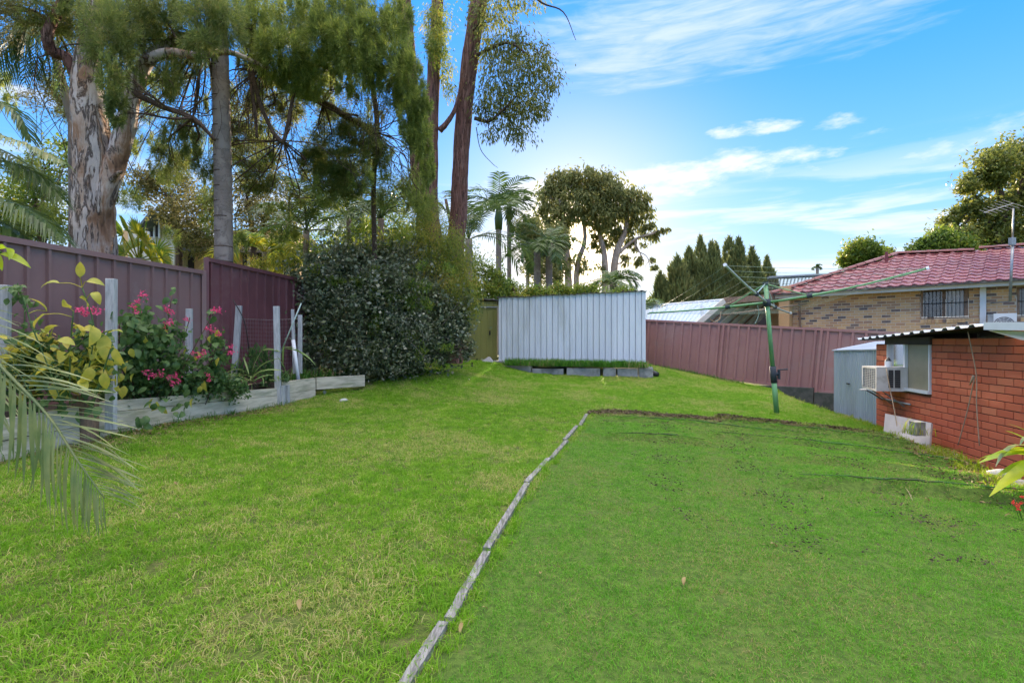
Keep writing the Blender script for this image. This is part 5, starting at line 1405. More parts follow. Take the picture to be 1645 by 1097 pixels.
# yellow-green shrub mixed into its top right
t = thing("yellow_flowering_shrub", "feathery yellow-green shrub with orange tints spilling over the bush top", "shrub", (W(700, 600, 12).x, 12.0, 1.0))
CY = [pc(760,490,14,24,11.2,.8),pc(735,470,26,26,10.9,.8),pc(660,395,34,34,11.4,.9),pc(700,390,34,40,11.3,1),pc(735,410,28,36,11.4,1),pc(690,430,44,30,11.2,1),pc(730,450,30,30,11.3,1),pc(750,470,18,26,11.4,.8),pc(640,430,30,28,11.2,.7),pc(745,500,14,26,11.5,.8),pc(680,350,24,24,11.8,.7),pc(715,470,22,26,10.9,.6),pc(655,460,26,24,10.7,.4)]
crown(t, LM['acacia'], CY, 27000, .060, .016, "droop", per=26, sig=.24)
limb(t, [W(705, 600, 12), W(700, 500, 11.8), W(692, 420, 11.6), W(682, 350, 11.8)], .05, .02, M['twig'], "trunk")
twigs(t, [W(700, 500, 11.8), W(692, 420, 11.6)], CY, .014, M['twig'], 3)
t = thing("yellow_green_shrub", "light yellow-green shrub peeking above the end of the stepped up fence", "shrub", (W(450, 600, 12).x, 12.4, 1.0))
CY2 = [pc(415,430,24,16,12.0),pc(445,425,24,18,12.0),pc(470,420,24,20,12)]
crown(t, LM['acacia'], CY2, 5200, .05, .014, "droop", per=26)
twigs(t, [W(445, 500, 12)], CY2, .02, M['twig'], 3)

# ---------------------------------------------------------------- palms
def frond_path(hub, az_, el_, L, droop, n=9):
    d_ = Vector((math.cos(az_), math.sin(az_), 0)); pts = []; p = Vector(hub); a = el_
    for i in range(n):
        pts.append(p.copy()); p = p+(d_*math.cos(a)+Z*math.sin(a))*(L/(n-1)); a -= droop/(n-1)*(1+.6*i/n)
    return pts
def frond_arrays(path, n_leaf, Lf, wf, hang=.35, fwd=.55, r0=.02, bare=.12, vee=.25):
    """one feathery frond: rachis tube + bent leaflets -> MB"""
    mb = MB(); m_ = len(path)
    mb.tube(path, [r0*(1-.85*i/(m_-1)) for i in range(m_)], 4)
    for i in range(n_leaf):
        f_ = bare+(1-bare)*(i+.5)/n_leaf; q = f_*(m_-1); k = min(int(q), m_-2); fr = q-k
        p = path[k].lerp(path[k+1], fr); tt = (path[k+1]-path[k]).normalized()
        sd_ = tt.cross(Z); sd_ = sd_.normalized() if sd_.length > .05 else Vector((1, 0, 0)); up = sd_.cross(tt)
        ll = Lf*(math.sin(math.pi*min(1, (f_*.86+.12)))**.6)*random.uniform(.85, 1.1)
        for s in (-1, 1):
            dr = (sd_*s*(1-fwd*.35)+tt*(fwd*(.5+f_))+up*vee*random.uniform(.4, 1.4)).normalized()
            w_ = wf*random.uniform(.8, 1.15); wd = dr.cross(up).normalized() if random.random() < .6 else dr.cross((up+sd_*s*.8).normalized()).normalized()
            a = p; b = p+dr*ll*.5-Z*(ll*hang*.18); c = p+dr*ll*.93-Z*(ll*hang*.85)
            mb.add([a+wd*w_*.25, a-wd*w_*.25, b-wd*w_*.5, b+wd*w_*.5, c-wd*w_*.06, c+wd*w_*.06], [(0, 1, 2, 3), (3, 2, 4, 5)])
    return mb
def palm(label, hub, base_z, r, fr, L, n_leaf, Lf, wf, matk='palm', group=None, trunkmat='bark_palm', hang=.35, crownshaft=False, azs=None, name="palm_tree", lean=0, droop=1.9, elv=(.25, 1.35)):
    hub = Vector(hub); base = Vector((hub.x+lean, hub.y, base_z))
    t = thing(name, label, "palm tree", tuple(base), group)
    MB().tube(smoothpath([base, base.lerp(hub, .5)+Vector((lean*.1, 0, 0)), hub], 4), [r*1.15]*4+[r]*5, 10).build("trunk", M[trunkmat], t, smooth=True)
    if crownshaft: MB().tube([hub-Z*(r*7), hub-Z*(r*3), hub+Z*(r*2)], [r*1.25, r*1.5, r*.7], 10).build("crownshaft", LM['palm'], t, smooth=True)
    for i in range(fr):
        a_ = azs[i] if azs else (i*2.399+random.uniform(-.3, .3)); e_ = random.uniform(*elv)
        frond_arrays(frond_path(hub, a_, e_, L*random.uniform(.85, 1.1), droop*random.uniform(.7, 1.2)), n_leaf, Lf, wf, hang).build("frond", LM[matk], t)
    return t
palm("slender palm with wide feathery fronds, left of the two above the grey-green bush", W(492, 372, 12.5), 1.0, .075, 11, 2.0, 34, .52, .035, name="feathery_palm")
palm("slender palm with feathery fronds directly left of the twin gum trunks", W(612, 352, 12.8), 1.0, .08, 12, 2.2, 36, .52, .035, name="feathery_palm")
palm("low palm with bright green arching fronds above the stepped up fence", W(425, 405, 12.8), 1.0, .06, 9, 1.7, 30, .45, .035, 'palmlit', name="feathery_palm")
palm("short palm crown just behind the top middle of the grey-green bush", W(560, 352, 13.4), 1.0, .07, 9, 1.8, 30, .5, .035, name="feathery_palm")
palm("palm with a tall upright frond just right of the twin gum trunks", W(753, 385, 15.5), 1.0, .11, 10, 2.4, 34, .6, .04, name="feathery_palm", elv=(.1, 1.4))
palm("left one of the two tall slim palms standing against the sky near the gums", W(801, 338, 24), .6, .13, 11, 2.4, 24, .75, .07, crownshaft=True, droop=1.6, elv=(.3, 1.45), name="slim_palm")
palm("right one of the two tall slim palms, dark crown against the sky near the gums", W(818, 330, 26), .6, .11, 11, 1.7, 22, .55, .09, crownshaft=True, droop=1.5, elv=(.2, 1.45), name="slim_palm")
palm("tall thin palm in front of the left edge of the big distant gum", W(863, 405, 24), .6, .16, 10, 2.0, 22, .7, .07, name="slim_palm")
palm("thin palm left of the bright sun gap, behind the pale shed", W(882, 392, 24), .6, .16, 10, 2.0, 22, .7, .07, name="slim_palm")
palm("short fan-like palm in front of the big distant gum, over the pale shed roof", W(985, 455, 26), .6, .2, 13, 1.9, 20, .7, .09, name="slim_palm", elv=(.0, 1.3))
palm("low palm frond tips just past the right roof corner of the pale shed", W(1030, 492, 23), .5, .15, 9, 1.4, 18, .5, .07, name="slim_palm", elv=(.2, 1.0))

# fan palm, sunlit yellow, beside the paperbark
def fan_leaf(hub, dr, L, blades, R_, matk, parent):
    mb = MB(); tip = Vector(hub)+dr*L; mb.tube([hub, tip], .012, 4)
    sd_ = dr.cross(Z).normalized(); up = sd_.cross(dr)
    fold = random.uniform(-.3, .3); n2 = (up+dr*fold).normalized()
    for i in range(blades):
        a = -1.9+3.8*i/(blades-1); d2 = (dr*math.cos(a)+n2*math.sin(a)*.9+sd_*math.sin(a)*.5).normalized(); r_ = R_*random.uniform(.85, 1.05)*(1-.12*abs(a))
        wd = d2.cross(Vector((random.uniform(-.3, .3), -1, random.uniform(-.3, .3)))).normalized()*R_*.055
        m_ = tip+d2*r_*.6; e_ = tip+d2*r_-Z*r_*.10
        mb.add([tip+wd*.2, tip-wd*.2, m_-wd, m_+wd, e_-wd*.1, e_+wd*.1], [(0, 1, 2, 3), (3, 2, 4, 5)])
    return mb.build("fan_leaf", LM[matk], parent)
t = thing("fan_palm", "sunlit yellow-green fan palm between the peeling-bark trunk and the ringed palm", "palm tree", (W(222, 560, 9).x, 9.0, .9))
MB().tube([W(222, 580, 9), W(224, 415, 9)], .08, 8).build("trunk", M['bark_palm'], t, smooth=True)
for (px, py, R_) in ((186, 355, .40), (200, 345, .38), (222, 352, .40), (240, 372, .36), (262, 392, .36), (250, 408, .34), (205, 385, .36), (190, 395, .34), (228, 392, .34), (275, 405, .28), (236, 345, .26), (215, 412, .3)):
    h_ = W(222, 418, 9+random.uniform(-.2, .2)); e_ = W(px, py+8, 8.8+random.uniform(-.4, .5)); dd = (e_-h_)
    fan_leaf(h_, dd.normalized(), dd.length*.72, 20, R_, 'palmlit', t)

# palm behind the fence on the left, silver ribbed fronds
t = thing("left_palm", "palm beyond the left fence whose ribbed fronds reach in from the left frame edge", "palm tree", (-7.2, 6.6, .9))
hb_ = Vector((-7.2, 6.6, 3.9))
MB().tube([Vector((-7.2, 6.6, .7)), hb_], .12, 10).build("trunk", M['bark_palm'], t, smooth=True)
for pts, L_, hg in (([W(-80, 200, 6.4), W(0, 218, 6.3), W(60, 240, 6.3), W(105, 262, 6.3)], .42, .55), ([W(-80, 150, 6.6), W(-10, 160, 6.5), W(30, 185, 6.5), W(50, 225, 6.5)], .38, .6),
                    ([W(-80, 300, 6.3), W(0, 318, 6.2), W(60, 345, 6.2), W(105, 385, 6.2)], .50, .7), ([W(-90, 260, 6.6), W(0, 258, 6.5), W(50, 275, 6.5), W(90, 300, 6.6)], .4, .7),
                    ([W(-90, 340, 6.4), W(-20, 350, 6.2), W(30, 372, 6.2), W(70, 410, 6.2)], .5, .8), ([W(-80, 230, 7), W(0, 240, 7), W(70, 285, 7), W(100, 320, 7)], .5, .8)):
    frond_arrays(smoothpath([hb_]+pts, 4), 46, L_, .030, hg, .5, .022, .3).build("frond", LM['silver' if hg < .58 else 'palm'], t)
for pts in ([W(60, -20, 7.3), W(40, 20, 7.3), W(20, 60, 7.3), W(5, 130, 7.3)], [W(60, -20, 7.3), W(55, 30, 7.3), W(45, 75, 7.3), W(50, 140, 7.3)], [W(70, -20, 7.3), W(90, 20, 7.3), W(105, 60, 7.3), W(98, 130, 7.3)]):
    pass
t = thing("drooping_palm", "drooping dark palm fronds hanging at the top left beside the broken limb", "palm tree", (W(75, 560, 8.8).x, 8.8, .9))
MB().tube([W(118, 600, 8.9), W(116, 200, 8.9), W(84, 66, 8.8)], .06, 8).build("trunk", M['bark_palm'], t, smooth=True)
for k, (ax_, ay_, bx2, by2) in enumerate(((20, 60, 5, 130), (45, 50, 40, 135), (30, 40, -10, 100), (98, 55, 97, 150), (110, 60, 125, 120), (60, 55, 55, 120), (5, 55, -30, 120))):
    frond_arrays(smoothpath([W(78, 62, 8.7), W((78+ax_)/2, 38, 8.6), W(ax_, ay_, 8.5), W(bx2, by2, 8.5)], 4), 34, .42, .022, 1.3, .5, .014, .15, .0).build("frond", LM['palm'], t)

# ---------------------------------------------------------------- far trees
def far_tree(name, label, base_px, Y, base_z, trunks, clumps, n, L, Wd, lm, bark, mode="random", tw=.06, per=40, cat="tree", sig=.22, shell=.55):
    t = thing(name, label, cat, (W(base_px, 500, Y).x, Y, base_z))
    st = []
    for (pts, r0, r1) in trunks:
        P_ = [W(a, b, Y) for a, b in pts]; P_[0] = Vector((P_[0].x, Y, base_z)) if pts[0][1] > 470 else P_[0]
        limb(t, P_, r0, r1, M[bark], "trunk", 8, 5, .04); st += P_[1:]
    cl = [pc(a, b, c, d_, Y+random.uniform(-.06, .06)*Y*.4, w_) for (a, b, c, d_, w_) in clumps]
    crown(t, LM[lm], cl, n, L, Wd, mode, per=per, sig=sig, shell=shell)
    if st: twigs(t, st, cl, tw, M[bark], 2)
    return t
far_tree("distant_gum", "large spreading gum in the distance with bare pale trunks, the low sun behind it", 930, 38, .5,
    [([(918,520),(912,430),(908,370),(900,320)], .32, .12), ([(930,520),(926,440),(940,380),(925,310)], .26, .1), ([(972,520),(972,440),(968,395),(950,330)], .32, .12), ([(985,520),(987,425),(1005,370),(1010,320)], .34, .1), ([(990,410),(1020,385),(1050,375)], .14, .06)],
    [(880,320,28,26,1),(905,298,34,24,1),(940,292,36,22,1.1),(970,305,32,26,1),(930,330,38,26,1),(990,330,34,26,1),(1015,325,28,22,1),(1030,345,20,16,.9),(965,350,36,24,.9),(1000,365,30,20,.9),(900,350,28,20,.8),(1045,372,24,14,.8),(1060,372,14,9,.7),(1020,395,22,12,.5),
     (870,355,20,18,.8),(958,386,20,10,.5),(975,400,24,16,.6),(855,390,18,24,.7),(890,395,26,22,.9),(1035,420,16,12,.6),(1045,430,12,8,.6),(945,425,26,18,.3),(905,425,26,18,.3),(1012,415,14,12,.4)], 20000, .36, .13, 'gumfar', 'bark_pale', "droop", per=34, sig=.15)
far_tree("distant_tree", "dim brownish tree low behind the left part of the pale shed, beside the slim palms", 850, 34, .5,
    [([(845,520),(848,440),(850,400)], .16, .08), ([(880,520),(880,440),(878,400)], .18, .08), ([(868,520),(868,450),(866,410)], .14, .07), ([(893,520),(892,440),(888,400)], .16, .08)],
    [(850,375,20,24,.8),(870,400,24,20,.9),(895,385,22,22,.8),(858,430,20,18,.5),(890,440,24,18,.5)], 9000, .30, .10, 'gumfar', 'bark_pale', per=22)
HED = [("low sunlit green shrub left end behind the olive shed", 755, 460, 26, 28), ("bright green shrub over the olive shed roof", 795, 440, 22, 40), ("yellow-tinted shrub where the olive and pale shed roofs meet", 822, 462, 24, 24),
       ("dense green shrub over the left part of the pale shed roof", 862, 460, 28, 18), ("dark rounded shrub behind the middle of the pale shed roof", 900, 462, 26, 16), ("olive shrub behind the right half of the pale shed roof", 940, 458, 30, 20), ("tall thin shrub over the far right of the pale shed roof", 1000, 466, 28, 14)]
for k, (lb, a, b, c, d_) in enumerate(HED):
    Yh = 17.5+k*.6
    far_tree("garden_shrub", lb, a, Yh, .8, [([(a, 520), (a+3, b)], .05, .02)], [(a, b+7+5*(k % 2), c*.8, d_*.75, 1), (a-c*.5, b+d_*.5+8, c*.7, d_*.45, .8), (a+c*.5, b+d_*.4+10, c*.6, d_*.5, .7)], 3000, .10, .055, 'hedge', 'twig', per=30, cat="shrub", tw=.03)
# conifers
CON = [(1088,490,415,24,"leftmost short conifer spire of the dark row"),(1107,490,400,20,"second conifer from the left, short and bushy"),(1125,490,382,18,"first tall conifer spire of the dark row"),(1143,490,392,15,"narrow conifer between two taller spires left of the tallest"),(1150,490,394,13,"thinnest conifer right beside the tallest one's left side"),
       (1172,490,384,22,"tallest broad conifer spire of the dark row"),(1187,490,386,14,"slim conifer hugging the right side of the tallest one"),(1208,490,400,16,"conifer spire just left of the clothes hoist pole"),(1232,490,416,15,"low conifer at the right end of the dark row")]
for k, (a, yb, yt, hw, lb) in enumerate(CON):
    Yc = 40+(k % 3)*1.2
    t = thing("conifer", lb, "conifer", (W(a, 500, Yc).x, Yc, .4), "row of dark conifers behind the carport")
    bz = .4; topz = W(a, yt, Yc).z; hwm = hw*2.05*Yc/FPX; X_ = W(a, 500, Yc).x
    MB().tube([(X_, Yc, bz), (X_, Yc, topz-.3)], [.16, .03], 6).build("trunk", M['twig'], t)
    n = 10000; f_ = rng.uniform(0, 1, n)**.8; zz = bz+1+(topz-bz-1)*f_
    prof_ = np.minimum(1, (1-f_)*1.9)**.75*(.80+.25*np.sin(f_*23+k)*rng.uniform(.6, 1, n)); th = rng.uniform(0, 6.283, n)
    th = np.round(th*2.2+np.floor(f_*9))/2.2+rng.normal(0, .16, n); rr = hwm*prof_*rng.uniform(.55, 1.1, n)**.5
    tp = rng.integers(0, 4, n); ox = np.array([0, -.55, .5, .15])[tp]*hwm*(.6+.4*f_); hs = np.array([1, .80, .72, .9])[tp]; rr = rr*np.where(tp == 0, .8, .62)
    C = np.stack([X_+ox+np.cos(th)*rr, Yc+np.sin(th)*rr, bz+1+(zz-bz-1)*hs+rng.normal(0, .16, n)], -1)
    Dv = np.stack([np.cos(th)*.5, np.sin(th)*.5, np.full(n, 1.0)], -1)+rng.normal(size=(n, 3))*.2
    link("crown", leafmesh("crown", C, Dv, .50*rng.uniform(.5, 1.5, n), .12), LM['conifer'], t)
# right trees behind the red roof
far_tree("roadside_tree", "big uneven green tree rising behind the right end of the red tiled roof", 1600, 33, .3,
    [([(1600,520),(1605,400),(1610,340),(1600,280)], .4, .15), ([(1610,340),(1640,300),(1660,240)], .25, .1), ([(1605,390),(1570,330),(1560,290)], .2, .08)],
    [(1600,262,36,22,1),(1630,250,26,26,1),(1575,285,28,18,1),(1555,300,22,14,.9),(1600,290,30,18,.9),(1650,290,26,40,.9),(1620,330,30,20,.8),(1560,330,26,16,.9),(1585,345,34,22,1),(1540,345,16,12,.8),(1625,375,36,24,1),(1580,380,36,24,1),(1525,365,22,16,.8),(1545,385,26,20,.9),(1680,330,40,60,.9),(1700,250,40,40,.9),(1660,390,40,24,1)], 27000, .30, .13, 'gum', 'twig', per=34, sig=.24)
far_tree("roadside_tree", "low rounded dark green tree directly above the highest part of the red roof ridge", 1495, 31, .3, [([(1495,520),(1495,420)], .2, .1)], [(1490,398,26,14,1),(1515,392,24,20,1),(1540,398,24,18,1),(1480,405,20,9,1)], 9000, .26, .11, 'hedge', 'twig', per=30)
far_tree("roadside_tree", "small green tree behind the upper end of the sloping roof hip", 1385, 38, .3, [([(1385,520),(1385,430)], .2, .1)], [(1385,402,24,16,1),(1365,418,18,14,1),(1405,415,22,14,1),(1420,405,14,8,.7)], 9000, .28, .12, 'hedge', 'twig', per=30)
palm("tiny distant palm silhouette poking above the grey tiled roof", W(1313, 429, 60), .3, .16, 9, .75, 12, .3, .12, name="slim_palm", droop=2.2)
# mid distance trees behind the left fence
MID = [("olive tree filling the gap left of the peeling-bark trunk", 60, 11.5, [(20,330,50,40,1),(70,290,50,34,.7),(60,360,50,34,1),(95,250,40,26,.5),(0,380,50,30,1)], 'hedge', 9000),
       ("brownish open tree between the peeling-bark trunk and the ringed palm", 280, 15, [(230,300,34,26,.6),(280,305,40,30,.8),(300,345,40,30,1),(255,345,26,16,.5),(320,385,30,26,.9),(240,285,30,18,.5),(335,320,20,30,.6)], 'brown', 11000),
       ("mottled open tree right of the ringed palm trunk", 400, 15.5, [(395,310,26,34,.8),(410,350,34,28,.9),(440,300,30,26,.6),(395,390,24,22,1),(450,350,34,30,.8),(425,250,30,26,.6)], 'brown', 9000),
       ("dark leafy tree behind the feathery palms in the middle", 560, 17, [(500,390,40,26,1),(540,330,34,34,.7),(580,370,40,34,1),(630,380,34,34,1),(640,320,30,34,.6),(520,420,40,20,1),(600,410,40,24,1),(470,400,26,20,.8)], 'hedge', 12000),
       ("olive tree low behind the twin gum trunks", 720, 18, [(650,400,30,36,.9),(720,420,26,22,.8),(760,430,24,22,.8)], 'hedge', 9000)]
for (lb, a, Y_, cl, lm, n) in MID:
    far_tree("backyard_tree", lb, a, Y_, .9, [([(a, 520), (a+8, 400), (a-4, 320)], .12, .05)], cl, n, .085, .045, lm, 'twig', per=30, tw=.03)

# neighbour's house behind the left fence
t = thing("neighbour_house", "neighbour's house with a blue-grey gable roof glimpsed behind the fan palm", "house", (W(280, 500, 17).x, 17.5, .9))
Yh = 17.0
ga1, gp1, gb1 = W(222, 362, Yh), W(246, 332, Yh), W(310, 372, Yh)
dp = Vector((1.2, 6, 0))
MB().add([ga1, gp1, gp1+dp, ga1+dp, ga1-Z*.12, gp1-Z*.12, gp1+dp-Z*.12, ga1+dp-Z*.12], [(0,1,2,3),(4,7,6,5),(0,4,5,1)]).build("roof_slope", M['darkroof'], t)
MB().add([gp1, gb1, gb1+dp, gp1+dp, gp1-Z*.12, gb1-Z*.12, gb1+dp-Z*.12, gp1+dp-Z*.12], [(0,1,2,3),(4,7,6,5),(0,4,5,1)]).build("roof_slope", M['roofmetal'], t)
MB().box(W(262, 400, Yh+1.2)+Vector((0, 0, -.6)), (1.6, 1.2, 2.6)).build("gable_wall", M['cream'], t)
MB().box(W(248, 366, Yh+.5), (.35, .06, .6)).build("window", M['dark'], t)
for k in range(3): MB().box(W(240+k*8, 366, Yh+.45), (.05, .05, .7)).build("window_frame", M['whitepaint'], t)
MB().box(W(360, 430, Yh+2.4), (6.2, 2.0, 2.4)).build("wall", M['brick_buff'], t)
MB().add([W(270, 398, Yh+.8), W(480, 404, Yh+.8), W(480, 384, Yh+4), W(290, 378, Yh+4), W(270, 402, Yh+.8), W(480, 408, Yh+.8)], [(0,1,2,3),(0,4,5,1)]).build("low_roof", M['rust'], t)
for (px, wd_) in ((300, .5), (415, 1.1), (448, .5)): MB().box(W(px, 412, Yh+1.36), (wd_, .06, .9)).build("window", M['dark'], t)
for px in (400, 432, 458): MB().box(W(px, 415, Yh+1.3), (.10, .08, 1.4)).build("veranda_post", M['cream'], t)

# ================================================================== near plants, leaf by leaf
def blade_mesh(name, L, w, curl=.6, segs=5, fold=.18, tipw=.05, belly=.45, lobes=0):
    """leaf along +x, bending down in z, folded along its midrib"""
    V, F_ = [], []
    for i in range(segs+1):
        f_ = i/segs; a = curl*f_; x = L*math.sin(a)/curl if curl > .01 else L*f_; z = -L*(1-math.cos(a))/curl if curl > .01 else 0
        ww = w/2*max(tipw, math.sin(math.pi*min(1, f_**(belly/.5)*.96+.04))**.8)
        V += [(x, -ww, z+fold*ww), (x, 0, z), (x, ww, z+fold*ww)]
    for i in range(segs):
        b = i*3; F_ += [(b, b+3, b+4, b+1), (b+1, b+4, b+5, b+2)]
    me = bpy.data.meshes.new(name); me.from_pydata(V, [], F_); me.update()
    me.polygons.foreach_set("use_smooth", [True]*len(me.polygons)); return me
def mats_on(me, m): 
    if not me.materials: me.materials.append(m)
    return me
def place(name, me, parent, p, dr, scale=1.0, roll=0.0):
    """put a leaf mesh at p pointing along dr"""
    o = bpy.data.objects.new(name, me); COL.objects.link(o)
    dr = Vector(dr).normalized(); q = dr.to_track_quat('X', 'Z'); o.rotation_mode = 'QUATERNION'
    from mathutils import Quaternion
    o.rotation_quaternion = q @ Quaternion((1, 0, 0), roll); o.location = p; o.scale = (scale,)*3
    _attach(o, parent); return o

# --- foreground frond, hanging in from the left
t = thing("potted_palm", "near palm whose long arching frond hangs into the lower left of the lawn", "palm", (-3.9, 3.0, .45))
hb_ = Vector((-3.9, 3.0, 1.75))
MB().tube([Vector((-3.9, 3.0, .2)), hb_], [.06, .045], 10).build("stem", M['bark_palm'], t, smooth=True)
lf = [mats_on(blade_mesh("leaflet", .40, .0165, c_, 6, .25, .06, .4), LM['silver']) for c_ in (.15, .35, .5, .25)]
def leaf_frond(path, n, L0, wscale, side_bias, hang=.55):
    path = smoothpath(path, 8); m_ = len(path)
    ra_ = MB().tube(path, [.013*(1-.75*i/(m_-1)) for i in range(m_)], 6).build("frond", LM['silver'], t, smooth=True)
    WLOC[ra_.name] = Vector((0, 0, 0))
    for i in range(n):
        f_ = .22+.78*(i+.5)/n; q = f_*(m_-1); k = min(int(q), m_-2)
        p = path[k].lerp(path[k+1], q-k); tt = (path[k+1]-path[k]).normalized()
        view = Vector((0, 1, 0)); sd_ = tt.cross(view).normalized()
        ll = L0*(1.0 if f_ < .7 else max(.38, 1-(f_-.7)*2.0))
        for s in (-1, 1):
            dr = sd_*s*(1.0)+tt*(.75+.5*f_)+Vector((0, random.uniform(-.12, .12), -hang*.12+random.uniform(-.04, .04)))
            o = place("leaflet", random.choice(lf), ra_, p, dr, ll/.40*random.uniform(.9, 1.1), random.uniform(-.5, .5))
fp = [hb_, W(-90, 470, 2.8), W(-10, 575, 2.72), W(75, 665, 2.65), W(125, 740, 2.6), W(168, 800, 2.56)]
leaf_frond(fp, 44, .47, 1, 0)
fp = [hb_, W(-130, 440, 2.9), W(-60, 520, 2.9), W(-25, 600, 2.9), W(-20, 700, 2.9)]
leaf_frond(fp, 24, .40, 1, 0)

# --- hanging green leaf sprig at the left edge, top of the fence
# --- yellow-leaved plant in the bed
YL = 4.75
t = thing("yellow_leaved_plant", "plant with large curling yellow-green leaves at the left end of the bed", "plant", (W(112, 640, YL).x, YL, .86))
big = [mats_on(blade_mesh("leaf", .17, .085, c_, 6, .35, .04, .42), LM['yellowleaf']) for c_ in (.6, 1.3, 1.8, 1.0)]
st_ = [[(112, 650), (113, 560), (118, 500)], [(100, 650), (78, 590), (50, 520), (38, 478)], [(130, 640), (145, 580), (150, 520), (132, 462)], [(20, 620), (75, 590), (140, 545), (180, 530)], [(60, 650), (30, 600), (10, 590)], [(150, 650), (165, 600), (178, 560)]]
for s_ in st_: MB().tube(smoothpath([W(a, b, YL) for a, b in s_], 4), .006, 6).build("stem", LM['greenleaf'], t, smooth=True)
YLV = [(95,455,-1,.3,1),(128,445,.1,1,1),(140,452,1,.2,1),(150,470,1,-.4,.9),(128,478,.6,-.2,1),(75,500,-.2,.8,1.1),(72,505,-1,-.6,1.2),(100,492,1,.3,1.1),(115,520,1,-.2,1.2),(75,535,.1,.6,1),(95,545,1,-.1,1),(130,530,1,.2,1.3),(150,525,1,-.9,1.2),(170,540,.2,-1,1.3),(175,535,.8,.5,1),(40,560,-1,.2,1),(20,575,-.8,.3,1),
       (45,540,1,.3,1),(60,570,1,-.2,1.2),(100,565,.8,-.1,1.2),(85,590,-1,-.2,1),(120,590,.5,-.8,1.2),(145,590,.3,-1,1.2),(130,610,.9,-.5,1),(165,600,.3,-1,1),(110,570,1,.1,1),(30,600,-.4,-1,1),(55,600,.5,-.6,1),(10,545,-1,.4,1),(0,560,.8,.2,1),(160,560,-.4,-1,1.1),(140,560,.9,-.2,1.0),(185,560,.3,-1,1),(80,620,.6,-.4,.9),(110,625,-.6,-.3,.9)]
for (a, b, dx_, dz_, s_) in YLV:
    pl_ = W(a, b, YL+random.uniform(-.12, .12))
    place("leaf", random.choice(big), t, pl_, (dx_, random.uniform(-.8, .1), dz_), s_*random.uniform(.85, 1.05), random.uniform(-.9, .9))
    nst = min((q for s_2 in st_ for q in smoothpath([W(c_, d_, YL) for c_, d_ in s_2], 6) if q.z < pl_.z+.02), key=lambda q: (q-pl_).length, default=W(112, 650, YL))
    MB().tube(smoothpath([nst, nst.lerp(pl_, .5)+Z*.02, pl_], 3), .0035, 4).build("leaf_stalk", LM['yellowleaf'], t)
gl = [mats_on(blade_mesh("leaf", .10, .062, c_, 4, .25, .05, .42), LM['greenleaf']) for c_ in (.5, 1.1, 1.6)]
for i in range(130):
    a, b = random.uniform(15, 185), random.uniform(530, 660)
    place("leaf", random.choice(gl), t, W(a, b, YL+random.uniform(.05, .5)), (random.uniform(-1, 1), random.uniform(-1, .3), random.uniform(-1, .5)), random.uniform(.8, 1.4), random.uniform(-1, 1))
YC = [(tuple(W(a, b, YL+.25)), (rx*YL/FPX, .15, ry*YL/FPX), 1.0) for (a, b, rx, ry) in ((40,600,40,34),(95,600,40,34),(150,595,26,36),(70,560,40,22),(140,555,26,24))]
tag(crown(t, LM['yellowleaf'], YC, 520, .10, .055, 'random', name='dense_foliage', per=10, sig=.25), kind='stuff')
tag(crown(t, LM['greenleaf'], YC, 900, .08, .048, 'random', name='dense_foliage', per=10, sig=.25), kind='stuff')
t = thing("vine_sprig", "green climbing sprig with crinkled leaves beside the left frame edge stake", "vine", (W(30, 640, 5.0).x, 5.0, .86))
MB().tube(smoothpath([W(38, 640, 5.0), W(34, 560, 5.0), W(40, 500, 5.0), W(28, 455, 5.0)], 4), .005, 5).build("stem", LM['greenleaf'], t)
for i in range(46):
    f_ = random.random(); a, b = (28+random.gauss(0, 6), 455+f_*45) if f_ < .6 else (45+random.gauss(0, 10), 490+random.uniform(-15, 50))
    place("leaf", random.choice(gl), t, W(a, b, 5.0+random.uniform(-.1, .1)), (random.uniform(-1, 1), random.uniform(-1, .1), random.uniform(-1, .4)), random.uniform(.6, .9), random.uniform(-1, 1))
t = thing("overhanging_leaves", "three large glossy green leaves drooping in at the left edge against the fence top", "plant", (W(-60, 640, 4.2).x, 4.2, .7))
MB().tube(smoothpath([W(-60, 700, 4.2), W(-55, 500, 4.2), W(-20, 412, 4.2), W(2, 405, 4.2)], 4), .008, 6).build("stem", LM['greenleaf'], t)
vg = [mats_on(blade_mesh("leaf", .27, .07, c_, 7, .4, .03, .45), LM['cordy']) for c_ in (1.0, 1.7)]
for (a, b, dx_, dz_, s_, r_) in ((0, 408, 1, -.05, 1.0, .6), (-2, 400, 1, .35, 1.05, -.4), (0, 410, .2, -1, .5, .2), (-10, 405, -1, .2, .8, 0)):
    place("leaf", vg[0 if dz_ < .1 else 1], t, W(a, b, 4.2), (dx_, -.2, dz_), s_, r_)

# --- pink flowered shrub
t = thing("pink_flowered_shrub", "leafy shrub with clusters of bright pink flowers spilling over the sleeper wall", "shrub", (W(260, 640, 6.1).x, 6.1, .88))
def py_depth(a): return 5.45+(a-180)/200*1.5
stems = [[(215, 640), (212, 560), (222, 490)], [(240, 640), (262, 560), (277, 470)], [(270, 640), (300, 580), (345, 500)], [(230, 640), (195, 590), (192, 510)], [(290, 640), (330, 600), (352, 545)], [(250, 620), (285, 640), (300, 665)], [(330, 650), (345, 600), (330, 540)], [(250, 640), (290, 560), (305, 510)]]
for s_ in stems: MB().tube(smoothpath([W(a, b, py_depth(a)+.1) for a, b in s_], 4), .006, 5).build("stem", M['twig'], t, smooth=True)
gl2 = [mats_on(blade_mesh("leaf", .100, .066, c_, 4, .22, .05, .40), LM['greenleaf']) for c_ in (.5, 1.0, 1.5, 1.9)]
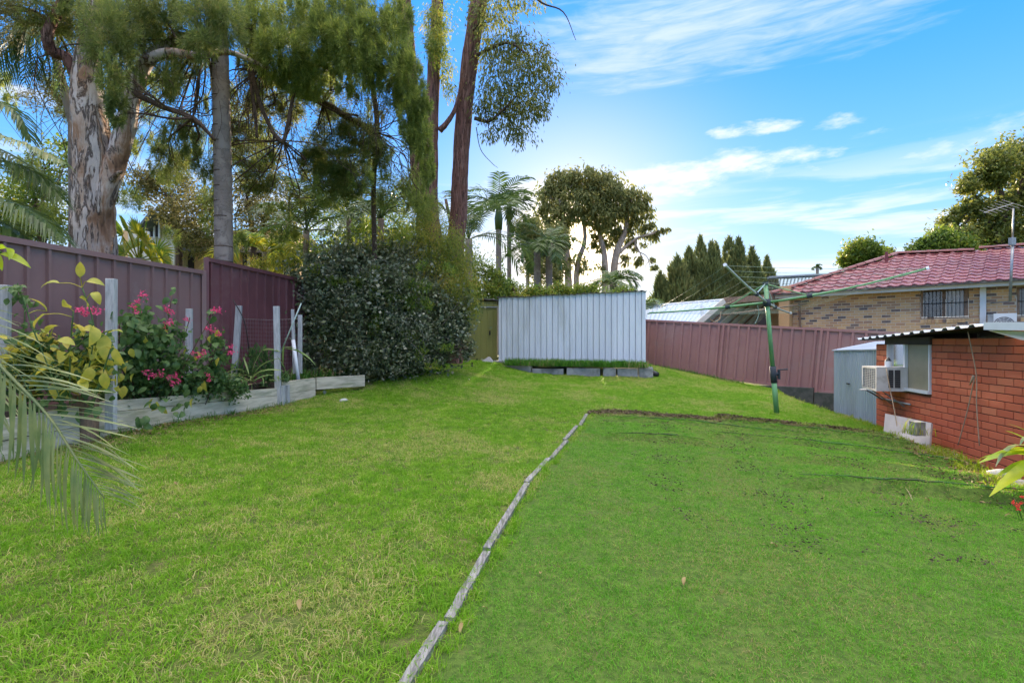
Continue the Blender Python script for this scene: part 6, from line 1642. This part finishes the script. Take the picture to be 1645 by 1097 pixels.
reg = [(222, 520, 28, 42, 70), (262, 545, 34, 46, 80), (235, 590, 40, 38, 60), (295, 600, 34, 36, 40), (345, 560, 22, 50, 34), (340, 515, 16, 22, 12), (200, 555, 16, 60, 20)]
n_l = 0
for (a, b, rx, ry, n) in reg:
    for i in range(n):
        x, y = random.gauss(a, rx*.5), random.gauss(b, ry*.5)
        if y > 655 or x < 184: continue
        if n_l >= 278: break
        n_l += 1
        place("leaf", random.choice(gl2), t, W(x, y, py_depth(x)+random.uniform(-.18, .25)), (random.uniform(-1, 1), random.uniform(-1, .3), random.uniform(-1.1, .35)), random.uniform(.75, 1.35), random.uniform(-1, 1))
for (x, y) in ((286, 655), (293, 650), (301, 652), (280, 662), (295, 662), (304, 645), (250, 648), (258, 652), (244, 645), (262, 640), (228, 672), (236, 668), (224, 678), (240, 676), (231, 683), (220, 670), (282, 468), (276, 462), (270, 478), (284, 480)):
    place("leaf", random.choice(gl2), t, W(x, y, py_depth(x)-.22 if y > 600 else py_depth(x)), (random.uniform(-1, 1), -.6, random.uniform(-1, .1)), random.uniform(.8, 1.3), random.uniform(-1, 1))
n_l = 0
yl2 = [mats_on(blade_mesh("leaf", .10, .060, c_, 4, .25, .05, .42), LM['yellowleaf']) for c_ in (.8, 1.5)]
for (a, b) in ((205,580),(195,600),(215,600),(190,570),(252,645),(262,655),(246,640),(338,540),(350,530),(318,565),(322,620),(328,612),(310,640),(210,560),(185,600),(200,620),(300,560),(270,520),(233,540),(352,575)):
    place("leaf", random.choice(yl2), t, W(a, b, py_depth(a)-.12), (random.uniform(-.6, .6), -.5, -1), random.uniform(.9, 1.4), random.uniform(-1, 1))
FLW = [(230,474),(222,484),(214,492),(218,500),(268,497),(275,502),(272,517),(268,524),(236,600),(246,603),(258,600),(270,606),(282,604),(286,612),(276,616),(344,497),(352,499),(334,527),(342,531),(352,536),(310,567),(318,571),(326,566),(372,557),(372,566),(334,603),(336,610),(300,513),(128,497),(136,502),(148,501),(156,499),(151,532),(152,540)]
def flower_mesh(name, n=22, r=.036):
    C = rng.normal(size=(n, 3))*r*.55; me = leafmesh(name, C, rng.normal(size=(n, 3)), .026, .018); return me
fms = [mats_on(flower_mesh("flower_cluster"), M['pink']) for _ in range(4)]
for (a, b) in FLW:
    Y_ = py_depth(a)-.16 if a > 170 else 5.0
    place("flower_cluster", random.choice(fms), t, W(a, b, Y_), (1, 0, 0), random.uniform(.8, 1.25), random.uniform(0, 3))
mass = [(tuple(W(a, b, py_depth(a)+.15)), (rx*py_depth(a)/FPX, .18, ry*py_depth(a)/FPX), 1.0) for (a, b, rx, ry) in ((218,540,26,46),(205,590,24,36),(262,560,34,44),(240,600,34,30),(300,600,30,28),(345,575,16,40),(338,610,24,20))]
tag(crown(t, LM['greenleaf'], mass, 2600, .075, .046, 'random', name='dense_foliage', per=14, sig=.2), kind='stuff')
# filler twigs at the foot of the bed
CF = [(tuple(W(a, 625, py_depth(a)+.35)), (.35, .2, .16), 1.0) for a in (195, 235, 275, 315, 355)]
t2 = thing("bed_undergrowth", "dark tangled undergrowth at soil level beneath the pink flowers", "undergrowth", (W(275, 640, 6.5).x, 6.4, .9))
crown(t2, LM['greenleaf'], CF, 5200, .055, .034, "random", name="foliage", per=30)

# --- strap-leaved plants
sl_ = [mats_on(blade_mesh("leaf", .55, .045, c_, 8, .4, .05, .5), LM['strap']) for c_ in (.4, 1.1, 1.9)]
SP = [("strap-leaved plant with pale arching leaves, left one beside the tallest stake", [(405,600,.15,1,.75,0),(408,600,.5,.9,.9,1),(405,605,1,.75,.9,1),(400,602,-.4,1,.6,0),(400,610,-1,.45,.8,0),(402,612,.2,-.4,.5,1),(410,605,.8,.3,.6,2),(398,600,-1,.9,.8,2)], 7.6),
      ("strap-leaved plant right behind the tallest stake, with a long yellow-green leaf bending down right", [(452,560,.9,.35,1.0,2),(450,565,-1,.35,1.0,1),(456,560,.9,.0,1.1,1),(455,585,.1,1,.7,0),(460,600,-.3,1,.6,0),(468,605,.3,1,.3,0)], 8.1),
      ("low strap-leaved clump hanging over the wall before the strap-leaved plant", [(362,600,-1,.4,.6,0),(366,606,.9,-.2,.6,1),(352,610,-.8,-.3,.6,1),(370,598,.4,.8,.5,0),(385,612,.9,.3,.6,1)], 7.3)]
for (lb, lv, Y_) in SP:
    t = thing("strap_leaved_plant", lb, "plant", tuple(W(lv[0][0], 618, Y_)), "strap-leaved plants in the garden bed")
    for (a, b, dx_, dz_, s_, c_) in lv: place("leaf", sl_[c_], t, W(a, b, Y_), (dx_, random.uniform(-.4, .3), dz_), s_, random.uniform(-.8, .8))
    for i in range(6): place("leaf", sl_[random.randint(0, 2)], t, W(lv[0][0]+random.uniform(-8, 8), 612, Y_), (random.uniform(-1, 1), random.uniform(-.7, .7), random.uniform(.3, 1)), random.uniform(.3, .6), random.uniform(-1, 1))

t = thing("leafy_weed", "low leafy green plant filling the bed between the two stakes with wire netting", "plant", tuple(W(425, 618, 8.3)))
WC = [(tuple(W(a, b, 8.3)), (rx*8.3/FPX, .2, ry*8.3/FPX), 1.0) for (a, b, rx, ry) in ((392,600,16,18),(420,598,18,22),(452,600,14,16),(430,575,10,18),(405,570,8,16))]
tag(crown(t, LM['greenleaf'], WC, 900, .085, .035, "up", name="foliage", per=14, sig=.25), kind="stuff")
# --- sword-leaved plant at the right edge
cl_ = [mats_on(blade_mesh("leaf", .62, .062, c_, 8, .35, .04, .5), LM['cordy']) for c_ in (.5, 1.0, 1.5)]
pal = [mats_on(blade_mesh("dry_leaf", .5, .03, c_, 8, .4, .05, .5), LM['silver']) for c_ in (1.3,)]
hub2 = W(1690, 745, 4.3); hub2.z = max(hub2.z, .35)
t = thing("sword_leaved_plant", "plant with long glowing yellow-green sword leaves entering at the right edge", "plant", (hub2.x, hub2.y, .26))
MB().tube([(hub2.x, hub2.y, .1), hub2], .03, 8).build("stem", M['twig'], t)
for (px, py, c_, Yo) in ((1574,704,0,-.1),(1600,690,0,-.3),(1612,735,0,-.25),(1625,700,1,-.35),(1640,680,0,-.1),(1660,670,1,0),(1700,660,1,.1),(1598,748,0,.15),(1740,700,0,0),(1640,745,1,-.5),(1720,740,1,-.4)):
    e_ = W(px, py, 4.3+Yo); place("leaf", cl_[c_], t, hub2+Vector((0, 0, .02)), (e_-hub2)+Vector((0, 0, .12*c_)), ((e_-hub2).length/.58), random.uniform(-.5, .5))
for (px, py) in ((1580, 690), (1622, 668)):
    e_ = W(px, py, 4.1); place("dry_leaf", pal[0], t, hub2, (e_-hub2)+Vector((0, 0, .35)), (e_-hub2).length/.42, .3)
# red flowers poking in lower right
t = thing("red_flowers", "small red flowers with little leaves at the right edge of the turf", "flower", tuple(G(3.9, 3.75)))
for (px, py) in ((1628, 806), (1634, 812), (1642, 798), (1640, 808), (1650, 790), (1655, 815), (1637, 818)):
    fl = flower_mesh("flower_cluster", 12, .018); mats_on(fl, M['redfl']); p = W(px, py, 3.75)
    place("flower_cluster", fl, t, p, (1, 0, 0), .6, random.uniform(0, 3))
    MB().tube([p, Vector((p.x+.12, p.y+.05, p.z-.22))], .002, 3).build("stem", LM['greenleaf'], t)

# --- loose weeds, stones and litter
def tuft_field(name, pts, h, w, n, mat, lean=.8, spread=.06, parent=None):
    Vs, Fs = [], []; off = 0
    for (x, y, z) in pts:
        r = rng; c = np.array([x, y, z-.01])+np.stack([r.normal(0, spread, n), r.normal(0, spread, n), np.zeros(n)], -1)
        ph = r.uniform(0, 6.283, n); th = r.uniform(0, 6.283, n); hh = h*r.uniform(.35, 1.15, n); ln = lean*r.uniform(.1, 1.2, n)
        side = np.stack([np.cos(th), np.sin(th), 0*th], -1)*(w*r.uniform(.6, 1.2, n))[:, None]/2; dv = np.stack([np.cos(ph), np.sin(ph), 0*ph], -1)
        mid = c+dv*(hh*ln*.3)[:, None]+np.array([0, 0, 1])*(hh*.6)[:, None]; tip = c+dv*(hh*ln)[:, None]+np.array([0, 0, 1])*(hh*np.clip(1.05-ln*.4, .2, 1))[:, None]
        Vs.append(np.stack([c-side, c+side, mid+side*.8, mid-side*.8, tip+side*.1, tip-side*.1], 1).reshape(-1, 3))
        b = off+(np.arange(n)*6)[:, None]; Fs.append(np.concatenate([b+np.array([0, 1, 2, 3]), b+np.array([3, 2, 4, 5])], 0)); off += n*6
    return tag(link(name, arr_mesh(name, np.concatenate(Vs), np.concatenate(Fs)), mat, parent), kind="stuff")
pts = []
for i in range(280):
    f_ = random.random(); x = -.1+3.4*f_; y = 13.25-.62*f_-.0+random.uniform(-.22, .28)*(1-.3*f_); pts.append((x, min(y, 13.7-.17*x), 1.0-.03*f_))
tuft_field("tall_grass", pts, .20, .010, 34, M['tallgrass'], .9, .06)
pts = [(x, y, float(gz(x, y))) for y in np.arange(2.6, 8.4, .13) for x in [float(bedx(y))+random.uniform(.02, .14)] if random.random() < .75]
tuft_field("wall_foot_weeds", pts, .13, .007, 26, M['tallgrass'], 1.1, .045)
pts = [(x, y, float(gz(x, y))) for y in np.arange(4.0, 8.4, .05) for x in [float(bedx(y))+abs(random.gauss(.0, .28))+.03]]
tuft_field("wall_foot_dry_grass", pts, .045, .006, 22, M['drygrass'], 2.2, .07)
pts = [(x, y, .93) for y in np.arange(8.6, 11.4, .12) for x in [float(bedx(y))-random.uniform(.05, .5)]]
tuft_field("bed_end_grass", pts, .22, .012, 26, M['tallgrass'], .9, .08)
pts = []
for i in range(330):
    y = 1.7+6.3*random.random()**1.0; x = float(edge_x(y))+random.choice((-1, 1))*random.uniform(.028, .08)*(.1 if math.sin(y*5.3)+math.sin(y*11.7) > 1.0 else 1); pts.append((x, y, float(gz(x, y))))
tuft_field("edging_grass", pts, .062, .005, 36, M['grass'], 1.2, .025)
pts = []
for i in range(420):
    f_ = random.random(); x = 1.25+4.1*f_; y = float(turf_far(x))+random.gauss(-.05, .12); pts.append((x, y, float(gz(x, y))))
tuft_field("turf_edge_straw", pts, .035, .007, 26, M['drygrass'], 2.4, .08)
pts = []
for i in range(150):
    y = random.uniform(4.4, 7.6); x = float(xright(y))-abs(random.gauss(.0, .13)); pts.append((x, y, float(gz(x, y))))
tuft_field("bank_weeds", pts, .11, .009, 24, M['weedlit'], 1.2, .05)
pts = []
for i in range(70):
    y = random.uniform(7.6, 12.6); x = float(xright(y))-abs(random.gauss(.0, .05)); pts.append((x, y, float(gz(x, y))))
tuft_field("bank_grass", pts, .07, .008, 26, M['weedlit'], 1.1, .06)
bxy = W(1474, 680, 6.3)
tuft_field("block_weeds", [(bxy.x+random.uniform(-.16, .12), 6.3+random.uniform(-.1, .1), bxy.z-.12) for i in range(6)], .20, .009, 9, M['weedlit'], .6, .04)
pts = []
for i in range(46):
    f_ = i/45; x = 3.6+2.6*f_; y = 15.9-(x-4.23)*.835-.25; pts.append((x, y-.05, float(gz(x, y-.05))))
tuft_field("fence_foot_grass", pts, .14, .010, 26, M['tallgrass'], 1.0, .08)
pts = []
for P, h, w in FOLDS:
    for (x0, y0), (x1, y1) in zip(P[:-1], P[1:]):
        for i in range(16):
            f_ = random.random(); x = x0+(x1-x0)*f_+random.gauss(0, .03); y = y0+(y1-y0)*f_-.09+random.gauss(0, .03)
            pts.append((x, y, float(gz(x, y))))
tuft_field('fold_straw', pts, .022, .006, 14, M['drygrass'], 2.4, .05)
n = 5200; xx = rng.uniform(1.2, 5.35, n); yy = turf_far(xx)+rng.normal(-.02, .075, n)+.05*np.sin(xx*4); zz = gz(xx, yy)+rng.uniform(.012, .030, n)
C = np.stack([xx, yy, zz], -1)
LM['mulch'] = mat_leaf('bark_mulch', [(0.05, 0.035, 0.022), (0.12, 0.085, 0.045), (0.30, 0.24, 0.12)], .1, .8, 9)
tag(link("mulch_strip", leafmesh("mulch_strip", C, rng.normal(size=C.shape)*np.array([1, 1, .25]), .06*rng.uniform(.3, 1.3, n), .018), LM['mulch']), kind="stuff")
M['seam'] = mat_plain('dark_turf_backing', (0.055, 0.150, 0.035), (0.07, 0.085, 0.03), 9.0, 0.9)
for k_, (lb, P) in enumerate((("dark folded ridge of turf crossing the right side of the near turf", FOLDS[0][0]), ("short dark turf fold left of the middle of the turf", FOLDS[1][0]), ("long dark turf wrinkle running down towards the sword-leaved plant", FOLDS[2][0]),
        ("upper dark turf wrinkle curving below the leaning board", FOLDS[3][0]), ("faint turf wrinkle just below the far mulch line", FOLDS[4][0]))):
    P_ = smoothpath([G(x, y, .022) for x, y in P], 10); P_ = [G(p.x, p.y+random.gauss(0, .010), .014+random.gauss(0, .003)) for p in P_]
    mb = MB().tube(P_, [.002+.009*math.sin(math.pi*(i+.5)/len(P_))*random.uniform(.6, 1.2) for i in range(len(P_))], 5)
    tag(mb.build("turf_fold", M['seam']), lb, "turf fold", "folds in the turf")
# mulch crumbs and leaf litter on the turf
n = 20000
yy = rng.uniform(3.0, 7.9, n); xx = rng.uniform(0, 1, n); xx = 5.2-(xx**1.8)*4.0
k_ = (xx < xright(yy)-.02) & (xx > edge_x(yy)+.3) & (yy < turf_far(xx)+.1)
cl_n = (np.sin(xx*5.1+yy*2.3)*np.sin(yy*4.3-xx*1.7)+.5*np.sin(xx*13+yy*7)*np.sin(yy*11-xx*9)+rng.normal(0, .3, n)) > .42
k_ &= cl_n
xx, yy = xx[k_], yy[k_]; zz = gz(xx, yy)+.024
C = np.stack([xx, yy, zz], -1); Dv = rng.normal(size=C.shape)*np.array([1, 1, .25])
tag(link("mulch_crumbs", leafmesh("mulch_crumbs", C, Dv, .022*rng.uniform(.3, 1.6, len(xx)), .011), M['crumb']), kind="stuff")
n = 900; yy = rng.uniform(4.2, 6.8, n); xx = xright(yy)-np.abs(rng.normal(0, .22, n)); zz = gz(xx, yy)+.02
C = np.stack([xx, yy, zz], -1)
LM['litter'] = mat_leaf('leaf_litter', [(0.11, 0.07, 0.03), (0.27, 0.19, 0.08), (0.44, 0.34, 0.16)], .2, .7, 9)
tag(link("leaf_litter", leafmesh("leaf_litter", C, rng.normal(size=C.shape)*np.array([1, 1, .3]), .06*rng.uniform(.4, 1.3, n), .022), LM['litter']), kind="stuff")
n = 700; yy = rng.uniform(4.6, 8.2, n); xx = bedx(yy)+.04+np.abs(rng.normal(0, .16, n)); zz = gz(xx, yy)+.02
C = np.stack([xx, yy, zz], -1)
tag(link("wall_foot_litter", leafmesh("wall_foot_litter", C, rng.normal(size=C.shape)*np.array([1, 1, .3]), .05*rng.uniform(.4, 1.3, n), .02), LM['litter']), kind="stuff")
def rock(label, p, r, mat='stone', sq=.6, name="stone"):
    import bmesh
    bm = bmesh.new(); bmesh.ops.create_icosphere(bm, subdivisions=2, radius=r)
    for v in bm.verts:
        v.co *= 1+random.uniform(-.12, .12); v.co.z *= sq
    me = bpy.data.meshes.new(name); bm.to_mesh(me); bm.free()
    o = link(name, me, M[mat], None, loc=p, rot=(0, 0, random.uniform(0, 6)), smooth=True); return tag(o, label, "stone")
def gp_(px, py, Y, dz=0.0):
    p = W(px, py, Y); return G(p.x, p.y, dz)
rock("pale flat stone lying on the lawn beyond the end of the sleeper wall", gp_(552, 656, 8.7, .01), .075)
rock("rounded grey stone half buried beside the sword-leaved plant", gp_(1612, 735, 4.95, .03), .13, 'stone', .7)
rock("flat grey stone at the turf edge close to the brick wall", gp_(1530, 715, 6.0, .03), .10, 'concrete', .5)
rock("long dark stone in the weeds near the right frame edge", gp_(1640, 755, 4.7, .03), .12, 'concrete', .4)
rock("small pale stone on the left lawn below the hanging frond", gp_(78, 772, 4.6, .01), .018)
dl = [mats_on(blade_mesh("fallen_leaf", .11, .035, c_, 5, .5, .05, .45), LM['litter']) for c_ in (.6, 1.2)]
lb_ = [("curled tan fallen leaf on the turf beside the near end of the timber strip", 742, 1010, .8), ("dry fallen leaf against the timber strip just above the near one", 775, 985, .5), ("flat dry leaf on the near turf right of the timber strip", 868, 930, .8), ("long dry leaf lying across the middle of the turf", 1238, 880, 1.0),
       ("thin dry stalk-like leaf in the middle of the turf", 1100, 935, .9), ("pale fallen leaf on the turf near the red flowers", 1625, 832, .8), ("small pale leaf on the turf under the rotary hoist", 1210, 737, .7), ("pale dry leaf at the right of the turf near the ridge", 1486, 806, .9), ("yellow leaf on the left lawn beyond the hanging frond", 280, 780, .7),
       ("tiny yellow leaf in the middle of the left lawn", 822, 878, .6), ("dull leaf on the left lawn close to the frame bottom", 480, 972, 1.0), ("reddish fallen leaf on the lawn left of the hoist pole", 1033, 631, .8), ("pale scrap lying on the lawn before the concrete edging", 905, 610, .8), ("second pale scrap farther right before the concrete edging", 960, 617, .7)]
for k, (lb, px, py, s_) in enumerate(lb_):
    Y_ = 1.28*FPX/(py-CPY)
    for _i in range(4):
        p = W(px, py, Y_); h_ = EYE-float(gz(p.x, p.y)); Y_ = h_*FPX/(py-CPY)
    p = W(px, py, Y_)
    o = bpy.data.objects.new("fallen_leaf", dl[k % 2]); COL.objects.link(o); o.location = G(p.x, p.y, .03); o.rotation_euler = (random.uniform(-.3, .3), 0, random.uniform(0, 6)); o.scale = (s_*.7, s_*.7, s_*.7)
    tag(o, lb, "leaf", "fallen leaves on the grass")
for k, (lb, A, B) in enumerate((("long pale straw stalk lying on the right of the turf", (1436, 772), (1466, 803)),)):
    def on(px, py):
        Y_ = 5
        for _i in range(5):
            p = W(px, py, Y_); Y_ = (EYE-.03-float(gz(p.x, p.y)))*FPX/(py-CPY)
        return W(px, py, Y_)
    a, b = on(*A), on(*B)
    tag(MB().tube(smoothpath([a, a.lerp(b, .5)+Z*.01+Vector((.03, 0, 0)), b], 4), .0018, 4).build("straw_stalk", M['rope']), lb, "stalk")
for k, (lb, A, B, Y_) in enumerate((("bare curved twig hanging over the pink flowers", (400, 505), (440, 560), 8.0),)):
    pass
